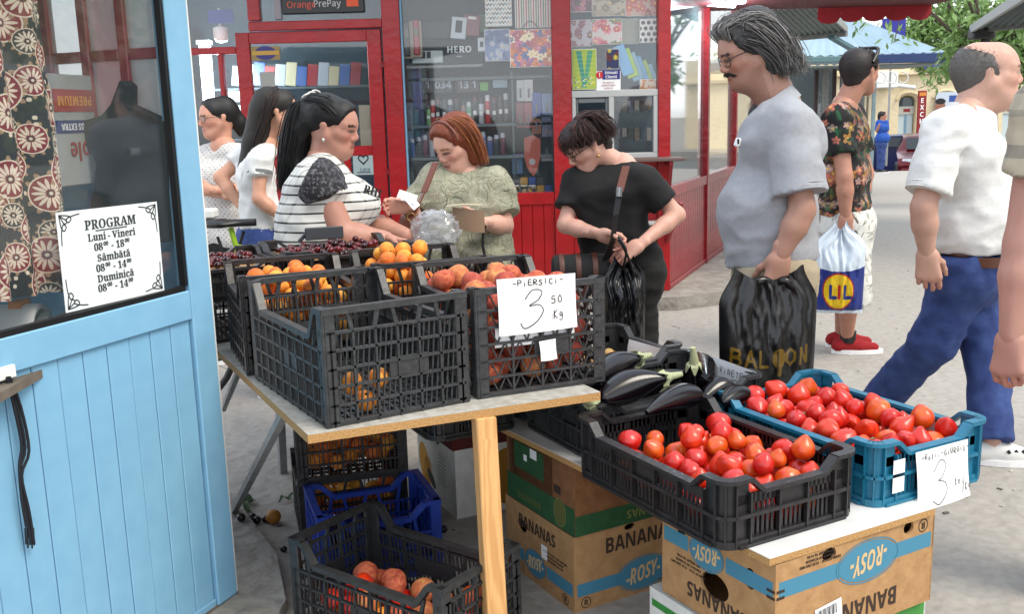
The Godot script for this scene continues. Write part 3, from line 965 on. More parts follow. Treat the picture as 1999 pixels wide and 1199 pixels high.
func _kiosk_goods():
	# shelving (part of the shop's fittings)
	var S := thing("display_shelves", "grey shelving holding goods behind the kiosk window", "shelf", Vector3(kx(930), 0.9, -KZ - 0.3))
	var sm := flat(srgb(0.30, 0.35, 0.37), 0.4)
	for q in [[150, 0.22, 0.42], [242, 0.16, 0.42], [304, 0.12, 0.42], [377, 0.06, 0.42]]:
		var y := PX(930, q[0], KZ + 0.2).y
		kbox(S, "shelf_board", kx(795), kx(1078), y - 0.022, y, -KZ - q[2], -KZ - q[1] + 0.02, sm, 0.002)
	kbox(S, "shelf_board", kx(795), kx(945), PX(870, 128, KZ + 0.2).y - 0.02, PX(870, 128, KZ + 0.2).y, -KZ - 0.42, -KZ - 0.1, flat(srgb(0.42, 0.44, 0.44), 0.3), 0.002)
	kbox(S, "back_panel", kx(793), kx(1079), 0.8, 2.7, -KZ - 0.46, -KZ - 0.43, flat(srgb(0.15, 0.17, 0.19), 0.6), 0.0)
	kbox(S, "upright", kx(1000), kx(1003), 0.85, PX(1000, 140, KZ + 0.2).y, -KZ - 0.3, -KZ - 0.12, sm, 0.002)
	# gift bags hung in the window
	var im := canvas(128, 128, srgb(0.82, 0.82, 0.80))
	for k in 8:
		for j in 8:
			var cc: Color = [srgb(0.13, 0.14, 0.17), srgb(0.45, 0.55, 0.56), srgb(0.70, 0.60, 0.50), srgb(0.2, 0.22, 0.25)][(k + j) % 4]
			stroke(im, [Vector2(j * 16, k * 16), Vector2(j * 16 + 8, k * 16 + 8), Vector2(j * 16 + 16, k * 16)], 4.0, cc, true)
	gift_bag("pale gift bag with dark chevron zigzag pattern in kiosk window", 948, -22, 998, 52, img_mat(im, 0.5))
	im = canvas(128, 64, srgb(0.80, 0.78, 0.74))
	for k in 14:
		var cc: Color = [srgb(0.2, 0.22, 0.2), srgb(0.6, 0.16, 0.16), srgb(0.35, 0.45, 0.36)][k % 3]
		im.fill_rect(Rect2i(k * 9 + 2, 0, 3 + k % 3, 64), cc)
	gift_bag("white gift bag with thin vertical coloured stripes in kiosk window", 1006, -20, 1074, 55, img_mat(im, 0.5))
	gift_bag("lavender blue gift bag with silver pattern in kiosk window", 947, 56, 995, 120, img_mat(flowers_img(96, 96, srgb(0.38, 0.45, 0.60), [srgb(0.62, 0.66, 0.72), srgb(0.28, 0.34, 0.5)], 26, 8, 15, 3), 0.4))
	gift_bag("gift bag covered with bright orange pink and blue flowers", 996, 56, 1076, 132, img_mat(flowers_img(192, 192, srgb(0.70, 0.35, 0.22), [srgb(0.85, 0.45, 0.15), srgb(0.75, 0.35, 0.55), srgb(0.90, 0.85, 0.7), srgb(0.25, 0.35, 0.6), srgb(0.6, 0.2, 0.35)], 70, 12, 24, 4), 0.45), 0.08)
	gift_bag("pink and wine gift bag above the counter posters", 1114, -30, 1155, 24, img_mat(flowers_img(64, 64, srgb(0.55, 0.25, 0.36), [srgb(0.7, 0.4, 0.5), srgb(0.3, 0.15, 0.2)], 12, 8, 14, 5), 0.5))
	gift_bag("beige gift bag with round grey blossoms above the counter", 1156, -30, 1220, 32, img_mat(flowers_img(96, 96, srgb(0.62, 0.57, 0.48), [srgb(0.45, 0.42, 0.36), srgb(0.7, 0.66, 0.58)], 18, 12, 18, 6), 0.5))
	gift_bag("gift bag with coral red blossoms on cream above counter", 1221, -30, 1283, 32, img_mat(flowers_img(96, 96, srgb(0.72, 0.62, 0.55), [srgb(0.72, 0.30, 0.28), srgb(0.8, 0.5, 0.45)], 20, 10, 18, 7), 0.5))
	gift_bag("grey gift bag with dark plum roses in the upper window", 1114, 38, 1155, 92, img_mat(flowers_img(96, 96, srgb(0.66, 0.64, 0.66), [srgb(0.35, 0.12, 0.2), srgb(0.5, 0.18, 0.25)], 10, 10, 18, 8), 0.5))
	gift_bag("white gift bag with red and pink roses in upper window", 1156, 36, 1214, 88, img_mat(flowers_img(96, 96, srgb(0.78, 0.74, 0.72), [srgb(0.72, 0.18, 0.24), srgb(0.82, 0.45, 0.5), srgb(0.4, 0.45, 0.3)], 18, 9, 16, 9), 0.5))
	gift_bag("grey woven pattern gift bag in the upper window", 1214, 36, 1247, 86, noisy(srgb(0.45, 0.46, 0.42), srgb(0.62, 0.62, 0.58), 14.0, 0.6, 0.12, 41), 0.12)
	im = canvas(96, 128, srgb(0.85, 0.85, 0.83))
	for k in 4:
		for j in 3:
			dot(im, 16 + j * 32 + (k % 2) * 14, 18 + k * 32, 11, 11, srgb(0.06, 0.06, 0.07))
	gift_bag("white gift bag with big black polka dots in window", 1249, 36, 1283, 84, img_mat(im, 0.5), 0.08)
	# posters and stickers over the hatch
	im = canvas(96, 160, srgb(0.62, 0.70, 0.30))
	for k in 5:
		stroke(im, [Vector2(18 + k * 4, 8), Vector2(44 + k * 2, 150)], 5.0, srgb(0.25, 0.55, 0.50))
		stroke(im, [Vector2(80 - k * 4, 8), Vector2(54 - k * 2, 150)], 5.0, srgb(0.30, 0.58, 0.48))
	for k in 7:
		stroke(im, [Vector2(8, 20 + k * 18), Vector2(88, 20 + k * 18)], 1.5, srgb(0.8, 0.82, 0.5))
	for k in 30:
		dot(im, 6 + (k * 37) % 84, 108 + (k * 13) % 46, 4, 3, [srgb(0.85, 0.75, 0.2), srgb(0.2, 0.45, 0.55), srgb(0.8, 0.82, 0.7)][k % 3])
	card("calendar_poster", "yellow green printed poster stuck above the serving hatch", "poster", 1117, 95, 1164, 176, 0.03, img_mat(im, 0.5), 0.004)
	var st := card("notice_sticker", "white notice sticker with blue heading and red exclamation mark", "sticker", 1164, 138, 1211, 178, 0.03, M.paper, 0.003)
	var w2 := 0.09
	part(st, "blue_heading", boxm(Vector3(0.13, 0.065, 0.001)), flat(srgb(0.12, 0.13, 0.45)), T(Vector3(0.02, 0.115, 0.002)))
	var dsc := MB.new()
	dsc.lathe(PackedVector2Array([Vector2(0, 0.0015), Vector2(0.026, 0.0015), Vector2(0.026, 0)]), 20, Vector3(-0.065, 0.115, 0.002), Basis(Vector3.RIGHT, PI / 2))
	part(st, "red_disc", dsc.mesh(), flat(srgb(0.75, 0.08, 0.10)))
	text(st, "!", 0.03, T(Vector3(-0.065, 0.115, 0.005)), M.paper, "Droid Sans", true)
	text(st, "Stimati", 0.02, T(Vector3(0.02, 0.13, 0.004)), M.paper, "Droid Sans", true)
	text(st, "Clienti", 0.02, T(Vector3(0.02, 0.10, 0.004)), M.paper, "Droid Sans", true)
	for k in 3:
		text(st, ["Va rugam sa", "verificati restul", "la plecare"][k], 0.011, T(Vector3(0, 0.06 - k * 0.02, 0.003)), flat(srgb(0.6, 0.2, 0.1)))
	card("photo_sticker", "small dark photo card stuck beside the yellow poster", "card", 1183, 95, 1208, 135, 0.04, img_mat(flowers_img(48, 64, srgb(0.10, 0.14, 0.32), [srgb(0.7, 0.65, 0.2), srgb(0.35, 0.1, 0.1)], 5, 8, 14, 12), 0.4), 0.006)
	card("dark_card", "plain dark card hanging above the blue heading notice", "card", 1165, 90, 1182, 112, 0.05, M.dark, 0.006)
	for k in 6:
		var bx := 1216.0 + k * 10
		var by := 84.0 + k * 8
		card("notebook", "glossy blue and green notebook leaning above serving hatch", "notebook", bx, by, bx + 22, by + 62 - k * 3, 0.10 + k * 0.012, flat([srgb(0.35, 0.60, 0.78), srgb(0.55, 0.68, 0.18), srgb(0.45, 0.62, 0.72)][k % 3], 0.15), 0.01, "notebooks leaning above the hatch", -0.05, 0.35)
	card("orange_box", "small orange and white box beneath the leaning notebooks", "box", 1249, 154, 1281, 176, 0.08, img_mat(flowers_img(48, 32, srgb(0.75, 0.45, 0.2), [srgb(0.85, 0.82, 0.75)], 5, 6, 9, 14), 0.5), 0.05)
	# goods inside the hatch
	for k in 12:
		var q := Vector2(1202 + (k % 6) * 12, 196 if k < 6 else 250)
		card("small_carton", "small dark packet on the shelf inside the serving hatch", "packet", q.x, q.y, q.x + 9, q.y + 26 - (k * 5) % 9, 0.35, flat([srgb(0.10, 0.10, 0.12), srgb(0.5, 0.5, 0.48), srgb(0.15, 0.2, 0.3), srgb(0.35, 0.3, 0.25)][(k * 7) % 4], 0.4), 0.05, "packets inside the serving hatch")
	# row of spray cans
	var cols := [[srgb(0.45, 0.60, 0.40), 292], [srgb(0.62, 0.14, 0.16), 318], [srgb(0.16, 0.13, 0.13), 347], [srgb(0.20, 0.26, 0.24), 385], [srgb(0.16, 0.20, 0.34), 420], [srgb(0.10, 0.10, 0.12), 458], [srgb(0.50, 0.36, 0.36), 496], [srgb(0.40, 0.58, 0.44), 528], [srgb(0.16, 0.20, 0.22), 563], [srgb(0.66, 0.68, 0.70), 600], [srgb(0.64, 0.08, 0.12), 638], [srgb(0.14, 0.12, 0.11), 676], [srgb(0.22, 0.20, 0.17), 712], [srgb(0.24, 0.21, 0.18), 746]]
	var names := ["pale green", "red", "brown black", "grey green", "navy", "black", "dusty pink", "mint green", "slate", "silver", "bright red", "coffee black", "olive brown", "bronze"]
	var can := bottle_mesh(0.022, 0.2)
	var cap := cap_mesh(0.022, 0.2)
	var sy := PX(930, 242, KZ + 0.2).y
	for k in cols.size():
		var px: float = 740.0 + cols[k][1] / 2.997
		var p := PX(px, 236, KZ + 0.24)
		var o := thing("spray_can", names[k] + " spray can standing in the row on window shelf", "spray can", Vector3(p.x, sy, p.z), 0.0, "spray cans on the window shelf")
		var hs: float = [0.75, 0.95, 1.0, 1.0, 0.95, 1.0, 0.9, 0.85, 1.05, 0.95, 1.08, 1.0, 1.1, 1.12][k]
		part(o, "can", can, flat(cols[k][0], 0.25, 0.2), T(Vector3.ZERO, Basis.from_scale(Vector3(1, hs, 1))))
		part(o, "cap", cap, flat([srgb(0.1, 0.1, 0.1), srgb(0.7, 0.7, 0.7), srgb(0.3, 0.1, 0.1)][k % 3], 0.3), T(Vector3.ZERO, Basis.from_scale(Vector3(1, hs, 1))))
		part(o, "printed_band", boxm(Vector3(0.024, 0.03 * hs, 0.002)), flat(srgb(0.75, 0.76, 0.75), 0.4), T(Vector3(0, 0.08 * hs, 0.0215)))
	var sy2 := PX(930, 304, KZ + 0.2).y
	for k in 15:
		var px: float = 806.0 + k * 12.6
		var p := PX(px, 300, KZ + 0.2)
		var cc: Color = [srgb(0.16, 0.24, 0.45), srgb(0.30, 0.40, 0.55), srgb(0.2, 0.16, 0.34), srgb(0.55, 0.57, 0.60), srgb(0.35, 0.14, 0.24), srgb(0.1, 0.12, 0.2)][(k * 5) % 6]
		var nm: String = ["blue", "pale blue", "violet", "silver white", "wine red", "dark navy"][(k * 5) % 6]
		var o := thing("lotion_bottle", nm + " lotion bottle on the lower window shelf", "bottle", Vector3(p.x, sy2, p.z), 0.0, "lotion bottles on the lower shelf")
		part(o, "flask", can, flat(cc, 0.25), T(Vector3.ZERO, Basis.from_scale(Vector3(0.95, 0.72 + 0.06 * (k % 4), 0.8))))
		part(o, "cap", cap, flat(srgb(0.6, 0.62, 0.66), 0.3), T(Vector3.ZERO, Basis.from_scale(Vector3(0.95, 0.72 + 0.06 * (k % 4), 0.8))))
	# phone boxes and the sloping black display
	var yb := PX(870, 128, KZ + 0.2).y
	var H := thing("black_display", "sloping black display stand with white capital lettering in window", "display stand", Vector3(kx(880), yb, -KZ - 0.2))
	H.rotation.x = -0.35
	part(H, "panel", boxm(Vector3(0.52, 0.20, 0.04), 0.004), flat(srgb(0.035, 0.035, 0.04), 0.3), T(Vector3(-0.02, 0.10, 0)))
	text(H, "HERO", 0.052, T(Vector3(0.07, 0.115, 0.0215)), flat(srgb(0.85, 0.87, 0.88), 0.5), "Droid Sans", true)
	part(H, "caption_line", boxm(Vector3(0.04, 0.008, 0.001)), flat(srgb(0.6, 0.6, 0.6)), T(Vector3(0.07, 0.06, 0.0215)))
	var D := card("phone_box", "white phone box with dark screen picture in kiosk window", "phone box", 879, 32, 907, 76, 0.24, flat(srgb(0.72, 0.76, 0.78), 0.3), 0.04, "", -0.1, -0.12)
	part(D, "screen_print", boxm(Vector3(0.05, 0.09, 0.001)), M.dark, T(Vector3(0, 0.09, 0.001)))
	D = card("phone_box", "red phone box with white label in kiosk window", "phone box", 903, 28, 934, 70, 0.25, flat(srgb(0.45, 0.07, 0.10), 0.3), 0.04, "", -0.1, -0.12)
	part(D, "label_print", boxm(Vector3(0.06, 0.02, 0.001)), M.white, T(Vector3(0, 0.13, 0.001)))
	D = card("phone_box", "flat white box with two dark squares under black display", "box", 805, 97, 864, 124, 0.12, flat(srgb(0.62, 0.66, 0.66), 0.35), 0.05, "", -0.2)
	part(D, "square_print", boxm(Vector3(0.03, 0.05, 0.001)), M.dark, T(Vector3(-0.03, 0.06, 0.001)))
	part(D, "square_print", boxm(Vector3(0.03, 0.05, 0.001)), M.dark, T(Vector3(0.01, 0.06, 0.001)))
	D = card("phone_box", "white box with black camera picture beside capital lettering", "box", 933, 72, 947, 100, 0.12, flat(srgb(0.72, 0.75, 0.77), 0.35), 0.04, "", -0.2)
	part(D, "camera_print", boxm(Vector3(0.025, 0.04, 0.001)), M.black, T(Vector3(0, 0.05, 0.001)))
	card("phone_box", "dark grey box behind the sloping black display", "box", 826, 42, 878, 76, 0.32, flat(srgb(0.12, 0.11, 0.12), 0.4), 0.05)
	card("phone_box", "green topped small box behind chevron gift bag", "box", 936, 28, 950, 62, 0.3, flat(srgb(0.22, 0.42, 0.14), 0.4), 0.05)
	# dark boxes with lit numerals
	var nums := [["1", 826, 845], ["034", 846, 884], ["13 1", 890, 936]]
	for q in nums:
		var bxo := card("clock_box", ["black box with single pale numeral on window shelf", "black box with three pale numerals on window shelf", "dark red box with pale numerals on window shelf"][nums.find(q)], "box", q[1], 153, q[2], 182, 0.28, flat(srgb(0.05, 0.05, 0.06) if q[0] != "13 1" else srgb(0.16, 0.04, 0.05), 0.3), 0.08)
		text(bxo, q[0], 0.055, T(Vector3(0, 0.06, 0.002)), flat(srgb(0.70, 0.75, 0.80), 0.4), "Droid Sans", true)
	card("clock_box", "pale blue shiny box at end of the numeral boxes", "box", 962, 148, 990, 172, 0.26, flat(srgb(0.45, 0.56, 0.63), 0.15), 0.08)
	card("green_pouch", "small bright green pouch between the numeral boxes", "pouch", 937, 160, 953, 178, 0.24, flat(srgb(0.30, 0.55, 0.12), 0.4), 0.03)
	# hanging blister packs on the right
	for q in [[1009, 156, 1023, 198, srgb(0.62, 0.64, 0.64), "white blister pack with two small tools hanging in window"], [1024, 155, 1040, 198, srgb(0.66, 0.66, 0.66), "white blister pack with pink tools hanging in window"], [1039, 180, 1056, 228, srgb(0.10, 0.22, 0.52), "royal blue blister pack hanging in kiosk window"], [1058, 182, 1076, 225, srgb(0.30, 0.42, 0.58), "steel blue blister pack hanging in kiosk window"], [1008, 200, 1022, 250, srgb(0.42, 0.18, 0.2), "red headed blister pack hanging below the white ones"], [1024, 200, 1038, 250, srgb(0.5, 0.2, 0.22), "red headed blister pack with grey tool below"], [1038, 232, 1056, 262, srgb(0.45, 0.25, 0.14), "brown blister pack hanging below the royal blue one"], [1058, 228, 1077, 268, srgb(0.24, 0.30, 0.40), "slate blister pack hanging at the window edge"], [1000, 300, 1020, 340, srgb(0.24, 0.36, 0.50), "blue grey blister pack hanging low in the window"], [1056, 305, 1079, 315, srgb(0.60, 0.62, 0.64), "flat pale pack lying at the window edge"]]:
		var o := card("blister_pack", q[5], "blister pack", q[0], q[1], q[2], q[3], 0.14, flat(q[4], 0.3), 0.012)
		part(o, "tool", boxm(Vector3(0.014, 0.07, 0.012), 0.003), flat(srgb(0.35, 0.36, 0.38), 0.3), T(Vector3(0, 0.06, 0.007)))
	# orange shield-shaped card
	var sh := MB.new()
	var sp := PackedVector2Array()
	for q in [[1023, 270], [1040, 264], [1055, 272], [1055, 305], [1050, 328], [1042, 345], [1030, 330], [1024, 310]]:
		var p := PX(q[0], q[1], KZ + 0.1)
		sp.push_back(Vector2(p.x, p.y))
	sh.prism(sp, -0.006, 0.006)
	var Or := thing("orange_card", "orange shield shaped hanging card with round emblem in window", "card", Vector3(0, 0, -KZ - 0.1))
	part(Or, "shield", sh.mesh(), flat(srgb(0.55, 0.22, 0.13), 0.4))
	var ec := PX(1039, 316, KZ + 0.1)
	var ed := MB.new()
	ed.lathe(PackedVector2Array([Vector2(0, 0.001), Vector2(0.024, 0.001), Vector2(0.024, 0)]), 20, Vector3(ec.x, ec.y, 0.007), Basis(Vector3.RIGHT, PI / 2))
	part(Or, "emblem", ed.mesh(), flat(srgb(0.55, 0.55, 0.55), 0.3))
	# boxes along the bottom of the window
	for k in 9:
		var px := 1000.0 + (k % 5) * 16.0
		var py := 378.0 if k < 5 else 362.0
		card("battery_pack", "small black and yellow card pack at the window bottom", "pack", px, py - 16, px + 14, py - 1, 0.08 + 0.02 * (k / 5), img_mat(flowers_img(32, 32, srgb(0.07, 0.06, 0.06), [srgb(0.65, 0.5, 0.15), srgb(0.6, 0.58, 0.5)], 4, 4, 8, 60 + k), 0.4) if k < 3 else flat([srgb(0.55, 0.42, 0.12), srgb(0.10, 0.22, 0.45), srgb(0.12, 0.11, 0.12)][k % 3], 0.4), 0.03, "card packs along the window bottom")
	for q in [[784, 42, 801, 115, srgb(0.05, 0.05, 0.05), "black and gold tube pack hanging in window"], [803, 40, 820, 112, srgb(0.55, 0.10, 0.13), "red and grey tube pack hanging in window"]]:
		var o := card("tube_pack", q[5], "tube pack", q[0] + 2, q[1], q[2] + 2, q[3], 0.08, flat(srgb(0.55, 0.50, 0.42), 0.3), 0.02)
		part(o, "tube", boxm(Vector3(0.045, 0.25, 0.02), 0.008), flat(q[4], 0.25), T(Vector3(0, 0.14, 0.011)))
		part(o, "tube_label", boxm(Vector3(0.03, 0.06, 0.002)), flat(srgb(0.35, 0.33, 0.28), 0.4), T(Vector3(0, 0.18, 0.0225)))
	for k in 5:
		card("tall_box", ["deep blue tall box at the left of the window", "black umbrella case hanging at window left", "grey blue tall box by the window trim", "turquoise slim box at the window left", "navy slim box beside the turquoise one"][k], "box", [806, 792, 795, 812, 820][k], [130, 122, 200, 210, 215][k], [822, 803, 806, 819, 828][k], [215, 195, 290, 300, 300][k], 0.2, flat([srgb(0.10, 0.20, 0.42), srgb(0.04, 0.04, 0.05), srgb(0.28, 0.35, 0.42), srgb(0.15, 0.35, 0.42), srgb(0.10, 0.14, 0.3)][k], 0.35), 0.06)
	# sign over the door
	var O := thing("door_sign", "black sign with orange and white lettering above kiosk door", "sign", PX(631, 8, KZ + 0.02))
	part(O, "sign_board", boxm(Vector3(0.60, 0.17, 0.02), 0.006), flat(srgb(0.03, 0.03, 0.035), 0.3), T(Vector3(0, 0.02, 0.0)))
	text(O, "Orange", 0.047, T(Vector3(-0.155, 0.0, 0.0105)), flat(srgb(0.80, 0.25, 0.08), 0.4))
	text(O, "PrePay", 0.047, T(Vector3(0.03, 0.003, 0.0105)), flat(srgb(0.75, 0.76, 0.76), 0.4))
	part(O, "orange_square", boxm(Vector3(0.085, 0.085, 0.002)), flat(srgb(0.85, 0.30, 0.04), 0.4), T(Vector3(0.215, 0.02, 0.011)))
	part(O, "bracket_figure", boxm(Vector3(0.05, 0.2, 0.01), 0.004), flat(srgb(0.55, 0.52, 0.54), 0.4), T(Vector3(-0.33, 0.0, 0.0)))
	# behind the door: magazines, boxes, white tent of the neighbour seen through
	for k in 12:
		var px := 452.0 + k * 21.0
		if px > 700: break
		card("magazine", "bright magazine standing in the rack inside the kiosk", "magazine", px, 128 - (k % 3) * 4, px + 18, 168, 0.7, flat([srgb(0.62, 0.66, 0.70), srgb(0.55, 0.14, 0.16), srgb(0.22, 0.35, 0.58), srgb(0.70, 0.68, 0.55)][(k * 3) % 4], 0.4), 0.02, "magazines in the rack inside kiosk", -0.15, -0.1)
	for k in 3:
		card("white_packet", "white plastic packet on the shelf left of the kiosk door", "packet", 445 + k * 8, 178 + k * 28, 475, 200 + k * 28, 0.6, flat(srgb(0.72, 0.76, 0.74), 0.3), 0.05, "white packets left of the kiosk door")
	var Sh := thing("inner_shelf", "long shelf behind the kiosk door carrying magazines", "shelf", PX(590, 172, KZ + 0.72))
	part(Sh, "board", boxm(Vector3(1.5, 0.02, 0.2), 0.003), sm)
	part(Sh, "lower_board", boxm(Vector3(1.5, 0.02, 0.2), 0.003), sm, T(Vector3(0, -0.4, 0)))
	part(Sh, "support", boxm(Vector3(0.03, 0.9, 0.2), 0.003), sm, T(Vector3(-0.74, -0.1, 0)))
	var LY := card("heart_sticker", "grey sticker with dark heart outline on the kiosk door", "sticker", 691, 293, 729, 342, -0.006, flat(srgb(0.60, 0.66, 0.66), 0.5), 0.003)
	var hp := []
	for k in 25:
		var t := k / 24.0 * TAU
		hp.append(Vector2(pow(sin(t), 3) * 0.036, 0.115 + (0.8125 * cos(t) - 0.3125 * cos(2 * t) - 0.125 * cos(3 * t) - 0.0625 * cos(4 * t)) * 0.036))
	part(LY, "heart_line", strokes([hp], 0.008).mesh(), M.ink, T(Vector3(0, 0, 0.001)))
	text(LY, "Lyca", 0.028, T(Vector3(0.01, 0.04, 0.0015)), flat(srgb(0.10, 0.28, 0.32)))
	part(LY, "caption_line", boxm(Vector3(0.1, 0.006, 0.001)), M.ink, T(Vector3(0, 0.018, 0.001)))
	var ov := card("oval_sticker", "purple oval sticker with yellow bar on door glass", "sticker", 492, 90, 546, 118, -0.002, flat(srgb(0.55, 0.45, 0.25), 0.4), 0.001)
	var od := MB.new()
	od.lathe(PackedVector2Array([Vector2(0, 0.001), Vector2(0.07, 0.001), Vector2(0.07, 0)]), 24, Vector3(0, 0.05, 0.001), Basis(Vector3.RIGHT, PI / 2) * Basis.from_scale(Vector3(1.1, 1, 0.7)))
	part(ov, "oval", od.mesh(), flat(srgb(0.16, 0.14, 0.42), 0.4))
	part(ov, "bar", boxm(Vector3(0.2, 0.03, 0.001)), flat(srgb(0.70, 0.55, 0.20), 0.4), T(Vector3(0, 0.05, 0.0035)))
	card("pale_flyer", "small pale flyer stuck on the door glass", "flyer", 510, 140, 536, 178, -0.002, flat(srgb(0.60, 0.60, 0.57), 0.6), 0.001)
	card("wall_poster", "pale poster low behind the kiosk door glass", "poster", 705, 205, 722, 285, 0.3, flat(srgb(0.70, 0.66, 0.55), 0.6), 0.003)
	card("blue_banner", "blue and grey banner hanging behind the upper left pane", "banner", 408, 18, 455, 46, 0.2, flat(srgb(0.14, 0.20, 0.52), 0.5), 0.004)
	var cm := thing("security_camera", "white rounded camera hanging in the upper left kiosk pane", "camera", PX(432, 68, KZ + 0.25))
	var cb := MB.new()
	cb.lathe(PackedVector2Array([Vector2(0, -0.06), Vector2(0.04, -0.05), Vector2(0.055, -0.02), Vector2(0.055, 0.05), Vector2(0.03, 0.06)]), 16)
	part(cm, "housing", cb.mesh(), M.white)
	part(cm, "arm", boxm(Vector3(0.02, 0.14, 0.02)), M.white, T(Vector3(0, 0.12, 0)))
func leafy(mb: MB, ce: Vector3, r: Vector3, count: int, size: float, g: RandomNumberGenerator, droop := 0.5):
	for k in count:
		var d := Vector3(g.randfn(), g.randfn(), g.randfn()).normalized() * pow(g.randf(), 0.4)
		var p := ce + d * r
		var l := size * g.randf_range(0.7, 1.3)
		var ax := Vector3(g.randfn(), g.randfn() - droop, g.randfn()).normalized()
		var sd := ax.cross(Vector3(g.randfn(), g.randfn(), g.randfn())).normalized() * l * 0.17
		var mid := p + ax * l * 0.45
		var f := g.randf()
		mb.col = Color(0.17, 0.28, 0.08)
		var nn := ax.cross(sd).normalized()
		var k0 := mb.v.size()
		mb.vert(p, nn); mb.vert(mid + sd, nn); mb.vert(p + ax * l, nn); mb.vert(mid - sd, nn)
		mb.i.append_array(PackedInt32Array([k0, k0 + 1, k0 + 2, k0, k0 + 2, k0 + 3]))
func tree(label: String, at: Vector3, h: float, clumps: Array, leaf: float, per: int, sd: int, lean := Vector3.ZERO):
	var g := RandomNumberGenerator.new()
	g.seed = sd
	var o := thing("street_tree", label, "tree", at)
	var tk := MB.new()
	var top := Vector3(0, h, 0) + lean
	tk.tube(smooth_path([Vector3.ZERO, top * 0.35 + Vector3(0.05, 0, 0.03), top * 0.7, top], 5), PackedFloat32Array(range(16).map(func(k): return lerp(0.16, 0.05, k / 15.0))), 10)
	var cr_ := MB.new()
	for c in clumps:
		var ce: Vector3 = c[0] - at
		tk.tube(smooth_path([top * 0.62, (top * 0.7 + ce) * 0.5 + Vector3(0, 0.15, 0), ce], 4), PackedFloat32Array(range(9).map(func(k): return lerp(0.05, 0.012, k / 8.0))), 7)
		for s in 9:
			var sub := ce + Vector3(g.randfn(), g.randfn(), g.randfn()) * (c[1] as Vector3) * 0.55
			tk.tube(pv([ce, sub]), 0.008, 5, false)
			leafy(cr_, sub, (c[1] as Vector3) * 0.45, int(per / 9.0), leaf, g)
	part(o, "trunk", tk.mesh(), noisy(srgb(0.30, 0.26, 0.22), srgb(0.42, 0.38, 0.33), 2.0, 0.9, 0.05, sd, 0.6))
	var lm := vcol(0.55)
	lm.backlight_enabled = true
	lm.backlight = Color(0.16, 0.22, 0.05)
	part(o, "crown", cr_.mesh(), lm)
func corrugated(W: Node3D, called: String, a: Vector3, b: Vector3, c: Vector3, d: Vector3, n: int, amp: float, m: Material):
	# sheet a-b (near edge) to d-c (far edge) with ribs running near to far
	var mb := MB.new()
	for k in n:
		var t0 := float(k) / n
		var t1 := float(k + 0.5) / n
		var t2 := float(k + 1) / n
		var up := Vector3(0, amp, 0)
		mb.quad(a.lerp(b, t0), a.lerp(b, t1) + up, d.lerp(c, t1) + up, d.lerp(c, t0))
		mb.quad(a.lerp(b, t1) + up, a.lerp(b, t2), d.lerp(c, t2), d.lerp(c, t1) + up)
	part(W, called, mb.mesh(), m)

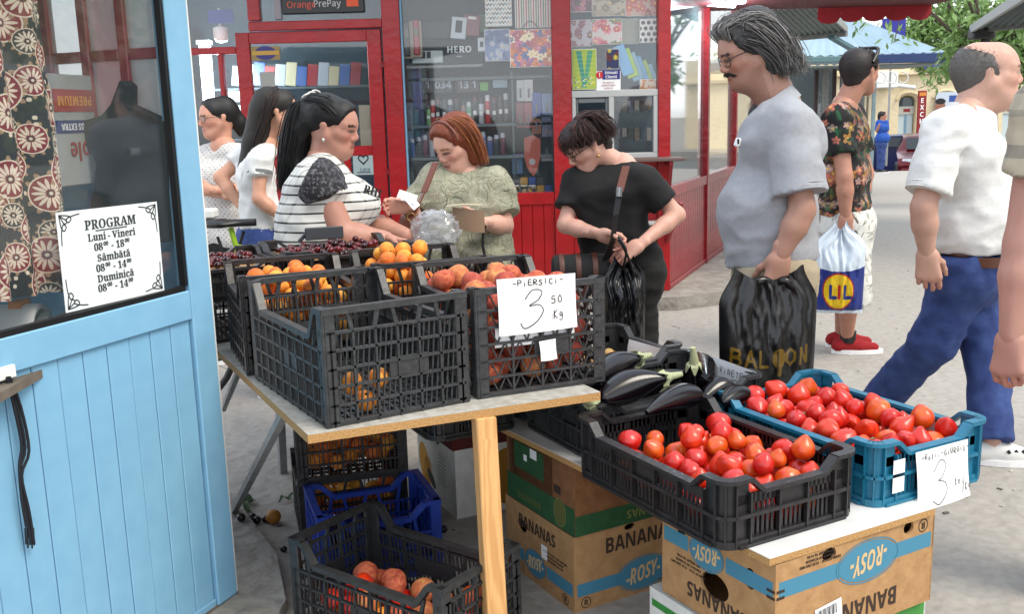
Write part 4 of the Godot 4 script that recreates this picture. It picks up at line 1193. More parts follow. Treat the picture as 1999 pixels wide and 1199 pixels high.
func _background():
	# --- grey canopy of the neighbouring kiosk
	var N := thing("metal_canopy", "grey green corrugated metal canopy projecting beside blue roofed kiosk", "canopy", PX(1570, 40, 12.0))
	var h := N.position.y + 0.02
	var q := func(px, py): return PG(px, py, h) - N.position
	corrugated(N, "sheet", q.call(1440, 25), q.call(1598, 15), q.call(1650, 64), q.call(1500, 78), 14, 0.05, M.canopy)
	var fr := MB.new()
	fr.bar(q.call(1500, 78) + Vector3(0, 0.02, 0), q.call(1652, 64) + Vector3(0, 0.02, 0), 0.05, 0.14)
	fr.bar(q.call(1598, 14) + Vector3(0, 0.04, 0), q.call(1652, 63) + Vector3(0, 0.04, 0), 0.03, 0.08)
	part(N, "edge_trim", fr.mesh(), M.steel)
	var bt := MB.new()
	bt.bar(PX(1622, 72, 14.0) - N.position, PX(1665, 97, 14.6) - N.position, 0.09, 0.05)
	part(N, "strut", bt.mesh(), flat(srgb(0.32, 0.44, 0.48), 0.5))
	# --- blue roofed kiosk
	var z := 18.0
	var gy := ground_y(-z)
	var K := thing("blue_roof_kiosk", "market kiosk with pale blue hipped roof and glazed front", "kiosk", Vector3(PX(1640, 300, z).x, gy, -z))
	var ey := PX(1700, 108, z).y
	var xL := PX(1490, 118, z).x
	var xR := PX(1852, 100, z).x
	var ap := PX(1663, 36, z + 1.8)
	var rf := MB.new()
	var e0 := Vector3(xL, ey, -z)
	var e1 := Vector3(xR, ey, -z)
	var e2 := Vector3(xR, ey, -z - 4.0)
	var e3 := Vector3(xL, ey, -z - 4.0)
	var rl := Vector3(xL + 1.4, ap.y, -z - 1.8)
	var pos := K.position
	var rib := func(a: Vector3, c: Vector3, t0: Vector3, t1: Vector3, n: int):
		for k in n:
			var f0 := float(k) / n
			var f1 := float(k + 1) / n
			var fm := (f0 + f1) * 0.5
			var up := Vector3(0, 0.03, 0)
			rf.quad(a.lerp(c, f0) - pos, a.lerp(c, fm) + up - pos, t0.lerp(t1, fm) + up - pos, t0.lerp(t1, f0) - pos)
			rf.quad(a.lerp(c, fm) + up - pos, a.lerp(c, f1) - pos, t0.lerp(t1, f1) - pos, t0.lerp(t1, fm) + up - pos)
	rib.call(e0, e1, rl, ap, 18)
	rib.call(e1, e2, ap, ap, 18)
	rib.call(e2, e3, ap, rl, 18)
	part(K, "roof", rf.mesh(), M.teal_roof)
	var xe := PX(1640, 110, z).x
	part(K, "eave_band", boxm(Vector3(xR - xe, 0.16, 0.06), 0.01), flat(srgb(0.16, 0.24, 0.42), 0.5), T(Vector3((xR + xe) * 0.5, ey - 0.07, -z + 0.02) - pos))
	part(K, "eave_band", boxm(Vector3(xe - xL, 0.10, 0.06), 0.01), flat(srgb(0.36, 0.48, 0.50), 0.5), T(Vector3((xL + xe) * 0.5, ey - 0.05, -z + 0.02) - pos))
	part(K, "soffit", boxm(Vector3(xR - xL - 0.1, 0.03, 2.0)), M.canopy, T(Vector3((xR + xL) * 0.5, ey - 0.17, -z - 1.0) - pos))
	var zf := z + 1.2
	var xw := PX(1672, 250, zf).x
	part(K, "wall", boxm(Vector3(xw - xL, 0.9, 0.08), 0.01), flat(srgb(0.50, 0.58, 0.60), 0.6), T(Vector3((xw + xL) * 0.5, gy + 0.45, -zf) - pos))
	part(K, "back_wall", boxm(Vector3(xw - xL, ey - gy - 0.1, 0.08)), flat(srgb(0.40, 0.44, 0.45), 0.7), T(Vector3((xw + xL) * 0.5, (gy + ey) * 0.5, -zf - 1.6) - pos))
	for k in 6:
		var x := PX(1590 + k * 17.5, 250, zf).x
		part(K, "mullion", boxm(Vector3(0.06 + 0.06 * (k % 2), ey - gy - 1.05, 0.08), 0.005), flat(srgb(0.22, 0.15, 0.15), 0.5) if k % 2 == 0 else M.steel, T(Vector3(x, (ey + gy + 0.9) * 0.5 - 0.07, -zf) - pos))
		part(K, "pane", boxm(Vector3(0.13, ey - gy - 1.1, 0.01)), M.glass_dim, T(Vector3(x + 0.09, (ey + gy + 0.9) * 0.5 - 0.07, -zf) - pos))
	# its open door, standing out to the right
	var Dn := MB.new()
	var dp := PX(1690, 350, z)
	var dz := z + 0.2
	var dh := PX(1690, 168, dz).y - ground_y(-dz)
	var dw := PX(1706, 250, dz).x - PX(1668, 250, dz).x
	var dx := PX(1687, 250, dz).x
	var dm := noisy(srgb(0.44, 0.53, 0.56), srgb(0.52, 0.60, 0.62), 1.0, 0.5, 0.02, 51)
	var dbase := Vector3(dx, ground_y(-dz) + 0.05, -dz) - pos
	part(K, "open_door_stile", boxm(Vector3(0.06, dh, 0.05), 0.005), dm, T(dbase + Vector3(dw * 0.5 - 0.03, dh * 0.5, 0)))
	part(K, "open_door_stile", boxm(Vector3(0.06, dh, 0.05), 0.005), dm, T(dbase + Vector3(-dw * 0.5 + 0.03, dh * 0.5, 0)))
	part(K, "open_door_panel", boxm(Vector3(dw - 0.12, dh * 0.52, 0.03), 0.005), dm, T(dbase + Vector3(0, dh * 0.26, 0)))
	part(K, "open_door_rail", boxm(Vector3(dw - 0.12, 0.1, 0.05), 0.005), dm, T(dbase + Vector3(0, dh - 0.05, 0)))
	part(K, "open_door_pane", boxm(Vector3(dw - 0.12, dh * 0.42, 0.01)), M.glass_dim, T(dbase + Vector3(0, dh * 0.74, 0)))
	part(K, "open_door_lock", boxm(Vector3(0.06, 0.14, 0.02), 0.004), M.dark, T(dbase + Vector3(0.02, dh * 0.5, 0.03)))
	for k in 3:
		var cb := MB.new()
		var p0 := PX(1715 + k * 22, 140, z - 0.3) - pos
		var pa := []
		for s in 9:
			var an := s / 8.0 * 4.2
			pa.append(p0 + Vector3(0.10 * sin(an) + 0.05 * s / 8.0, -0.10 + 0.10 * cos(an), 0))
		cb.tube(pv(pa), 0.012, 6)
		part(K, "hanging_cable", cb.mesh(), M.white)
	# --- canopy at the right edge
	var R := thing("grey_awning", "grey corrugated metal awning with bracket near tree branches", "awning", PX(1960, 40, 12.0))
	var h2 := R.position.y
	var r := func(px, py): return PG(px, py, h2) - R.position
	corrugated(R, "sheet", r.call(1996, -2), r.call(2250, -60), r.call(2250, 30), r.call(1894, 62), 18, 0.05, M.canopy)
	var rb := MB.new()
	rb.bar(r.call(1894, 62) + Vector3(0, 0.03, 0), r.call(2250, 30) + Vector3(0, 0.03, 0), 0.06, 0.10)
	rb.bar(r.call(1996, -2) + Vector3(0, 0.03, 0), r.call(1894, 62) + Vector3(0, 0.03, 0), 0.04, 0.10)
	part(R, "edge_trim", rb.mesh(), M.steel)
	var rk := MB.new()
	rk.tube(pv([PX(1925, 64, 13.6) - R.position, PX(1922, 84, 13.6) - R.position, PX(1900, 110, 13.6) - R.position, PX(1880, 128, 13.6) - R.position]), 0.07, 8)
	part(R, "bracket", rk.mesh(), flat(srgb(0.20, 0.20, 0.21), 0.5))
	part(R, "bracket_box", boxm(Vector3(0.3, 0.14, 0.2), 0.02), flat(srgb(0.16, 0.16, 0.17), 0.5), T(PX(1915, 66, 13.6) - R.position))
	# --- cream building across the street
	var bz := 44.0
	var B := thing("cream_building", "cream plastered building with arched shopfronts across the street", "building", Vector3(PX(1760, 250, bz).x, -0.5, -bz))
	var bp := B.position
	var bx0 := PX(1380, 250, bz).x
	var bx1 := PX(2160, 250, bz).x
	var arches := [[1689, 1694, 182, 284], [1752, 1787, 186, 284], [1823, 1862, 182, 284], [1888, 1922, 184, 284], [1955, 1995, 184, 284], [1430, 1475, 186, 284], [1510, 1550, 186, 284]]
	var xs := [bx0]
	arches.sort_custom(func(a, c): return a[0] < c[0])
	var wt := PX(1760, 120, bz).y
	var wb := -0.5
	for a in arches:
		var ax0 := PX(a[0], 240, bz).x
		var ax1 := PX(a[1], 240, bz).x
		var at := PX((a[0] + a[1]) * 0.5, a[2], bz).y
		var ab := PX((a[0] + a[1]) * 0.5, a[3], bz).y
		kpart(B, "wall_pier", xs[-1], ax0, wb, wt, -bz - 0.4, -bz, M.cream)
		# wall over the arch
		var pts := PackedVector2Array([Vector2(ax0, wt), Vector2(ax0, at - 0.25)])
		for k in 9:
			var t := k / 8.0
			pts.push_back(Vector2(lerp(ax0, ax1, t), at - 0.25 + 0.25 * sqrt(max(0.0, 1.0 - pow(2 * t - 1, 2)))))
		pts.push_back(Vector2(ax1, wt))
		var mb := MB.new()
		mb.prism(pts, -0.4, 0.0, Basis.IDENTITY, Vector3(0, 0, -bz) - bp)
		part(B, "arch_wall", mb.mesh(), M.cream)
		var tr := MB.new()
		var pa := []
		for k in 11:
			var t := k / 10.0
			pa.append(Vector3(lerp(ax0 - 0.12, ax1 + 0.12, t), at - 0.2 + 0.32 * sqrt(max(0.0, 1.0 - pow(2 * t - 1, 2))), -bz + 0.03) - bp)
		tr.tube(pv(pa), 0.07, 6)
		part(B, "arch_moulding", tr.mesh(), M.cream)
		kpart(B, "wall_below", ax0, ax1, wb, ab, -bz - 0.4, -bz, M.cream)
		# joinery
		kpart(B, "door_leaf", ax0 + 0.05, ax1 - 0.05, ab, ab + (at - ab) * 0.62, -bz - 0.32, -bz - 0.28, flat(srgb(0.74, 0.80, 0.82), 0.4))
		kpart(B, "door_frame", (ax0 + ax1) * 0.5 + 0.0, (ax0 + ax1) * 0.5 + 0.08, ab, ab + (at - ab) * 0.62, -bz - 0.28, -bz - 0.24, flat(srgb(0.45, 0.60, 0.70), 0.4))
		kpart(B, "transom_pane", ax0 + 0.03, ax1 - 0.03, ab + (at - ab) * 0.78, at - 0.1, -bz - 0.3, -bz - 0.28, flat(srgb(0.30, 0.35, 0.37), 0.1))
		kpart(B, "shop_board", ax0 + 0.03, ax1 - 0.03, ab + (at - ab) * 0.62, ab + (at - ab) * 0.78, -bz - 0.27, -bz - 0.22, flat(srgb(0.72, 0.72, 0.68), 0.5))
		kpart(B, "board_print", ax0 + 0.3, ax1 - 0.2, ab + (at - ab) * 0.67, ab + (at - ab) * 0.73, -bz - 0.219, -bz - 0.21, flat(srgb(0.55, 0.10, 0.12), 0.5))
		xs.append(ax1)
	kpart(B, "wall_pier", xs[-1], bx1, wb, wt, -bz - 0.4, -bz, M.cream)
	kpart(B, "cornice", bx0, bx1, PX(1760, 146, bz).y, PX(1760, 140, bz).y, -bz + 0.001, -bz + 0.25, M.cream)
	kpart(B, "fascia_board", PX(1796, 120, bz).x, PX(1866, 120, bz).x, PX(1830, 134, bz).y, PX(1830, 104, bz).y, -bz + 0.26, -bz + 0.4, flat(srgb(0.14, 0.22, 0.62), 0.5))
	kpart(B, "upper_wall", bx0, bx1, wt, wt + 0.6, -bz - 0.5, -bz - 0.02, M.cream)
	kpart(B, "rear_wall", bx0, bx1, wb, wt, -bz - 1.0, -bz - 0.9, M.cream)
	for k in 2:
		var pp := MB.new()
		pp.tube(pv([PX(1715 + 30 * k, 165 + k, bz - 0.5) - bp, PX(1745 + 40 * k, 170 + k, bz - 0.5) - bp]), 0.09, 8)
		part(B, "gutter_pipe", pp.mesh(), M.white)
	var ac := MB.new()
	ac.cbox(PX(1728, 156, bz - 0.4) - bp, Vector3(0.95, 0.7, 0.4), 0.04)
	part(B, "air_conditioner", ac.mesh(), M.white)
	# hanging exchange sign
	var E := thing("exchange_sign", "tall red hanging sign with white vertical capital letters", "sign", PX(1797, 232, bz - 1.0))
	var sh := PX(1797, 176, bz - 1.0).y - PX(1797, 258, bz - 1.0).y
	part(E, "board", boxm(Vector3(0.36, sh + 0.3, 0.1), 0.02), flat(srgb(0.50, 0.06, 0.08), 0.5), T(Vector3(0, 0.15, 0)))
	part(E, "yellow_head", boxm(Vector3(0.28, 0.14, 0.01)), flat(srgb(0.80, 0.50, 0.15), 0.5), T(Vector3(0, sh * 0.5 + 0.15, 0.056)))
	for k in 8:
		text(E, "EXCHANGE"[k], 0.20, T(Vector3(0, sh * 0.5 - 0.12 - k * 0.29, 0.052)), M.paper, "Droid Sans", true)
	var F := thing("portrait_poster", "large shop poster with a dark haired head and blue print", "poster", PX(1843, 205, bz - 0.15))
	part(F, "sheet", boxm(Vector3(1.0, 1.3, 0.02)), flat(srgb(0.72, 0.76, 0.80), 0.5), T(Vector3(0.1, -0.1, 0)))
	var hd := MB.new()
	hd.lathe(PackedVector2Array([Vector2(0, 0.004), Vector2(0.22, 0.004), Vector2(0.22, 0)]), 20, Vector3(-0.2, -0.05, 0.012), Basis(Vector3.RIGHT, PI / 2) * Basis.from_scale(Vector3(1, 1, 1.35)))
	part(F, "face_print", hd.mesh(), flat(srgb(0.55, 0.36, 0.28), 0.6))
	var hh := MB.new()
	hh.lathe(PackedVector2Array([Vector2(0, 0.004), Vector2(0.23, 0.004), Vector2(0.23, 0)]), 20, Vector3(-0.2, 0.16, 0.014), Basis(Vector3.RIGHT, PI / 2) * Basis.from_scale(Vector3(1, 1, 0.55)))
	part(F, "hair_print", hh.mesh(), M.black)
	part(F, "blue_print", boxm(Vector3(0.35, 0.4, 0.003)), flat(srgb(0.16, 0.28, 0.55), 0.5), T(Vector3(0.35, 0.2, 0.013)))
	# blue hoarding above the roofs
	var Hb := thing("blue_hoarding", "plain violet blue hoarding standing above the kiosk roofs", "hoarding", PX(1743, 70, 28.4))
	part(Hb, "panel", boxm(Vector3(0.64, 0.52, 0.08), 0.01), flat(srgb(0.12, 0.13, 0.52), 0.5), T(Vector3(0, 0.21, 0)))
	part(Hb, "mast", boxm(Vector3(0.045, 3.6, 0.045)), M.steel, T(Vector3(0, -1.8, -0.1)))
	# cars
	car("parked_car", "dark blue parked car with pale bonnet behind the woman in blue", PX(1735, 320, 33.0), srgb(0.10, 0.13, 0.32), -0.55)
	car("parked_car", "dark red parked car partly hidden by the walking man", PX(1800, 325, 31.5), srgb(0.35, 0.04, 0.06), 1.25)
	# trees
	var c1 := []
	for t in [[1800, 45, 0.9], [1840, 70, 0.9], [1875, 30, 1.0], [1910, 60, 1.0], [1850, 15, 1.0], [1790, 80, 0.6], [1930, 20, 1.1], [1825, 40, 1.0], [1890, 90, 0.8]]:
		c1.append([PX(t[0], t[1], 30.0), Vector3.ONE * t[2] * 0.95])
	tree("pale green street tree rising behind the blue roofed kiosk", Vector3(PX(1880, 100, 30.0).x, -0.9, -30.0), 4.6, c1, 0.22, 620, 71)
	var c2 := []
	for t in [[1905, 100, 0.32], [1945, 95, 0.35], [1985, 110, 0.36], [1890, 120, 0.25], [1970, 75, 0.4], [1925, 115, 0.3], [2010, 90, 0.4], [1875, 85, 0.25], [1960, 130, 0.3]]:
		c2.append([PX(t[0], t[1], 15.0), Vector3.ONE * t[2]])
	for t in [[0.2, 3.1, 0.3], [0.9, 3.4, -0.2], [-0.7, 3.2, 0.5], [0.5, 3.9, 0.4], [-0.3, 4.0, -0.5], [-1.1, 3.6, -0.2], [1.3, 3.0, 0.6], [-1.5, 3.0, 0.6]]:
		c2.append([Vector3(7.3 + t[0], t[1], -15.4 + t[2]), Vector3.ONE * 0.6])
	tree("street tree with drooping long leaves behind the balding man", Vector3(PX(1935, 100, 15.5).x, ground_y(-15.5), -15.5), 2.6, c2, 0.16, 190, 72)
	# things across the way that the kiosk's side glass mirrors
	var c3 := []
	for t in [[0, 0.6, 0], [0.9, 0.2, 0.4], [-0.9, 0.3, 0.2], [0.2, -0.4, 0.9], [0.4, 1.1, -0.5], [-0.5, -0.6, -0.6], [1.2, 0.9, -0.3]]:
		c3.append([Vector3(8.6, 3.0, -7.0) + Vector3(t[0], t[1], t[2]), Vector3.ONE * 0.75])
	tree("leafy street tree standing across from the kiosk side glass", Vector3(8.6, 0, -7.0), 2.8, c3, 0.2, 320, 73)
	var G := thing("pale_shop", "long pale shop building facing the kiosk side glass", "building", Vector3(15.0, 0, -6.0))
	part(G, "wall", boxm(Vector3(0.4, 4.2, 26)), flat(srgb(0.80, 0.76, 0.66), 0.9), T(Vector3(0, 2.1, 0)))
	for k in 6:
		part(G, "window", boxm(Vector3(0.1, 1.6, 1.4), 0.02), flat(srgb(0.25, 0.32, 0.36), 0.1), T(Vector3(-0.24, 1.6, -10 + k * 4)))
		part(G, "window_surround", boxm(Vector3(0.08, 1.9, 1.7), 0.02), M.white, T(Vector3(-0.2, 1.6, -10 + k * 4)))
func kpart(W: Node3D, called: String, x0: float, x1: float, y0: float, y1: float, z0: float, z1: float, m: Material):
	part(W, called, boxm(Vector3(x1 - x0, y1 - y0, z1 - z0)), m, T(Vector3((x0 + x1) * 0.5, (y0 + y1) * 0.5, (z0 + z1) * 0.5) - W.position))
func car(called: String, label: String, at: Vector3, colr: Color, turn: float):
	at.y = -0.9
	var o := thing(called, label, "car", at, turn)
	var b := MB.new()
	var side := PackedVector2Array([Vector2(-2.05, 0.22), Vector2(-2.12, 0.55), Vector2(-1.95, 0.74), Vector2(-0.95, 0.90), Vector2(-0.35, 1.36), Vector2(0.95, 1.40), Vector2(1.65, 0.98), Vector2(2.05, 0.92), Vector2(2.1, 0.3), Vector2(1.9, 0.2)])
	var k0 := b.v.size()
	# body: side profile lofted with a rounded, narrower roof
	var f := func(u, v):
		var n := side.size()
		var s: float = fposmod(u, 1.0) * n
		var a := int(s) % n
		var p: Vector2 = side[a].lerp(side[(a + 1) % n], s - floor(s))
		var x: float = lerp(-1.0, 1.0, v)
		var wx: float = sign(x) * pow(absf(x), 0.45)
		var hw: float = 0.84 - 0.22 * smoothstep(0.85, 1.4, p.y)
		var sq: float = 1.0 - 0.06 * pow(absf(x), 4)
		return Vector3(p.x * sq, 0.6 + (p.y - 0.6) * sq, wx * hw)
	b.grid(60, 12, f, true)
	for e in [-1.0, 1.0]:
		var pp := PackedVector2Array()
		for q in side:
			pp.push_back(Vector2(q.x * 0.94, 0.6 + (q.y - 0.6) * 0.94))
		b.prism(pp, e * 0.6, e * 0.61)
	part(o, "body", b.mesh(), flat(colr, 0.2, 0.3))
	part(o, "windscreen", boxm(Vector3(0.02, 0.55, 1.1), 0.005), flat(srgb(0.10, 0.12, 0.13), 0.08), T(Vector3(-0.68, 1.13, 0), Basis(Vector3(0, 0, 1), -0.92)))
	for e in [-1.0, 1.0]:
		part(o, "side_window", boxm(Vector3(1.25, 0.32, 0.02), 0.005), flat(srgb(0.10, 0.12, 0.13), 0.08), T(Vector3(0.3, 1.14, e * 0.70), Basis(Vector3.RIGHT, -e * 0.35)))
		part(o, "headlight", boxm(Vector3(0.1, 0.13, 0.36), 0.03), flat(srgb(0.75, 0.78, 0.80), 0.1), T(Vector3(-1.98, 0.66, e * 0.55), RY(e * 0.25)))
		for wx in [-1.3, 1.35]:
			var t := MB.new()
			t.lathe(PackedVector2Array([Vector2(0.18, -0.09), Vector2(0.30, -0.1), Vector2(0.31, 0.0), Vector2(0.30, 0.1), Vector2(0.18, 0.09)]), 20, Vector3.ZERO, Basis(Vector3.RIGHT, PI / 2))
			var w := part(o, "wheel", t.mesh(), M.black, T(Vector3(wx, 0.31, e * 0.78)))
			var ri := MB.new()
			ri.lathe(PackedVector2Array([Vector2(0, -0.06), Vector2(0.19, -0.08), Vector2(0.19, 0.08), Vector2(0, 0.06)]), 16, Vector3.ZERO, Basis(Vector3.RIGHT, PI / 2))
			part(w, "rim", ri.mesh(), M.metal)
	part(o, "grille", boxm(Vector3(0.06, 0.15, 0.7), 0.02), M.dark, T(Vector3(-2.08, 0.62, 0)))
	part(o, "bumper", boxm(Vector3(0.2, 0.16, 1.5), 0.05), flat(colr, 0.3), T(Vector3(-2.05, 0.38, 0)))
	part(o, "number_plate", boxm(Vector3(0.02, 0.1, 0.45)), M.white, T(Vector3(-2.16, 0.42, 0)))
# ---------- crates ----------
func rim_line(w: float, h: float, low: float, e0 := 0.05, e1 := 0.095) -> Array:
	if low >= h - 0.001:
		return [Vector2(-w * 0.5, h), Vector2(w * 0.5, h)]
	return [Vector2(-w * 0.5, h), Vector2(-w * 0.5 + e0, h), Vector2(-w * 0.5 + e1, low), Vector2(w * 0.5 - e1, low), Vector2(w * 0.5 - e0, h), Vector2(w * 0.5, h)]
func rim_at(r: Array, x: float) -> float:
	for k in r.size() - 1:
		if x <= r[k + 1].x + 1e-6:
			return lerp(r[k].y, r[k + 1].y, clamp((x - r[k].x) / max(1e-6, r[k + 1].x - r[k].x), 0.0, 1.0))
	return r[-1].y
func lattice(w: float, h: float, low: float, style: String) -> ArrayMesh:
	# wall of a tall mesh crate: x along, y up, outer face near z = 0
	var b := MB.new()
	var r := rim_line(w, h, low)
	for k in r.size() - 1:
		b.bar(Vector3(r[k].x, r[k].y - 0.008, -0.008), Vector3(r[k + 1].x, r[k + 1].y - 0.008, -0.008), 0.016, 0.022, Vector3.UP if absf(r[k].y - r[k + 1].y) < 0.001 else Vector3(0, 1, 0.01))
	var ys := [0.012]
	var step := 0.046
	var y := 0.055
	while y < low - 0.03:
		ys.append(y)
		y += step
	for q in ys:
		b.box(Vector3(0, q, -0.003), Vector3(w - 0.02, 0.0065, 0.010))
	var hw := w * 0.5 - 0.02
	if style == "slant" or style == "straight":
		var n := int(w / 0.0165)
		var sl := 0.02 if style == "slant" else 0.0
		var ytop: float = ys[-1]
		for k in n:
			var x: float = lerp(-hw, hw, (k + 0.5) / n)
			b.bar(Vector3(x - sl * 0.5, 0.01, -0.006), Vector3(x + sl * 0.5, ytop, -0.006), 0.0038, 0.004, Vector3.RIGHT)
		var n2 := int(w / 0.062)
		for k in n2 + 1:
			var x: float = lerp(-hw, hw, float(k) / n2)
			b.bar(Vector3(x, ytop, -0.006), Vector3(x + (0.012 if k % 2 == 0 else -0.012), rim_at(r, x) - 0.008, -0.006), 0.010, 0.008, Vector3.RIGHT)
			b.box(Vector3(x, ytop * 0.5, -0.003), Vector3(0.006, ytop, 0.010))
	else:
		for k in ys.size():
			var y0: float = ys[k]
			var y1: float = ys[k + 1] if k + 1 < ys.size() else low - 0.012
			var n := int(w / 0.045)
			for j in n:
				var x0: float = lerp(-hw, hw, float(j) / n)
				var x1: float = lerp(-hw, hw, float(j + 1) / n)
				var xm := (x0 + x1) * 0.5
				b.bar(Vector3(x0, y0, -0.006), Vector3(xm, y1, -0.006), 0.0042, 0.004)
				b.bar(Vector3(xm, y1, -0.006), Vector3(x1, y0, -0.006), 0.0042, 0.004)
				if j % 2 == 0:
					b.bar(Vector3(x0, y0, -0.004), Vector3(x0, y1, -0.004), 0.006, 0.008, Vector3.RIGHT)
	# blank plate for a label
	if style != "straight":
		b.box(Vector3(0.03, h * 0.43, -0.005), Vector3(w * 0.27, 0.05, 0.006))
	return b.mesh()
func crate_bottom(w: float, l: float) -> ArrayMesh:
	var b := MB.new()
	var n := int(w / 0.03)
	for k in n:
		b.box(Vector3(lerp(-w * 0.5, w * 0.5, (k + 0.5) / n), 0.008, 0), Vector3(0.012, 0.008, l - 0.02))
	var m := int(l / 0.04)
	for k in m:
		b.box(Vector3(0, 0.006, lerp(-l * 0.5, l * 0.5, (k + 0.5) / m)), Vector3(w - 0.02, 0.006, 0.012))
	for s in [-1.0, 1.0]:
		b.box(Vector3(s * (w * 0.5 - 0.008), 0.007, 0), Vector3(0.014, 0.014, l))
		b.box(Vector3(0, 0.007, s * (l * 0.5 - 0.008)), Vector3(w, 0.014, 0.014))
	return b.mesh()
func post_mesh(h: float) -> ArrayMesh:
	var b := MB.new()
	b.cbox(Vector3(-0.016, h * 0.5, -0.003), Vector3(0.036, h, 0.010), 0.003)
	b.cbox(Vector3(-0.003, h * 0.5, -0.020), Vector3(0.010, h, 0.030), 0.003)
	b.box(Vector3(-0.018, h - 0.004, -0.018), Vector3(0.028, 0.006, 0.028))
	for k in 3:
		b.box(Vector3(-0.018, h * (0.2 + 0.3 * k), 0.0022), Vector3(0.006, 0.014, 0.002))
	return b.mesh()
var crate_parts := {}
func tall_crate(label: String, corner: Vector3, turn: float, w: float, l: float, h: float, low: float, style: String, m: Material, group := "", front_low := -1.0) -> Node3D:
	# corner = near-left foot
	var bs := RY(turn)
	var o := thing("fruit_crate", label, "crate", corner + bs * Vector3(w * 0.5, 0, -l * 0.5), turn, group)
	var key := "%s %.2f %.2f %.2f %.2f %.2f" % [style, w, l, h, low, front_low]
	if not crate_parts.has(key):
		crate_parts[key] = [lattice(w, h, h if front_low < 0 else front_low, style), lattice(l, h, low, style), crate_bottom(w, l), post_mesh(h)]
	var P: Array = crate_parts[key]
	part(o, "end_wall", P[0], m, T(Vector3(0, 0, l * 0.5)))
	part(o, "end_wall", P[0], m, T(Vector3(0, 0, -l * 0.5), RY(PI)))
	part(o, "side_wall", P[1], m, T(Vector3(-w * 0.5, 0, 0), RY(-PI / 2)))
	part(o, "side_wall", P[1], m, T(Vector3(w * 0.5, 0, 0), RY(PI / 2)))
	part(o, "bottom", P[2], m)
	for k in 4:
		var sx: float = [1, 1, -1, -1][k]
		var sz: float = [1, -1, -1, 1][k]
		part(o, "corner_post", P[3], m, T(Vector3(sx * (w if k % 2 == 0 else w) * 0.5, 0, sz * l * 0.5), RY([0.0, PI / 2, PI, -PI / 2][k])))
	return o
func slotted(w: float, h: float, low: float, ng: int, plate: int) -> ArrayMesh:
	var b := MB.new()
	var r := rim_line(w - 0.07, h, low, 0.035, 0.07)
	for k in r.size() - 1:
		b.bar(Vector3(r[k].x, r[k].y - 0.005, 0.0), Vector3(r[k + 1].x, r[k + 1].y - 0.005, 0.0), 0.010, 0.026, Vector3(0, 1, 0.01))
	var W := w - 0.07
	b.box(Vector3(0, 0.009, -0.004), Vector3(W, 0.018, 0.016))
	b.box(Vector3(0, 0.004, 0.004), Vector3(W, 0.008, 0.014))
	var mid := h * 0.45
	b.box(Vector3(0, mid, -0.001), Vector3(W, 0.009, 0.018))
	b.box(Vector3(0, low - 0.022, -0.006), Vector3(W, 0.024, 0.004))
	# end plates under the raised corners
	for s in [-1.0, 1.0]:
		b.box(Vector3(s * (W * 0.5 - 0.018), h * 0.5, -0.006), Vector3(0.036, h - 0.012, 0.004))
	var gw := (W - 0.072) / ng
	for g in ng:
		var x0 := -W * 0.5 + 0.036 + g * gw
		b.box(Vector3(x0, low * 0.5, -0.001), Vector3(0.005, low - 0.01, 0.016))
		if g == ng - 1:
			b.box(Vector3(x0 + gw, low * 0.5, -0.001), Vector3(0.005, low - 0.01, 0.016))
		var nb := 6
		for k in nb + 1:
			b.box(Vector3(x0 + gw * k / nb, low * 0.5, -0.006), Vector3(gw / nb * 0.52, low - 0.02, 0.004))
		if g == plate:
			b.box(Vector3(x0 + gw * 0.5, (mid + low) * 0.5, -0.004), Vector3(gw, low - mid, 0.004))
	return b.mesh()
func round_corner(h: float) -> ArrayMesh:
	var b := MB.new()
	var R := 0.035
	for k in 5:
		var a := PI / 2 * (k + 0.5) / 5
		var d := Vector3(cos(a), 0, sin(a))
		var tg := Vector3(-sin(a), 0, cos(a))
		var bs := Basis(tg, Vector3.UP, tg.cross(Vector3.UP))
		var wd := R * PI / 2 / 5 * 1.12
		var ce := Vector3(-R, 0, -R) + d * R
		b.box(ce + Vector3(0, h * 0.5 - 0.004, 0) - d * 0.005, Vector3(wd, h - 0.008, 0.004), bs)
		b.box(ce + Vector3(0, h - 0.005, 0), Vector3(wd * 1.25, 0.010, 0.026), bs)
		b.box(ce + Vector3(0, h * 0.45, 0) - d * 0.001, Vector3(wd * 1.1, 0.008, 0.016), bs)
		b.box(ce + Vector3(0, 0.009, 0) - d * 0.003, Vector3(wd * 1.1, 0.018, 0.016), bs)
		if k == 0 or k == 4 or k == 2:
			b.box(ce + Vector3(0, h * 0.5, 0), Vector3(0.004, h - 0.01, 0.014), bs)
	return b.mesh()
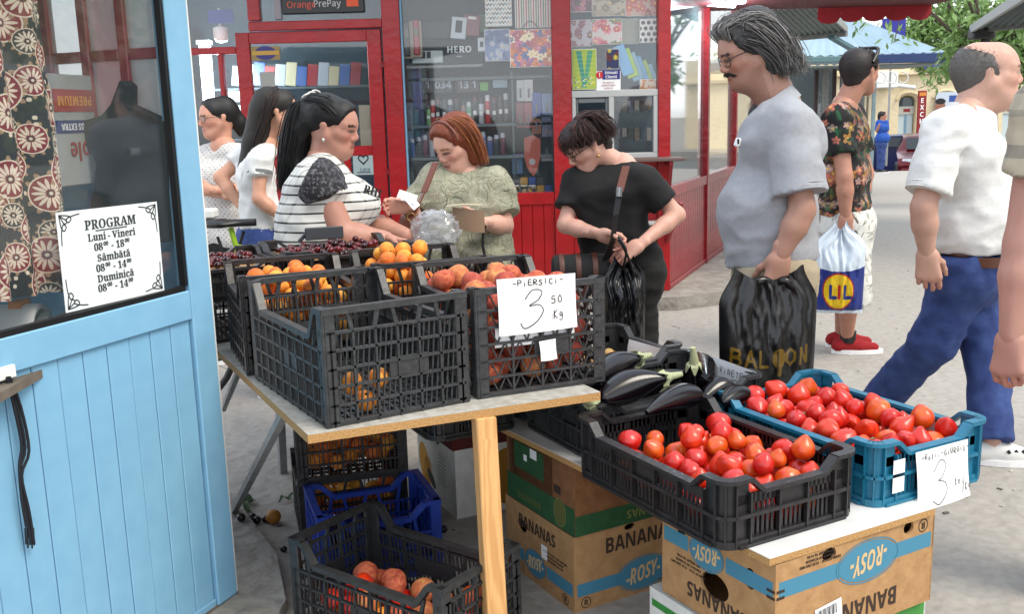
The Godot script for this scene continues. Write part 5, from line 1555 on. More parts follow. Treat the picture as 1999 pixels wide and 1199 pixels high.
func low_crate(label: String, corner: Vector3, turn: float, w: float, l: float, h: float, m: Material, group := "") -> Node3D:
	var bs := RY(turn)
	var o := thing("low_crate", label, "crate", corner + bs * Vector3(w * 0.5, 0, -l * 0.5), turn, group)
	var key := "low %.2f %.2f %.2f" % [w, l, h]
	if not crate_parts.has(key):
		crate_parts[key] = [slotted(w, h, h * 0.8, int(round(w / 0.12)), 1), slotted(l, h, h * 0.8, int(round(l / 0.12)), 2), crate_bottom(w, l), round_corner(h)]
	var P: Array = crate_parts[key]
	part(o, "end_wall", P[0], m, T(Vector3(0, 0, l * 0.5)))
	part(o, "end_wall", P[0], m, T(Vector3(0, 0, -l * 0.5), RY(PI)))
	part(o, "side_wall", P[1], m, T(Vector3(-w * 0.5, 0, 0), RY(-PI / 2)))
	part(o, "side_wall", P[1], m, T(Vector3(w * 0.5, 0, 0), RY(PI / 2)))
	var fl := MB.new()
	fl.box(Vector3(0, 0.006, 0), Vector3(w - 0.03, 0.006, l - 0.03))
	part(o, "bottom", fl.mesh(), m)
	for k in 4:
		part(o, "rounded_corner", P[3], m, T(Vector3([1, 1, -1, -1][k] * w * 0.5, 0, [1, -1, -1, 1][k] * l * 0.5), RY([0.0, PI / 2, PI, -PI / 2][k])))
	return o

# ---------- fruit ----------
func tomato_mesh(sd: int) -> ArrayMesh:
	var b := MB.new()
	var point: float = [0.62, 0.35, 0.10, 0.85][sd % 4]
	var lob: float = [0.015, 0.03, 0.06, 0.01][sd % 4]
	var f := func(u, v):
		var th: float = u * TAU
		var ph: float = (v - 0.5) * PI
		var r := 1.0 + lob * cos(th * 5.0 + sd) * cos(ph) + 0.03 * sin(th * 2.0 + sd * 2.0)
		var y := sin(ph)
		var rr: float = cos(ph) * r
		if y > 0.0:
			y = y * (1.0 + 0.18 * point) + point * 0.26 * pow(max(0.0, y), 10.0)
			rr *= 1.0 - 0.22 * point * smoothstep(0.3, 1.0, sin(ph))
		else:
			y = y * 0.86 + 0.16 * pow(max(0.0, 1.0 - rr * 1.6), 2.0)
		return Vector3(-cos(th) * rr, y, sin(th) * rr)
	b.grid(22, 14, f, true)
	return b.mesh()
var scar: ArrayMesh
func scar_mesh() -> ArrayMesh:
	if scar == null:
		var b := MB.new()
		for k in 5:
			var a := k * TAU / 5
			var d := Vector3(cos(a), 0, sin(a))
			var s := Vector3(-sin(a), 0, cos(a))
			b.quad(Vector3(0, -0.74, 0) - s * 0.08, d * 0.2 + Vector3(0, -0.86, 0) - s * 0.07, d * 0.42 + Vector3(0, -0.90, 0), Vector3(0, -0.74, 0) + s * 0.08)
			b.quad(Vector3(0, -0.74, 0) + s * 0.08, d * 0.42 + Vector3(0, -0.90, 0), d * 0.2 + Vector3(0, -0.86, 0) + s * 0.07, Vector3(0, -0.72, 0))
		b.tube(pv([Vector3(0, -0.70, 0), Vector3(0.03, -0.95, 0)]), 0.07, 6)
		scar = b.mesh()
	return scar
func ball_mesh(sd: int, crease: float, squash := 0.95) -> ArrayMesh:
	var b := MB.new()
	var f := func(u, v):
		var th: float = u * TAU
		var ph: float = (v - 0.5) * PI
		var r: float = 1.0 - crease * exp(-pow((fposmod(th + PI, TAU) - PI) * 3.2, 2.0)) * cos(ph) + 0.02 * sin(th * 2.0 + sd)
		return Vector3(-cos(th) * cos(ph) * r, sin(ph) * squash - 0.10 * pow(max(0.0, sin(ph)), 12.0), sin(th) * cos(ph) * r)
	b.grid(20, 12, f, true)
	return b.mesh()
func pile(n: int, x0: float, x1: float, z0: float, z1: float, r0: float, r1: float, y0: float, ymax: float, sd: int, mound := 0.0, tries := 26) -> Array:
	# drop balls one by one, each into the lowest free place found
	var g := RandomNumberGenerator.new()
	g.seed = sd
	var out := []
	var P := PackedVector3Array()
	var Rr := PackedFloat32Array()
	for k in n:
		var r := g.randf_range(r0, r1)
		var best := Vector3.ZERO
		var bs := 1e9
		for t in tries:
			var x: float
			var z: float
			if mound > 0.0 and k > n * 0.55:
				x = clamp((x0 + x1) * 0.5 + g.randfn() * (x1 - x0) * mound, x0 + r, x1 - r)
				z = clamp((z0 + z1) * 0.5 + g.randfn() * (z1 - z0) * mound, z0 + r, z1 - r)
			else:
				x = g.randf_range(x0 + r, x1 - r)
				z = g.randf_range(z0 + r, z1 - r)
			var y := y0 + r
			for j in P.size():
				var dx := x - P[j].x
				var dz := z - P[j].z
				var s := (r + Rr[j]) * 0.97
				var q := s * s - dx * dx - dz * dz
				if q > 0.0:
					y = max(y, P[j].y + sqrt(q))
			if y < bs:
				bs = y
				best = Vector3(x, y, z)
		if bs > ymax:
			continue
		P.push_back(best)
		Rr.push_back(r)
		out.append([best, r])
	return out
func lay(called: String, label: String, cat: String, group: String, meshes: Array, mats: Array, balls: Array, host: Node3D, sd: int, upright := 0.35, looks := []):
	var g := RandomNumberGenerator.new()
	g.seed = sd
	for k in balls.size():
		var rot := Basis(Vector3(g.randfn(), g.randfn(), g.randfn()).normalized(), g.randf() * TAU)
		if g.randf() < upright:
			rot = Basis(Vector3(g.randfn(), 0, g.randfn()).normalized(), g.randf() * 0.9) * RY(g.randf() * TAU)
		var mi := g.randi() % mats.size()
		single(called, label if looks.is_empty() else looks[mi] + " " + label, cat, meshes[g.randi() % meshes.size()], mats[mi], host.transform * T(balls[k][0], (rot * Basis.from_scale(Vector3(g.randf_range(0.88, 1.08), g.randf_range(0.92, 1.12), g.randf_range(0.88, 1.08)))).scaled(Vector3.ONE * balls[k][1])), group)
		if called == "tomato" and k % 2 == 0:
			var tm: Node3D = get_child(get_child_count() - 1)
			part(tm, "stem_scar", scar_mesh(), M.calyx)
func eggplant(label: String, a: Vector3, b: Vector3, r: float, bend: Vector3, calyx := true):
	# a = blossom end, b = stem end
	var o := thing("eggplant", label, "eggplant", (a + b) * 0.5, 0.0, "eggplants heaped in the black crate")
	var ce := o.position
	var pa := []
	var rad := PackedFloat32Array()
	for k in 15:
		var t := k / 14.0
		pa.append(a.lerp(b, t) + bend * sin(PI * t) - ce)
		rad.push_back(r * pow(max(0.0, sin(PI * clamp(0.10 + 0.86 * t, 0, 1))), 0.55) * lerp(1.12, 0.62, smoothstep(0.25, 1.0, t)) if k > 0 else r * 0.25)
	pa.push_front(a - (b - a).normalized() * r * 0.08 - ce)
	rad.insert(0, r * 0.02)
	rad[1] = r * 0.5
	var mb := MB.new()
	mb.tube(pv(pa), rad, 18)
	part(o, "body", mb.mesh(), M.eggskin)
	if calyx:
		var c := MB.new()
		var d := (b - a).normalized()
		var e := b - ce
		var x := d.cross(Vector3(0.3, 1, 0.1)).normalized()
		var y := d.cross(x)
		for k in 5:
			var an := TAU * k / 5
			var s := x * cos(an) + y * sin(an)
			var tn := d.cross(s)
			var q0 := e + d * 0.012
			var q1 := e + s * r * 0.60 - d * 0.006
			var q2 := e + s * r * 0.76 - d * 0.030
			c.quad(q0 - tn * 0.006, q0 + tn * 0.006, q1 + tn * 0.011, q1 - tn * 0.011)
			c.quad(q1 - tn * 0.011, q1 + tn * 0.011, q2 + tn * 0.002, q2 - tn * 0.002)
		c.tube(pv([e - d * 0.006, e + d * 0.018, e + d * 0.05 + x * 0.006]), PackedFloat32Array([r * 0.5, 0.012, 0.008]), 8)
		part(o, "calyx", c.mesh(), M.calyx)

# ---------- cardboard boxes ----------
func holed(b: MB, w: float, h: float, holes: Array, xf: Transform3D):
	var cx := -w * 0.5
	var Q := func(a: Vector2, c: Vector2, d: Vector2, e: Vector2):
		b.quad(xf * Vector3(a.x, a.y, 0), xf * Vector3(c.x, c.y, 0), xf * Vector3(d.x, d.y, 0), xf * Vector3(e.x, e.y, 0))
	for ho in holes:
		var x0: float = ho[0] - ho[2] * 1.15
		var x1: float = ho[0] + ho[2] * 1.15
		Q.call(Vector2(cx, -h * 0.5), Vector2(x0, -h * 0.5), Vector2(x0, h * 0.5), Vector2(cx, h * 0.5))
		var c := Vector2(ho[0], ho[1])
		var angs := []
		for k in 28:
			angs.append(TAU * k / 28)
		for co in [Vector2(x0, -h * 0.5), Vector2(x1, -h * 0.5), Vector2(x1, h * 0.5), Vector2(x0, h * 0.5)]:
			angs.append(fposmod((co - c).angle(), TAU))
		angs.sort()
		for k in angs.size():
			var pts := []
			for a in [angs[k], angs[(k + 1) % angs.size()]]:
				var d := Vector2(cos(a), sin(a))
				var t := 1e9
				if absf(d.x) > 1e-6: t = min(t, ((x1 if d.x > 0 else x0) - c.x) / d.x)
				if absf(d.y) > 1e-6: t = min(t, ((h * 0.5 if d.y > 0 else -h * 0.5) - c.y) / d.y)
				pts.append(c + d * t)
				pts.append(c + Vector2(d.x * ho[2], d.y * ho[3]))
			Q.call(pts[1], pts[0], pts[2], pts[3])
			b.quad(xf * Vector3(pts[1].x, pts[1].y, 0), xf * Vector3(pts[3].x, pts[3].y, 0), xf * Vector3(pts[3].x, pts[3].y, -0.007), xf * Vector3(pts[1].x, pts[1].y, -0.007))
		cx = x1
	Q.call(Vector2(cx, -h * 0.5), Vector2(w * 0.5, -h * 0.5), Vector2(w * 0.5, h * 0.5), Vector2(cx, h * 0.5))
func carton(label: String, corner: Vector3, turn: float, w: float, l: float, h: float, m: Material, hl: Array, hr: Array) -> Node3D:
	var bs := RY(turn)
	var o := thing("banana_box", label, "box", corner + bs * Vector3(w * 0.5, 0, -l * 0.5), turn, "cardboard boxes under the stall")
	var b := MB.new()
	holed(b, w, h, hr, T(Vector3(0, h * 0.5, l * 0.5)))
	part(o, "front_panel", b.mesh(), m)
	b = MB.new()
	holed(b, l, h, hl, T(Vector3(-w * 0.5, h * 0.5, 0), RY(-PI / 2)))
	part(o, "end_panel", b.mesh(), m)
	b = MB.new()
	b.box(Vector3(w * 0.5 - 0.003, h * 0.5, 0), Vector3(0.005, h, l))
	part(o, "end_panel", b.mesh(), m)
	b = MB.new()
	b.box(Vector3(0, h * 0.5, -l * 0.5 + 0.003), Vector3(w - 0.012, h, 0.005))
	part(o, "back_panel", b.mesh(), m)
	b = MB.new()
	b.box(Vector3(0, h - 0.004, 0), Vector3(w - 0.014, 0.005, l - 0.014))
	part(o, "top_flap", b.mesh(), m)
	b = MB.new()
	b.box(Vector3(0, 0.004, 0), Vector3(w - 0.014, 0.005, l - 0.014))
	part(o, "bottom_flap", b.mesh(), m)
	return o
func disc(rx: float, ry: float, t := 0.0006, ring := 0.0) -> ArrayMesh:
	var b := MB.new()
	for k in 36:
		var a := TAU * k / 36
		var c := TAU * (k + 1) / 36
		if ring > 0.0:
			b.quad(Vector3(cos(a) * (rx - ring), sin(a) * (ry - ring), t), Vector3(cos(a) * rx, sin(a) * ry, t), Vector3(cos(c) * rx, sin(c) * ry, t), Vector3(cos(c) * (rx - ring), sin(c) * (ry - ring), t))
		else:
			b.tri(Vector3(0, 0, t), Vector3(cos(a) * rx, sin(a) * ry, t), Vector3(cos(c) * rx, sin(c) * ry, t))
	return b.mesh()
func sheet(x0: float, x1: float, y0: float, y1: float, t := 0.0005) -> ArrayMesh:
	var b := MB.new()
	b.quad(Vector3(x0, y0, t), Vector3(x1, y0, t), Vector3(x1, y1, t), Vector3(x0, y1, t))
	return b.mesh()
func rosy_face(o: Node3D, w: float, h: float, xf: Transform3D, big: bool, flip: bool, dimx := 0.0):
	if flip:
		xf = xf * T(Vector3.ZERO, Basis(Vector3(0, 0, 1), PI))
	var by := -h * 0.22
	var bh := h * 0.085
	var ox := dimx
	part(o, "blue_band", sheet(-w * 0.48, ox - w * 0.17, by - bh, by + bh), M.boxblue, xf)
	part(o, "blue_band", sheet(ox + w * 0.17, w * 0.48, by - bh, by + bh), M.boxblue, xf)
	var s := 1.0 if big else 0.8
	part(o, "oval_emblem", disc(w * 0.185 * s, h * 0.21 * s, 0.0012), M.boxblue, xf * T(Vector3(ox, by, 0)))
	part(o, "oval_line", disc(w * 0.20 * s, h * 0.235 * s, 0.0014, 0.003), M.boxblue, xf * T(Vector3(ox, by, 0)))
	text(o, "-ROSY-", h * 0.17 * s, xf * T(Vector3(ox, by, 0.0018), Basis(Vector3(0, 0, 1), 0.12) * Basis(Vector3(1, 0, 0), Vector3(0.22, 1, 0), Vector3(0, 0, 1))).scaled_local(Vector3(0.74, 1.25, 1)), M.kraft_light, "Droid Sans", true)
	text(o, "BANANAS", h * 0.20 if big else h * 0.17, xf * T(Vector3(-w * 0.02, h * 0.27, 0.0008)).scaled_local(Vector3(0.86, 1, 1)), M.boxink, "Droid Sans", true)
	part(o, "mark_ring", disc(h * 0.075, h * 0.075, 0.0006, 0.003), M.boxink, xf * T(Vector3(-w * 0.42 if big else w * 0.38, -h * 0.40, 0)))
	text(o, "R", h * 0.075, xf * T(Vector3(-w * 0.42 if big else w * 0.38, -h * 0.40, 0.0008)), M.boxink, "Droid Sans", true)
	for k in 3:
		text(o, ["STORE AT 13.5C - 15.5C (56F-60F)", "PRODUCE OF ECUADOR", "NET WEIGHT 18.14 KG"][k], h * 0.028, xf * T(Vector3(w * 0.24, -h * (0.38 + 0.045 * k) if big else h * (0.06 - 0.05 * k), 0.0008)), M.boxink)

func on_plane(px: float, py: float, o: Vector3, n: Vector3) -> Vector3:
	var d := ray(px, py)
	return EYE + d * ((o - EYE).dot(n) / d.dot(n))
func paper(called: String, label: String, q: Array, o: Vector3, turn: float, off: float, lines: Array, lw: float, m: Material) -> Node3D:
	# a sheet whose corners show at pixels q (tl, tr, br, bl), on the upright plane through o facing turn
	var n := RY(turn) * Vector3(0, 0, 1)
	var P := []
	for k in 4:
		P.append(on_plane(q[k][0], q[k][1], o + n * off, n))
	var ce: Vector3 = (P[0] + P[1] + P[2] + P[3]) * 0.25
	var S := thing(called, label, "price sign", ce)
	var xa: Vector3 = ((P[1] - P[0]) + (P[2] - P[3])).normalized()
	var ya := n.cross(xa).normalized()
	S.basis = Basis(xa, ya, n)
	var L := []
	for k in 4:
		var v: Vector3 = S.basis.inverse() * (P[k] - ce)
		L.append(Vector2(v.x, v.y))
	var b := MB.new()
	b.grid(10, 10, func(u, v):
		var p: Vector2 = L[3].lerp(L[2], u).lerp(L[0].lerp(L[1], u), v)
		return Vector3(p.x, p.y, 0.004 * sin(u * 4.0 + 1.0) * sin(v * 3.0) + 0.006 * (1.0 - v) * sin(u * 3.1)))
	part(S, "sheet", b.mesh(), m)
	if lines.size() > 0:
		var pl := []
		for s in lines:
			var a := []
			for t in s:
				a.append(L[3].lerp(L[2], t.x).lerp(L[0].lerp(L[1], t.x), t.y))
			pl.append(a)
		var w := strokes(pl, lw)
		for k in w.v.size():
			w.v[k].z += 0.0085
		part(S, "handwriting", w.mesh(), M.ink)
	return S
func hand(s: String, x: float, y: float, cw: float, ch: float) -> Array:
	# simple hand lettering; returns polylines in 0..1 sheet space
	var G := {
		"P": [[0, 0, 0, 1, 0.7, 0.9, 0.7, 0.55, 0, 0.5]], "I": [[0.3, 0, 0.3, 1]], "i": [[0.3, 0, 0.3, 0.65], [0.3, 0.9, 0.3, 0.95]],
		"E": [[0.7, 1, 0.05, 1, 0.05, 0, 0.7, 0], [0.05, 0.5, 0.6, 0.5]], "R": [[0, 0, 0, 1, 0.65, 0.92, 0.6, 0.55, 0.05, 0.5, 0.75, 0]],
		"S": [[0.7, 0.9, 0.3, 1, 0.1, 0.75, 0.6, 0.4, 0.55, 0.08, 0, 0.05]], "C": [[0.7, 0.9, 0.25, 1, 0, 0.5, 0.25, 0, 0.7, 0.1]],
		"V": [[0, 1, 0.3, 0, 0.7, 1]], "N": [[0, 0, 0.05, 1, 0.6, 0, 0.65, 1]], "T": [[0, 1, 0.8, 1], [0.4, 1, 0.4, 0]],
		"-": [[0.1, 0.5, 0.7, 0.5]], "3": [[0.1, 0.82, 0.4, 1, 0.75, 0.85, 0.55, 0.62, 0.35, 0.55, 0.62, 0.45, 0.7, 0.2, 0.35, 0, 0.05, 0.12]],
		"5": [[0.7, 1, 0.2, 1, 0.1, 0.6, 0.5, 0.62, 0.65, 0.3, 0.4, 0, 0, 0.08]], "0": [[0.35, 1, 0.05, 0.6, 0.15, 0.1, 0.5, 0.05, 0.65, 0.5, 0.35, 1]],
		"K": [[0.1, 0, 0.15, 1], [0.7, 1, 0.15, 0.5, 0.7, 0.05]], "g": [[0.6, 0.55, 0.25, 0.65, 0.1, 0.35, 0.4, 0.2, 0.6, 0.55, 0.55, -0.2, 0.1, -0.3]],
		"o": [[0.35, 0.6, 0.1, 0.35, 0.25, 0.05, 0.55, 0.15, 0.55, 0.5, 0.35, 0.6]], "s": [[0.5, 0.6, 0.15, 0.55, 0.45, 0.25, 0.4, 0.02, 0.05, 0.05], [0.3, -0.1, 0.25, -0.25]],
		"O": [[0.35, 1, 0, 0.5, 0.3, 0, 0.7, 0.4, 0.35, 1]], "G": [[0.7, 0.9, 0.3, 1, 0, 0.5, 0.3, 0, 0.7, 0.15, 0.7, 0.45, 0.4, 0.45]], "U": [[0, 1, 0.05, 0.2, 0.35, 0, 0.6, 0.2, 0.65, 1]],
		"l": [[0.1, 0.05, 0.35, 0.6, 0.35, 1, 0.2, 0.6, 0.3, 0.05, 0.5, 0.1]], "e": [[0.1, 0.3, 0.5, 0.4, 0.3, 0.6, 0.1, 0.3, 0.3, 0, 0.6, 0.1]], "/": [[0, -0.3, 0.6, 1.1]], "Y": [[0, 1, 0.35, 0.5, 0.7, 1], [0.35, 0.5, 0.3, 0]]}
	var out := []
	for k in s.length():
		if G.has(s[k]):
			for pl in G[s[k]]:
				var a := []
				for j in range(0, pl.size(), 2):
					a.append(Vector2(x + k * cw + pl[j] * cw * 0.8, y + pl[j + 1] * ch + 0.012 * sin(k * 2.3)))
				out.append(a)
	return out
func _stall():
	var plast := noisy(srgb(0.15, 0.155, 0.16), srgb(0.23, 0.235, 0.24), 3.0, 0.42, 0.03, 61, 0.15)
	var plast2 := noisy(srgb(0.10, 0.095, 0.10), srgb(0.16, 0.155, 0.16), 3.0, 0.40, 0.03, 62, 0.15)
	var teal := noisy(srgb(0.07, 0.36, 0.47), srgb(0.12, 0.44, 0.55), 3.0, 0.42, 0.03, 63, 0.12)
	var blue := noisy(srgb(0.06, 0.17, 0.50), srgb(0.10, 0.23, 0.58), 3.0, 0.42, 0.03, 64, 0.12)
	M.eggskin = flat(srgb(0.045, 0.032, 0.05), 0.2)
	M.calyx = noisy(srgb(0.52, 0.55, 0.40), srgb(0.70, 0.71, 0.57), 12.0, 0.7, 0.05, 65)
	M.kraft = noisy(srgb(0.60, 0.45, 0.29), srgb(0.68, 0.53, 0.36), 2.5, 0.85, 0.03, 66, 0.2)
	M.kraft_dark = noisy(srgb(0.42, 0.27, 0.15), srgb(0.52, 0.35, 0.21), 2.5, 0.85, 0.03, 67, 0.2)
	M.kraft_light = flat(srgb(0.78, 0.66, 0.48), 0.8)
	M.boxblue = flat(srgb(0.24, 0.48, 0.58), 0.7)
	M.boxink = flat(srgb(0.20, 0.14, 0.10), 0.8)
	M.boxgreen = noisy(srgb(0.10, 0.27, 0.14), srgb(0.14, 0.33, 0.18), 3.0, 0.8, 0.03, 68)
	M.boxwhite = noisy(srgb(0.76, 0.76, 0.74), srgb(0.84, 0.84, 0.82), 3.0, 0.8, 0.02, 69)
	# ---- high table
	var t1 := thing("fruit_table", "chipboard stall table on a leaning wooden post and metal legs", "table", Vector3(-0.1, 0, -2.5))
	var tp := t1.position
	var P := PackedVector2Array([Vector2(-0.505, 2.305), Vector2(0.235, 2.61), Vector2(-0.50, 4.10), Vector2(-1.36, 3.95)])
	var b := MB.new()
	b.prism(P, 0.676, 0.698, Basis(Vector3.RIGHT, -PI / 2), -tp)
	part(t1, "board", b.mesh(), M.chip)
	b = MB.new()
	b.prism(P, 0.698, 0.6995, Basis(Vector3.RIGHT, -PI / 2), -tp)
	part(t1, "white_facing", b.mesh(), noisy(srgb(0.60, 0.58, 0.54), srgb(0.74, 0.73, 0.70), 3.0, 0.6, 0.03, 17))
	var lp := MB.new()
	var top := Vector3(-0.082, 0.675, -2.49)
	var bot := Vector3(-0.064, 0.0, -2.40)
	var ax := (top - bot).normalized()
	var xx := Vector3(0.93, 0, -0.36)
	xx = (xx - ax * xx.dot(ax)).normalized()
	lp.cbox((top + bot) * 0.5 - tp, Vector3(0.056, (top - bot).length(), 0.045), 0.003, Basis(xx, ax, xx.cross(ax)))
	for k in lp.v.size():      # grain runs along the post
		var q := lp.v[k] + tp - bot
		lp.t[k] = Vector2(q.dot(xx) * 7.0 + 0.4 + q.dot(xx.cross(ax)) * 7.0, q.dot(ax) * 1.6)
	part(t1, "post", lp.mesh(), M.wood)
	var ml := MB.new()
	ml.bar(PG(556, 806, 0.672) - tp, PG(452, 1008, 0.0) - tp, 0.022, 0.022)
	part(t1, "metal_leg", ml.mesh(), M.steel)
	ml = MB.new()
	ml.bar(PG(470, 716, 0.672) - tp, PG(436, 800, 0.30) - tp, 0.018, 0.018)
	part(t1, "metal_leg", ml.mesh(), M.steel)
	ml = MB.new()
	ml.bar(Vector3(-0.95, 0.67, -3.9) - tp, Vector3(-0.98, 0.0, -3.95) - tp, 0.03, 0.03)
	part(t1, "metal_leg", ml.mesh(), M.steel)
	# ---- crates on it
	var A := tall_crate("nearly empty black mesh crate with slanted bars on the table corner", Vector3(-0.462, 0.70, -2.342), deg_to_rad(31.0), 0.40, 0.59, 0.30, 0.225, "slant", plast)
	var B := tall_crate("black crate of peaches with triangular lattice behind paper price sign", Vector3(-0.098, 0.70, -2.565), deg_to_rad(22.5), 0.385, 0.56, 0.30, 0.245, "diag", plast)
	var C := tall_crate("black crate of apricots wedged between booth and empty crate", Vector3(-0.80, 0.70, -2.885), deg_to_rad(22.0), 0.37, 0.41, 0.30, 0.235, "slant", plast2)
	var D := tall_crate("black crate of heaped apricots behind the peach crate", Vector3(-0.425, 0.70, -3.065), deg_to_rad(20.0), 0.37, 0.41, 0.30, 0.25, "straight", plast2)
	var S1 := tall_crate("black support crate under the cherries beside the vendor", Vector3(-0.775, 0.70, -3.47), deg_to_rad(29.0), 0.47, 0.42, 0.16, 0.16, "straight", plast2)
	var F := low_crate("shallow black crate heaped with dark cherries before vendor", Vector3(-0.775, 0.862, -3.47), deg_to_rad(29.0), 0.47, 0.42, 0.13, plast2)
	var S2 := tall_crate("black support crate under the cherries beside the booth", Vector3(-1.19, 0.70, -3.25), deg_to_rad(29.0), 0.45, 0.42, 0.16, 0.16, "straight", plast2)
	var E := low_crate("shallow black crate of dark cherries beside the booth edge", Vector3(-1.19, 0.862, -3.25), deg_to_rad(29.0), 0.45, 0.42, 0.12, plast2)
	# ---- fruit in them
	var peach := []
	var apr := []
	for k in 3:
		peach.append(ball_mesh(k, 0.07, 0.94))
		apr.append(ball_mesh(k + 5, 0.06, 0.96))
	var pm := []
	for k in 3:
		pm.append(noisy([srgb(0.58, 0.17, 0.15), srgb(0.66, 0.28, 0.20), srgb(0.52, 0.13, 0.14)][k], [srgb(0.82, 0.52, 0.32), srgb(0.84, 0.63, 0.36), srgb(0.76, 0.42, 0.30)][k], 0.6, 0.82, 0.010, 80 + k, 0.0, 3))
	var am := []
	for k in 3:
		am.append(noisy([srgb(0.86, 0.46, 0.14), srgb(0.88, 0.56, 0.18), srgb(0.76, 0.30, 0.12)][k], [srgb(0.93, 0.66, 0.24), srgb(0.92, 0.70, 0.28), srgb(0.92, 0.60, 0.22)][k], 0.5, 0.68, 0.007, 84 + k, 0.0, 2))
	lay("peach", "peach in the triangular lattice crate", "peach", "peaches in the lattice crate", peach, pm, pile(120, -0.18, 0.18, -0.265, 0.265, 0.034, 0.040, 0.014, 0.272, 3, 0.0, 18), B, 4, 0.35, ["dark red", "orange red", "crimson"])
	part(C, "packing_board", boxm(Vector3(0.34, 0.008, 0.38)), M.kraft, T(Vector3(0, 0.08, 0)))
	part(D, "packing_board", boxm(Vector3(0.34, 0.008, 0.38)), M.kraft, T(Vector3(0, 0.12, 0)))
	lay("apricot", "apricot in the crate wedged beside the booth", "apricot", "apricots beside the booth", apr, am, pile(112, -0.165, 0.165, -0.185, 0.185, 0.023, 0.029, 0.085, 0.28, 5, 0.15, 16), C, 6, 0.35, ["orange", "golden", "blushed"])
	lay("apricot", "apricot heaped behind the peach crate", "apricot", "apricots behind the peaches", apr, am, pile(70, -0.165, 0.06, -0.185, 0.185, 0.023, 0.029, 0.125, 0.325, 7, 0.12, 14), D, 8, 0.35, ["orange", "golden", "blushed"])
	lay("apricot", "single apricot left in the nearly empty slanted bar crate", "apricot", "apricots left in the empty crate", apr, am, [[Vector3(-0.08, 0.042, 0.25), 0.03], [Vector3(-0.115, 0.095, 0.255), 0.029], [Vector3(-0.045, 0.10, 0.262), 0.028]], A, 9)
	var cherry := ball_mesh(2, 0.08, 0.92)
	var chm := [flat(srgb(0.26, 0.02, 0.05), 0.12), flat(srgb(0.15, 0.02, 0.04), 0.12), flat(srgb(0.36, 0.04, 0.07), 0.12)]
	# a paper tray lifts the cherries to the rim
	for q in [[F, 0.21, 0.19, 11, 118, "dark glossy cherry heaped in front of the vendor", "cherries in front of the vendor"], [E, 0.20, 0.19, 13, 80, "dark glossy cherry in the crate beside the booth", "cherries beside the booth"]]:
		part(q[0], "paper_tray", boxm(Vector3(q[1] * 2, 0.006, q[2] * 2)), M.kraft, T(Vector3(0, 0.085, 0)))
		lay("cherry", q[5], "cherry", q[6], [cherry], chm, pile(q[4], -q[1] * 0.93, q[1] * 0.93, -q[2] * 0.9, q[2] * 0.9, 0.0115, 0.0145, 0.088, 0.22, q[3], 0.17, 10), q[0], q[3])
	var sc := thing("scoop", "grey plastic scoop handle resting in the cherries", "scoop", F.position + Vector3(-0.06, 0.13, -0.12))
	var sb := MB.new()
	sb.cbox(Vector3(0, 0.02, 0), Vector3(0.15, 0.05, 0.012), 0.004, RY(0.3))
	sb.tube(pv([Vector3(-0.07, 0.02, 0), Vector3(-0.1, -0.01, 0.01)]), 0.008, 8)
	part(sc, "blade", sb.mesh(), flat(srgb(0.22, 0.23, 0.25), 0.4))
	# ---- price sheet on the peaches
	var nB := B.position + RY(B.rotation.y) * Vector3(0, 0, 0.28)
	var lines := hand("-PiERSICi-", 0.18, 0.86, 0.066, 0.09)
	lines.append_array([[Vector2(0.33, 0.62), Vector2(0.42, 0.77), Vector2(0.54, 0.74), Vector2(0.50, 0.60), Vector2(0.38, 0.50), Vector2(0.50, 0.50), Vector2(0.55, 0.38), Vector2(0.46, 0.20), Vector2(0.31, 0.10), Vector2(0.26, 0.20)]])
	lines.append_array(hand("50", 0.66, 0.50, 0.085, 0.13))
	lines.append_array(hand("Kg", 0.68, 0.22, 0.075, 0.15))
	paper("price_sheet", "white price sheet with handwriting clipped on the peach crate", [[969, 546], [1123, 533], [1127, 638], [975, 658]], nB, B.rotation.y, 0.014, lines, 0.0028, M.paper)
	paper("blank_paper", "folded blank white paper behind the peach crate lattice", [[966, 640], [1122, 622], [1122, 660], [966, 680]], nB, B.rotation.y, -0.012, [], 0.002, M.paper)
	paper("paper_tag", "small blank paper tag tied on the peach crate", [[1052, 667], [1085, 661], [1088, 700], [1056, 706]], nB, B.rotation.y, 0.01, [], 0.002, M.paper)
	# ---- under the table
	var X1 := tall_crate("black crate of apricots at the bottom of the stack under table", Vector3(-0.74, 0.0, -3.18), deg_to_rad(16.0), 0.37, 0.38, 0.245, 0.21, "straight", plast2)
	var X2 := tall_crate("black crate of apricots on top of the stack under table", Vector3(-0.735, 0.247, -3.17), deg_to_rad(14.0), 0.37, 0.38, 0.245, 0.21, "straight", plast2)
	lay("apricot", "apricot in the stacked crates under the table", "apricot", "apricots stacked under the table", apr, am, pile(46, -0.165, 0.165, -0.02, 0.175, 0.028, 0.033, 0.014, 0.21, 21, 0.0, 12), X2, 22)
	lay("apricot", "apricot in the stacked crates under the table", "apricot", "apricots stacked under the table", apr, am, pile(30, -0.165, 0.165, -0.02, 0.175, 0.028, 0.033, 0.014, 0.2, 23, 0.0, 12), X1, 24)
	var Bl := tall_crate("bright blue plastic crate standing on the ground under table", Vector3(-0.615, 0.0, -2.86), deg_to_rad(19.0), 0.39, 0.30, 0.25, 0.25, "straight", blue, "", 0.205)
	var Nr := tall_crate("black mesh crate of spoiled fruit beside the wooden post", Vector3(-0.655, 0.0, -2.645), deg_to_rad(-37.0), 0.575, 0.33, 0.285, 0.285, "slant", plast, "", 0.225)
	var tom := []
	for k in 4:
		tom.append(tomato_mesh(k))
	var tm := []
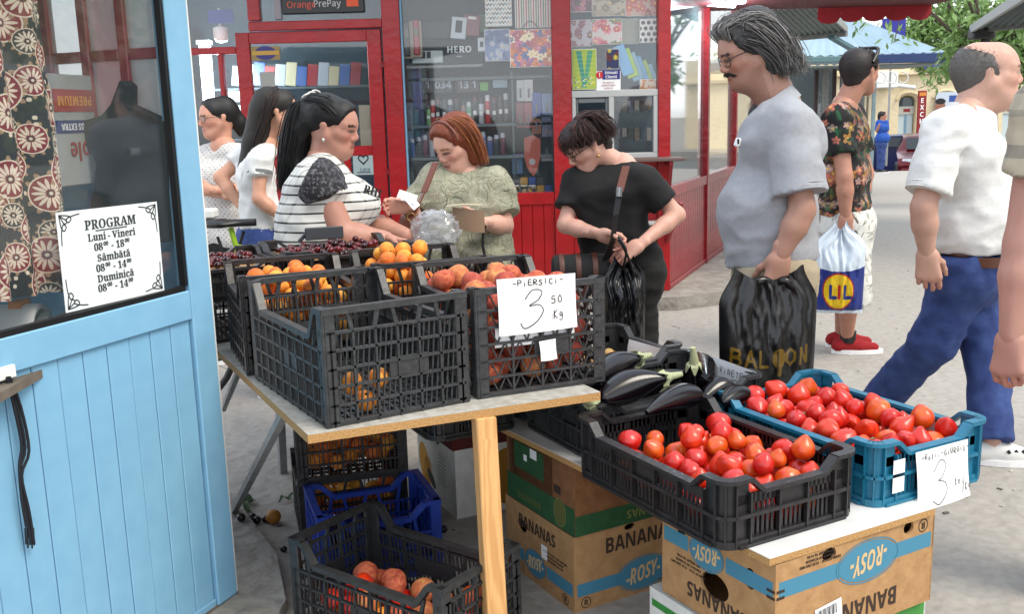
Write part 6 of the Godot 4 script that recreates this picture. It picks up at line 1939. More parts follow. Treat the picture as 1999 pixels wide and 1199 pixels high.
	for k in 5:
		var t := noisy([srgb(0.70, 0.06, 0.035), srgb(0.74, 0.11, 0.04), srgb(0.76, 0.20, 0.05), srgb(0.67, 0.05, 0.05), srgb(0.73, 0.07, 0.04)][k], [srgb(0.82, 0.17, 0.07), srgb(0.84, 0.28, 0.08), srgb(0.86, 0.46, 0.11), srgb(0.78, 0.16, 0.10), srgb(0.83, 0.20, 0.08)][k], 0.4, 0.34, 0.007, 90 + k, 0.0, 2)
		t.clearcoat_enabled = true
		t.clearcoat = 0.18
		t.clearcoat_roughness = 0.12
		tm.append(t)
	lay("nectarine", "nectarine in the mesh crate on the ground", "nectarine", "nectarines in the ground crate", [peach[0], peach[1], tom[2]], [pm[0], tm[1], am[0], tm[0], pm[1]], pile(44, -0.22, 0.12, -0.10, 0.15, 0.030, 0.038, 0.014, 0.15, 31, 0.15, 14), Nr, 32, 0.35, ["dark red", "orange red", "golden", "glossy red", "blushed"])
	lay("nectarine", "lone nectarine lying in the crate's empty corner", "nectarine", "nectarines in the empty corner", [peach[2]], [tm[2], pm[0]], [[Vector3(0.16, 0.11, -0.11), 0.036], [Vector3(0.2, 0.05, 0.06), 0.034], [Vector3(0.14, 0.05, -0.1), 0.033]], Nr, 33)
	var op := PG(535, 1022)
	single("rotten_apricot", "bruised apricot lying on the ground by the blue crate", "apricot", apr[1], flat(srgb(0.62, 0.40, 0.12), 0.6), T(op + Vector3(0, 0.026, 0), Basis.from_scale(Vector3.ONE * 0.028)))
	# ---- low table on banana boxes
	var t2 := thing("low_table", "white melamine board laid over banana boxes", "table", Vector3(0.5, 0.46, -2.5))
	tp = t2.position
	P = PackedVector2Array([Vector2(0.549, 2.022), Vector2(1.02, 2.275), Vector2(0.40, 3.50), Vector2(-0.20, 3.27)])
	b = MB.new()
	b.prism(P, 0.460, 0.477, Basis(Vector3.RIGHT, -PI / 2), -tp)
	part(t2, "board", b.mesh(), M.chip)
	b = MB.new()
	b.prism(P, 0.477, 0.4785, Basis(Vector3.RIGHT, -PI / 2), -tp)
	part(t2, "white_facing", b.mesh(), M.melamine)
	var a2 := deg_to_rad(29.5)
	# right stack
	var R0 := carton("white box with green stripe at the bottom of the front stack", Vector3(0.548, 0.0, -2.045), a2, 0.55, 0.42, 0.225, M.boxwhite, [], [])
	part(R0, "green_stripe", sheet(-0.2, 0.2, 0.175, 0.195), flat(srgb(0.18, 0.50, 0.20), 0.7), T(Vector3(-0.275, 0, 0), RY(-PI / 2)))
	part(R0, "green_stripe", sheet(-0.27, 0.27, 0.175, 0.215), flat(srgb(0.24, 0.52, 0.22), 0.7), T(Vector3(0, 0, 0.21)))
	var R1 := carton("upside down brown banana box with blue band carrying tomato crates", Vector3(0.566, 0.2265, -2.03), a2, 0.53, 0.40, 0.232, M.kraft, [[-0.125, 0.055, 0.02, 0.025], [0.0, -0.02, 0.05, 0.034], [0.12, 0.05, 0.019, 0.026]], [[-0.10, 0.099, 0.022, 0.016], [0.17, 0.099, 0.018, 0.016]])
	rosy_face(R1, 0.53, 0.232, T(Vector3(0, 0.116, 0.2)), true, true, -0.03)
	rosy_face(R1, 0.40, 0.232, T(Vector3(-0.265, 0.116, 0), RY(-PI / 2)), false, true, 0.03)
	for s in [0.0, 0.016]:
		part(R1, "corner_line", sheet(-0.262, -0.238, 0.145 + s, 0.152 + s, 0.0012), M.boxink, T(Vector3(0, 0, 0.2)))
		part(R1, "corner_line", sheet(0.174, 0.199, 0.145 + s, 0.152 + s, 0.0012), M.boxink, T(Vector3(-0.265, 0, 0), RY(-PI / 2)))
	var stk := part(R1, "barcode_label", sheet(-0.13, -0.045, 0.02, 0.105, 0.0022), M.paper, T(Vector3(0, 0, 0.2), Basis(Vector3(0, 0, 1), 0.12)))
	var bc := MB.new()
	for k in 14:
		bc.box(Vector3(-0.122 + k * 0.0045, 0.085, 0.0026), Vector3(0.0012 + 0.001 * ((k * 7) % 3), 0.026, 0.0004))
	part(stk, "bars", bc.mesh(), M.ink)
	text(stk, "194", 0.03, T(Vector3(-0.09, 0.045, 0.0026)), M.ink)
	# middle stack
	var a3 := deg_to_rad(29.0)
	var M0 := carton("brown banana box with blue oval at foot of the middle stack", Vector3(0.160, 0.0, -2.692), a3, 0.50, 0.41, 0.238, M.kraft, [[-0.10, 0.045, 0.03, 0.022], [0.10, -0.055, 0.015, 0.015]], [[-0.05, 0.107, 0.02, 0.01]])
	rosy_face(M0, 0.50, 0.238, T(Vector3(0, 0.119, 0.205)), true, false, 0.0)
	rosy_face(M0, 0.41, 0.238, T(Vector3(-0.25, 0.119, 0), RY(-PI / 2)), false, false, -0.02)
	part(M0, "paper_label", sheet(0.02, 0.055, 0.105, 0.15, 0.0012), M.paper, T(Vector3(-0.25, 0, 0), RY(-PI / 2)))
	var M1 := carton("brown box with green lower tray on top of the middle stack", Vector3(0.165, 0.2395, -2.69), a3, 0.49, 0.40, 0.220, M.kraft_dark, [[0.06, 0.02, 0.016, 0.018], [-0.175, 0.06, 0.008, 0.014]], [])
	part(M1, "green_tray", sheet(-0.2, 0.2, 0.0, 0.085, 0.0015), M.boxgreen, T(Vector3(-0.245, 0, 0), RY(-PI / 2)))
	part(M1, "green_tray", sheet(-0.245, 0.245, 0.0, 0.062, 0.0015), M.boxgreen, T(Vector3(0, 0, 0.2)))
	part(M1, "green_label", sheet(-0.15, 0.03, 0.115, 0.20, 0.0012), M.boxgreen, T(Vector3(-0.245, 0, 0), RY(-PI / 2)))
	part(M1, "paper_label", sheet(-0.05, -0.01, 0.17, 0.20, 0.0018), M.paper, T(Vector3(-0.245, 0, 0), RY(-PI / 2)))
	part(M1, "paper_label", sheet(-0.09, -0.07, 0.15, 0.17, 0.0018), M.paper, T(Vector3(-0.245, 0, 0), RY(-PI / 2)))
	part(M1, "dark_print", sheet(0.085, 0.125, 0.105, 0.13, 0.0012), M.boxink, T(Vector3(-0.245, 0, 0), RY(-PI / 2)))
	part(M1, "oval_emblem", disc(0.03, 0.04, 0.002), flat(srgb(0.34, 0.35, 0.15), 0.8), T(Vector3(-0.245, 0.05, 0.12), RY(-PI / 2)))
	part(M1, "oval_line", disc(0.034, 0.044, 0.0022, 0.002), flat(srgb(0.55, 0.55, 0.35), 0.8), T(Vector3(-0.245, 0.05, 0.12), RY(-PI / 2)))
	text(M1, "BANANAS", 0.026, T(Vector3(0.02, 0.03, 0.2022), Basis(Vector3(0, 0, 1), PI)), flat(srgb(0.42, 0.45, 0.22), 0.8), "Droid Sans", true)
	text(M1, "BANANAS", 0.022, T(Vector3(-0.2475, 0.028, -0.06), RY(-PI / 2) * Basis(Vector3(0, 0, 1), PI)), flat(srgb(0.30, 0.36, 0.18), 0.8), "Droid Sans", true)
	# stack behind
	var a4 := deg_to_rad(26.0)
	var W0 := carton("white fruit box with yellow banana print behind wooden post", Vector3(-0.222, 0.0, -3.41), a4, 0.42, 0.38, 0.262, M.boxwhite, [[0.02, 0.118, 0.02, 0.012], [0.09, -0.125, 0.02, 0.006]], [])
	var ban := flat(srgb(0.72, 0.52, 0.10), 0.7)
	for q in [[-0.12, 0.12, 0.05, 0.085, 0.3], [-0.09, 0.09, 0.04, 0.07, -0.2]]:
		part(W0, "banana_print", disc(q[2], q[3], 0.0012), ban, T(Vector3(-0.21, q[1], q[0]), RY(-PI / 2) * Basis(Vector3(0, 0, 1), q[4])))
	part(W0, "banana_print", disc(0.085, 0.11, 0.0012), flat(srgb(0.60, 0.42, 0.08), 0.7), T(Vector3(0.0, 0.13, 0.19)))
	part(W0, "leaf_print", disc(0.02, 0.05, 0.0016), flat(srgb(0.08, 0.10, 0.08), 0.7), T(Vector3(-0.21, 0.08, -0.05), RY(-PI / 2) * Basis(Vector3(0, 0, 1), 0.9)))
	for k in 9:
		part(W0, "print_line", sheet(0.02, 0.10, 0.20 - k * 0.014, 0.204 - k * 0.014, 0.0012), flat(srgb(0.55, 0.55, 0.53), 0.8), T(Vector3(-0.21, 0, 0), RY(-PI / 2)))
	var W1 := carton("brown box with dark red edge on top of white fruit box", Vector3(-0.228, 0.2635, -3.405), a4, 0.43, 0.39, 0.225, M.kraft_dark, [[0.0, 0.04, 0.025, 0.018]], [])
	part(W1, "red_band", sheet(-0.195, 0.195, 0.0, 0.055, 0.0012), flat(srgb(0.30, 0.06, 0.06), 0.8), T(Vector3(-0.215, 0, 0), RY(-PI / 2)))
	part(W1, "red_band", sheet(-0.215, 0.215, 0.0, 0.055, 0.0012), flat(srgb(0.32, 0.07, 0.06), 0.8), T(Vector3(0, 0, 0.195)))
	# ---- low crates
	var TB := low_crate("black low crate of red pointed tomatoes on the white board", Vector3(0.458, 0.4795, -2.056), deg_to_rad(28.5), 0.40, 0.60, 0.165, plast2)
	var TT := low_crate("teal low crate of red tomatoes on the white board", Vector3(0.868, 0.4795, -2.275), deg_to_rad(27.5), 0.40, 0.60, 0.165, teal)
	var G1 := low_crate("black low crate of eggplants behind the tomato crates", Vector3(0.215, 0.4795, -2.675), deg_to_rad(27.0), 0.62, 0.40, 0.165, plast)
	var G3 := low_crate("black low crate of small onions behind the eggplants", Vector3(0.035, 0.4795, -3.06), deg_to_rad(27.0), 0.62, 0.42, 0.175, plast)
	var G4 := low_crate("black low crate half hidden beneath the high table edge", Vector3(-0.245, 0.4895, -2.84), deg_to_rad(27.0), 0.28, 0.40, 0.12, plast2)
	lay("tomato", "tomato in the black low crate", "tomato", "tomatoes in the black crate", tom, tm, pile(78, -0.178, 0.178, -0.17, 0.282, 0.025, 0.033, 0.010, 0.150, 41, 0.22, 20), TB, 42, 0.75, ["deep red", "orange red", "orange", "wine red", "bright red"])
	lay("tomato", "lone tomato at the far end of black low crate", "tomato", "tomatoes in the black crate", tom, tm, [[Vector3(-0.13, 0.043, -0.15), 0.034]], TB, 43)
	lay("tomato", "tomato heaped in the teal low crate", "tomato", "tomatoes in the teal crate", tom, tm, pile(104, -0.175, 0.175, -0.275, 0.275, 0.025, 0.034, 0.010, 0.145, 44, 0.26, 14), TT, 45, 0.65, ["deep red", "orange red", "orange", "wine red", "bright red"])
	var nT := TT.position + RY(TT.rotation.y) * Vector3(0, 0, 0.30)
	lines = hand("-Rosii-GiURGiU-", 0.06, 0.86, 0.060, 0.085)
	lines.append_array([[Vector2(0.27, 0.62), Vector2(0.40, 0.80), Vector2(0.50, 0.70), Vector2(0.42, 0.50), Vector2(0.36, 0.46), Vector2(0.48, 0.40), Vector2(0.50, 0.22), Vector2(0.36, 0.05), Vector2(0.24, 0.14)]])
	lines.append_array(hand("lei", 0.66, 0.30, 0.06, 0.12))
	lines.append_array(hand("/", 0.80, 0.20, 0.08, 0.22))
	lines.append_array(hand("Kg", 0.85, 0.16, 0.06, 0.13))
	paper("price_sheet", "white price sheet with handwriting hung on the teal crate", [[1786, 884], [1889, 857], [1893, 967], [1790, 1001]], nT, TT.rotation.y, 0.018, lines, 0.0022, M.paper)
	paper("blank_paper", "pale pink blank paper folded inside the teal crate", [[1706, 788], [1829, 826], [1822, 868], [1702, 824]], TT.position + RY(TT.rotation.y) * Vector3(0.19, 0, 0), TT.rotation.y - PI / 2, 0.003, [], 0.002, flat(srgb(0.82, 0.72, 0.71), 0.8))
	part(TT, "white_sticker", sheet(-0.145, -0.105, 0.03, 0.115, 0.008), M.paper, T(Vector3(0, 0, 0.30)))
	# ---- onions and eggplants
	var on := ball_mesh(1, 0.02, 0.85)
	lay("onion", "small pale yellow onion behind the eggplants", "onion", "onions behind the eggplants", [on], [flat(srgb(0.72, 0.58, 0.34), 0.5), flat(srgb(0.66, 0.48, 0.28), 0.5)], pile(46, 0.02, 0.28, -0.17, 0.19, 0.022, 0.028, 0.010, 0.16, 51, 0.0, 12), G3, 52)
	lines = hand("-ViNETE-", 0.22, 0.66, 0.085, 0.16)
	lines.append_array([[Vector2(0.45, 0.45), Vector2(0.55, 0.52), Vector2(0.68, 0.58)], [Vector2(0.80, 0.18), Vector2(0.74, 0.05), Vector2(0.90, 0.08)]])
	var g1r := G1.position + RY(G1.rotation.y) * Vector3(0.30, 0, 0)
	paper("price_sheet", "white price sheet with handwriting behind the eggplants", [[1384, 693], [1476, 727], [1468, 792], [1378, 755]], g1r, G1.rotation.y - PI / 2, 0.004, lines, 0.0026, M.paper)
	var g3r := G3.position + RY(G3.rotation.y) * Vector3(0.30, 0, 0)
	paper("blank_paper", "blank white paper folded over the onion crate rim", [[1228, 662], [1303, 684], [1298, 722], [1224, 700]], g3r, G3.rotation.y - PI / 2, 0.004, [], 0.002, M.paper)
	var eg := [
		[[1165, 738], 0.70, [1248, 700], 0.715, 0.040, true, "eggplant with thick pale stem leaning over the onion crate"],
		[[1178, 778], 0.655, [1300, 738], 0.69, 0.046, true, "large glossy eggplant with pale calyx across the heap"],
		[[1362, 770], 0.655, [1262, 806], 0.645, 0.036, false, "striped glossy eggplant lying at the crate's front"],
		[[1352, 768], 0.61, [1354, 708], 0.715, 0.034, true, "upright eggplant with pale calyx in the heap"],
		[[1378, 742], 0.67, [1360, 702], 0.62, 0.041, false, "round ended eggplant behind the upright one"],
		[[1376, 776], 0.62, [1432, 752], 0.64, 0.034, false, "short eggplant below the handwritten eggplant sheet"],
		[[1412, 786], 0.62, [1470, 770], 0.62, 0.030, false, "small eggplant at the right end of the heap"],
		[[1240, 770], 0.60, [1345, 728], 0.665, 0.033, false, "slender eggplant tucked under the large glossy one"],
		[[1300, 790], 0.58, [1395, 786], 0.59, 0.036, false, "eggplant at the bottom of the heap in shade"],
		[[1200, 800], 0.56, [1150, 785], 0.655, 0.032, true, "eggplant whose calyx hangs over the crate's corner"],
		[[1130, 760], 0.60, [1215, 745], 0.62, 0.038, false, "eggplant half hidden behind the peach crate"]]
	for q in eg:
		eggplant(q[6], PG(q[0][0], q[0][1], q[1]), PG(q[2][0], q[2][1], q[3]), q[4], Vector3(0, 0.012, 0), q[5])
	_bicycle()
func _bicycle():
	var z := 4.95
	var o := thing("bicycle", "bicycle with black saddle and lime green frame behind the crates", "bicycle", Vector3(PX(450, 470, z).x, 0, -z))
	var p := o.position
	var s := PX(450, 437, z) - p
	var mb := MB.new()
	var outl := [0.13, 0.125, 0.11, 0.08, 0.05, 0.035, 0.028, 0.02]
	mb.grid(16, 14, func(u, v):
		var t: float = v
		var hw: float = 0.075 * (1.0 - 0.72 * smoothstep(0.25, 0.75, t)) * sqrt(max(0.0, sin(PI * clamp(t * 0.96 + 0.02, 0, 1)))) + 0.004
		var an: float = u * TAU
		return s + Vector3(-0.12 + 0.25 * t, 0.028 * max(sin(an), -0.6) * (1.0 if t < 0.4 else 0.8), hw * -cos(an)), true)
	part(o, "saddle", mb.mesh(), flat(srgb(0.05, 0.05, 0.055), 0.4))
	var fr := MB.new()
	fr.tube(pv([s + Vector3(0, -0.02, 0), s + Vector3(0.09, -0.45, 0)]), 0.014, 10)
	fr.tube(pv([s + Vector3(0.03, -0.12, 0), s + Vector3(0.5, -0.26, 0.1)]), 0.018, 10)
	fr.tube(pv([s + Vector3(0.09, -0.45, 0), s + Vector3(0.52, -0.32, 0.1)]), 0.018, 10)
	fr.tube(pv([s + Vector3(0.09, -0.45, 0), s + Vector3(-0.34, -0.46, 0)]), 0.012, 10)
	fr.tube(pv([s + Vector3(0.03, -0.14, 0), s + Vector3(-0.34, -0.46, 0)]), 0.010, 10)
	part(o, "frame", fr.mesh(), flat(srgb(0.55, 0.70, 0.14), 0.35))
	var rk := MB.new()
	rk.tube(pv([s + Vector3(-0.06, -0.06, 0.03), s + Vector3(-0.02, -0.20, 0.03)]), 0.008, 8)
	rk.tube(pv([s + Vector3(0.06, -0.04, -0.02), s + Vector3(0.02, -0.16, 0)]), 0.008, 8)
	part(o, "saddle_clamp", rk.mesh(), M.black)
	part(o, "basket_edge", boxm(Vector3(0.12, 0.05, 0.1), 0.01), M.white, T(s + Vector3(-0.14, 0.05, -0.05)))
	for q in [-0.34, 0.78]:
		var w := MB.new()
		var pa := []
		for k in 33:
			pa.append(Vector3(cos(k * TAU / 32), sin(k * TAU / 32), 0) * 0.31)
		w.tube(pv(pa), 0.018, 8, false)
		var cz := Vector3(s.x + q, 0.33, s.z + (0.2 if q > 0 else 0.0))
		var wh := part(o, "wheel", w.mesh(), M.black, T(cz))
		var sp := MB.new()
		for k in 14:
			sp.tube(pv([Vector3.ZERO, Vector3(cos(k * TAU / 14), sin(k * TAU / 14), 0) * 0.3]), 0.0018, 4, false)
		part(wh, "spokes", sp.mesh(), M.metal)
	var hb := MB.new()
	hb.tube(pv([Vector3(s.x + 0.78, 0.33, s.z + 0.2), s + Vector3(0.5, -0.26, 0.1), s + Vector3(0.44, 0.0, 0.1)]), 0.015, 8)
	hb.tube(pv([s + Vector3(0.44, 0.0, -0.18), s + Vector3(0.44, 0.0, 0.38)]), 0.012, 8)
	part(o, "fork_and_handlebar", hb.mesh(), M.metal)
# ---------- bodies as blended tapered capsules, meshed as surface nets ----------
class Field:
	var A := PackedVector3Array()
	var B := PackedVector3Array()
	var inv := PackedFloat32Array()
	var ra := PackedFloat32Array()
	var dr := PackedFloat32Array()
	var kk := PackedFloat32Array()
	var S := PackedVector3Array()
	var sf := PackedFloat32Array()
	var flat := PackedFloat32Array()
	var clips := []
	var noise: FastNoiseLite
	var amp := 0.0
	var nsc := Vector3.ONE
	func add(a: Vector3, b: Vector3, r0: float, r1: float, k := 0.03, sq := Vector3.ZERO, f := 1.0, fl := false):
		if (b - a).length() < 1e-4:
			b = a + Vector3(0, 1e-3, 0)
		A.push_back(a)
		var ba := b - a
		if f != 1.0:
			ba += sq * (ba.dot(sq) * (1.0 / f - 1.0))
		B.push_back(ba)
		inv.push_back(1.0 / ba.length_squared())
		ra.push_back(r0); dr.push_back(r1 - r0); kk.push_back(k)
		S.push_back(sq); sf.push_back(f); flat.push_back(1.0 if fl else 0.0)
	func prim(i: int, p: Vector3) -> float:
		var pa := p - A[i]
		var f := sf[i]
		if f != 1.0:
			pa += S[i] * (pa.dot(S[i]) * (1.0 / f - 1.0))
		var t := pa.dot(B[i]) * inv[i]
		var h := clampf(t, 0.0, 1.0)
		var d := (pa - B[i] * h).length() - (ra[i] + dr[i] * h)
		if flat[i] > 0.5:
			d = maxf(d, (t - 1.0) * sqrt(1.0 / inv[i]))
		return d * f
	func ev(p: Vector3, ids: PackedInt32Array) -> float:
		var d := 1e3
		for i in ids:
			var e := prim(i, p)
			var k := kk[i]
			var h := maxf(k - absf(d - e), 0.0) / k
			d = minf(d, e) - h * h * k * 0.25
		for c in clips:
			d = maxf(d, (p - c[0]).dot(c[1]))
		if amp > 0.0:
			d -= amp * noise.get_noise_3dv(p * nsc)
		return d
	func build(mb: MB, cell: float, colf = null, base := Vector3.ZERO):
		var n := A.size()
		var lo := Vector3.ONE * 1e9
		var hi := -lo
		var kmax := 0.0
		for i in n:
			var r: float = max(ra[i], ra[i] + dr[i]) + cell * 2.0 + amp
			var a := A[i]
			var f := sf[i]
			var ba := B[i]
			if f != 1.0:
				ba += S[i] * (ba.dot(S[i]) * (f - 1.0))
			var b := a + ba
			lo = lo.min(a - Vector3.ONE * r).min(b - Vector3.ONE * r)
			hi = hi.max(a + Vector3.ONE * r).max(b + Vector3.ONE * r)
			kmax = max(kmax, kk[i])
		var sz := (hi - lo) / cell
		var bx := int(sz.x / 4) + 1
		var by := int(sz.y / 4) + 1
		var bz := int(sz.z / 4) + 1
		var nx := bx * 4 + 1
		var ny := by * 4 + 1
		var nz := bz * 4 + 1
		var V := PackedFloat32Array()
		V.resize(nx * ny * nz)
		V.fill(1e3)
		var id := PackedInt32Array()
		id.resize(nx * ny * nz)
		id.fill(-1)
		var hd := cell * 3.47
		var act := PackedInt32Array()
		var sx := 1
		var sy := nx
		var sz2 := nx * ny
		# coarse pass: which capsules reach each 16-cell block
		var cx := (bx + 3) / 4
		var cy := (by + 3) / 4
		var cz := (bz + 3) / 4
		var lists := []
		var HD := cell * 13.9
		for z in cz:
			for y in cy:
				for x in cx:
					var c := lo + Vector3(x * 16 + 8, y * 16 + 8, z * 16 + 8) * cell
					var l := PackedInt32Array()
					var dm := 1e9
					var ds := PackedFloat32Array()
					for i in n:
						var e := prim(i, c)
						ds.push_back(e)
						if e < dm: dm = e
					if dm < HD + kmax + amp:
						for i in n:
							if ds[i] < dm + 2.0 * HD + kmax:
								l.push_back(i)
					lists.append(l)
		for z in bz:
			for y in by:
				for x in bx:
					var near: PackedInt32Array = lists[(x >> 2) + (y >> 2) * cx + (z >> 2) * cx * cy]
					if near.is_empty(): continue
					var c := lo + Vector3(x * 4 + 2, y * 4 + 2, z * 4 + 2) * cell
					var dm := 1e9
					var ds := PackedFloat32Array()
					for i in near:
						var e := prim(i, c)
						ds.push_back(e)
						if e < dm: dm = e
					if dm > hd + kmax * 0.5 + amp or dm < -hd - amp - 0.01:
						if not (dm < 0.0 and clips.size() > 0):
							continue
					var ids := PackedInt32Array()
					for i in near.size():
						if ds[i] < dm + 2.0 * hd + kmax:
							ids.push_back(near[i])
					var any := 0
					for k in 5:
						for j in 5:
							for i in 5:
								var q := (x * 4 + i) + (y * 4 + j) * sy + (z * 4 + k) * sz2
								if V[q] > 999.0:
									V[q] = ev(lo + Vector3(x * 4 + i, y * 4 + j, z * 4 + k) * cell, ids)
								any |= 1 if V[q] < 0.0 else 2
					if any == 3:
						act.push_back(x); act.push_back(y); act.push_back(z)
		var off := PackedInt32Array([0, 1, sy, sy + 1, sz2, sz2 + 1, sz2 + sy, sz2 + sy + 1])
		var ov := [Vector3(0, 0, 0), Vector3(1, 0, 0), Vector3(0, 1, 0), Vector3(1, 1, 0), Vector3(0, 0, 1), Vector3(1, 0, 1), Vector3(0, 1, 1), Vector3(1, 1, 1)]
		var eg := PackedInt32Array([0, 1, 2, 3, 4, 5, 6, 7, 0, 2, 1, 3, 4, 6, 5, 7, 0, 4, 1, 5, 2, 6, 3, 7])
		var cells := PackedInt32Array()
		var k0 := mb.v.size()
		for a in range(0, act.size(), 3):
			for k in 4:
				for j in 4:
					for i in 4:
						var q := (act[a] * 4 + i) + (act[a + 1] * 4 + j) * sy + (act[a + 2] * 4 + k) * sz2
						var m := 0
						for o in 8:
							if V[q + off[o]] < 0.0: m |= 1 << o
						if m == 0 or m == 255: continue
						var s := Vector3.ZERO
						var ct := 0
						for e in range(0, 24, 2):
							var e0 := eg[e]
							var e1 := eg[e + 1]
							if ((m >> e0) & 1) != ((m >> e1) & 1):
								var v0 := V[q + off[e0]]
								var v1 := V[q + off[e1]]
								s += (ov[e0] as Vector3).lerp(ov[e1], v0 / (v0 - v1))
								ct += 1
						var p := lo + (Vector3(act[a] * 4 + i, act[a + 1] * 4 + j, act[a + 2] * 4 + k) + s / ct) * cell
						if colf != null: mb.col = colf.call(p)
						id[q] = mb.vert(p - base, Vector3.ZERO)
						cells.push_back(q)
		for q in cells:
			var s0 := V[q] < 0.0
			for ax in 3:
				var st: int = [1, sy, sz2][ax]
				var s1 := V[q + st] < 0.0
				if s0 == s1: continue
				var u: int = [sy, sz2, 1][ax]
				var w: int = [sz2, 1, sy][ax]
				if q - u < 0 or q - w < 0 or q - u - w < 0: continue
				var a := id[q]
				var b := id[q - u]
				var c := id[q - u - w]
				var d := id[q - w]
				if b < 0 or c < 0 or d < 0: continue
				var nn: Vector3 = (mb.v[c] - mb.v[a]).cross(mb.v[d] - mb.v[b])
				if not s0:
					nn = -nn
					mb.i.append_array(PackedInt32Array([a, b, c, a, c, d]))
				else:
					mb.i.append_array(PackedInt32Array([a, c, b, a, d, c]))
				mb.n[a] += nn; mb.n[b] += nn; mb.n[c] += nn; mb.n[d] += nn
		for a in range(k0, mb.v.size()):
			mb.n[a] = mb.n[a].normalized()

func lin(c: Color) -> Color:
	return c.srgb_to_linear()
func head_frame(c: Vector3, face: Vector3, s: float, roll := 0.0) -> Transform3D:
	var z := face.normalized()
	var x := Vector3.UP.cross(z).normalized()
	var y := z.cross(x)
	return Transform3D(Basis(x, y, z) * Basis(Vector3(0, 0, 1), roll) * Basis.from_scale(Vector3.ONE * s), c)
func head_mesh(mb: MB, X: Transform3D, s: float, neck: Vector3, neck_r: float, d: Dictionary):
	var F := Field.new()
	var fat: float = d.get("fat", 0.0)
	var ad := func(a: Vector3, b: Vector3, r0: float, r1: float, k := 0.02, sq := Vector3.ZERO, f := 1.0):
		F.add(X * a, X * b, r0 * s, r1 * s, k * s, (X.basis * sq).normalized() if sq != Vector3.ZERO else Vector3.ZERO, f)
	var v := func(x, y, z): return Vector3(x, y, z)
	ad.call(v.call(0, 0.038, -0.035), v.call(0, 0.040, 0.022), 0.082, 0.076, 0.03, Vector3.RIGHT, 0.93)
	ad.call(v.call(0, 0.02, 0.042), v.call(0, -0.058, 0.050), 0.056, 0.044 + fat * 0.5, 0.03)
	ad.call(v.call(0, -0.094, 0.074), v.call(0, -0.092, 0.070), 0.018 + fat * 0.3, 0.02, 0.03)
	for q in [-1.0, 1.0]:
		ad.call(v.call(q * 0.052, -0.035, 0.005), v.call(q * 0.024, -0.088, 0.058), 0.024 + fat, 0.020 + fat * 0.6, 0.03)
		ad.call(v.call(q * 0.040, -0.020, 0.066), v.call(q * 0.052, -0.012, 0.045), 0.018 + fat * 0.4, 0.018, 0.025)
		ad.call(v.call(q * 0.016, 0.024, 0.089), v.call(q * 0.046, 0.024, 0.072), 0.010, 0.011, 0.02)
		ad.call(v.call(q * 0.012, -0.031, 0.102), v.call(q * 0.010, -0.030, 0.098), 0.008, 0.008, 0.010)
		# ears
		ad.call(v.call(q * 0.080, 0.012, -0.012), v.call(q * 0.076, -0.026, -0.004), 0.016, 0.011, 0.008, Vector3.RIGHT, 0.5)
		# eyeball bulge
		ad.call(v.call(q * 0.031, 0.004, 0.078), v.call(q * 0.032, 0.004, 0.078), 0.0125, 0.0125, 0.006)
	ad.call(v.call(0, 0.014, 0.093), v.call(0, -0.022, 0.111), 0.0075, 0.0098, 0.014)
	ad.call(v.call(-0.017, -0.056, 0.089), v.call(0.017, -0.056, 0.089), 0.0075, 0.0075, 0.010)
	ad.call(v.call(-0.014, -0.068, 0.088), v.call(0.014, -0.068, 0.088), 0.008, 0.008, 0.010)
	F.add(X * Vector3(0, -0.045, -0.025), neck, neck_r * 0.98, neck_r * 1.05, 0.04)
	if fat > 0.0:
		F.add(X * Vector3(0, -0.085, 0.035), neck.lerp(X * Vector3(0, -0.09, 0.0), 0.6), 0.035 * s + fat, neck_r * 0.8, 0.04)
	var sk: Color = lin(d.skin)
	var iX := X.affine_inverse()
	var blot := FastNoiseLite.new()
	blot.frequency = 1.0
	blot.seed = 7
	var lip: Color = lin(d.get("lips", (d.skin as Color).lerp(srgb(0.58, 0.26, 0.24), 0.4)))
	var brow: Color = lin(d.get("brow", srgb(0.16, 0.12, 0.10)))
	var blush: Color = lin((d.skin as Color).lerp(srgb(0.75, 0.30, 0.24), 0.3))
	var shadow: Color = lin(d.get("stubble", d.skin))
	var colf := func(p: Vector3) -> Color:
		var q: Vector3 = iX * p
		var c := sk * (1.0 + 0.10 * blot.get_noise_3dv(q * 55.0) + 0.05 * blot.get_noise_3dv(q * 160.0))
		var ax := absf(q.x)
		if q.z > 0.0:
			c = c.lerp(blush, 0.7 * exp(-(Vector2(ax - 0.042, q.y + 0.028).length_squared()) / 0.0005))
			c = c.lerp(blush, 0.6 * exp(-(Vector2(ax, q.y + 0.024).length_squared()) / 0.0002) * (1.0 if q.z > 0.1 else 0.0))
			if q.y < -0.035:
				c = c.lerp(shadow, 0.6 * smoothstep(-0.035, -0.06, q.y))
			var e := Vector2((ax - 0.032) / 0.014, (q.y - 0.003) / 0.0055)
			if e.length() < 1.0 and q.z > 0.05:
				c = Color(0.10, 0.07, 0.06) if e.length() < 0.45 or d.get("down", false) else Color(0.5, 0.45, 0.42)
			elif e.length() < 1.5 and q.z > 0.05:
				c = c.lerp(Color(0.10, 0.05, 0.04), 0.5)
			if ax > 0.010 and ax < 0.052 and absf(q.y - 0.026 + 0.12 * maxf(0.0, ax - 0.035)) < 0.0042 and q.z > 0.05:
				c = brow
			if ax < 0.024 and absf(q.y + 0.062) < 0.0115 and q.z > 0.082:
				c = lip
				if absf(q.y + 0.062) < 0.003: c = lip * 0.45
		return c
	F.build(mb, clampf(d.Z * 0.00135, 0.0050, 0.02) * s, colf, d.base)
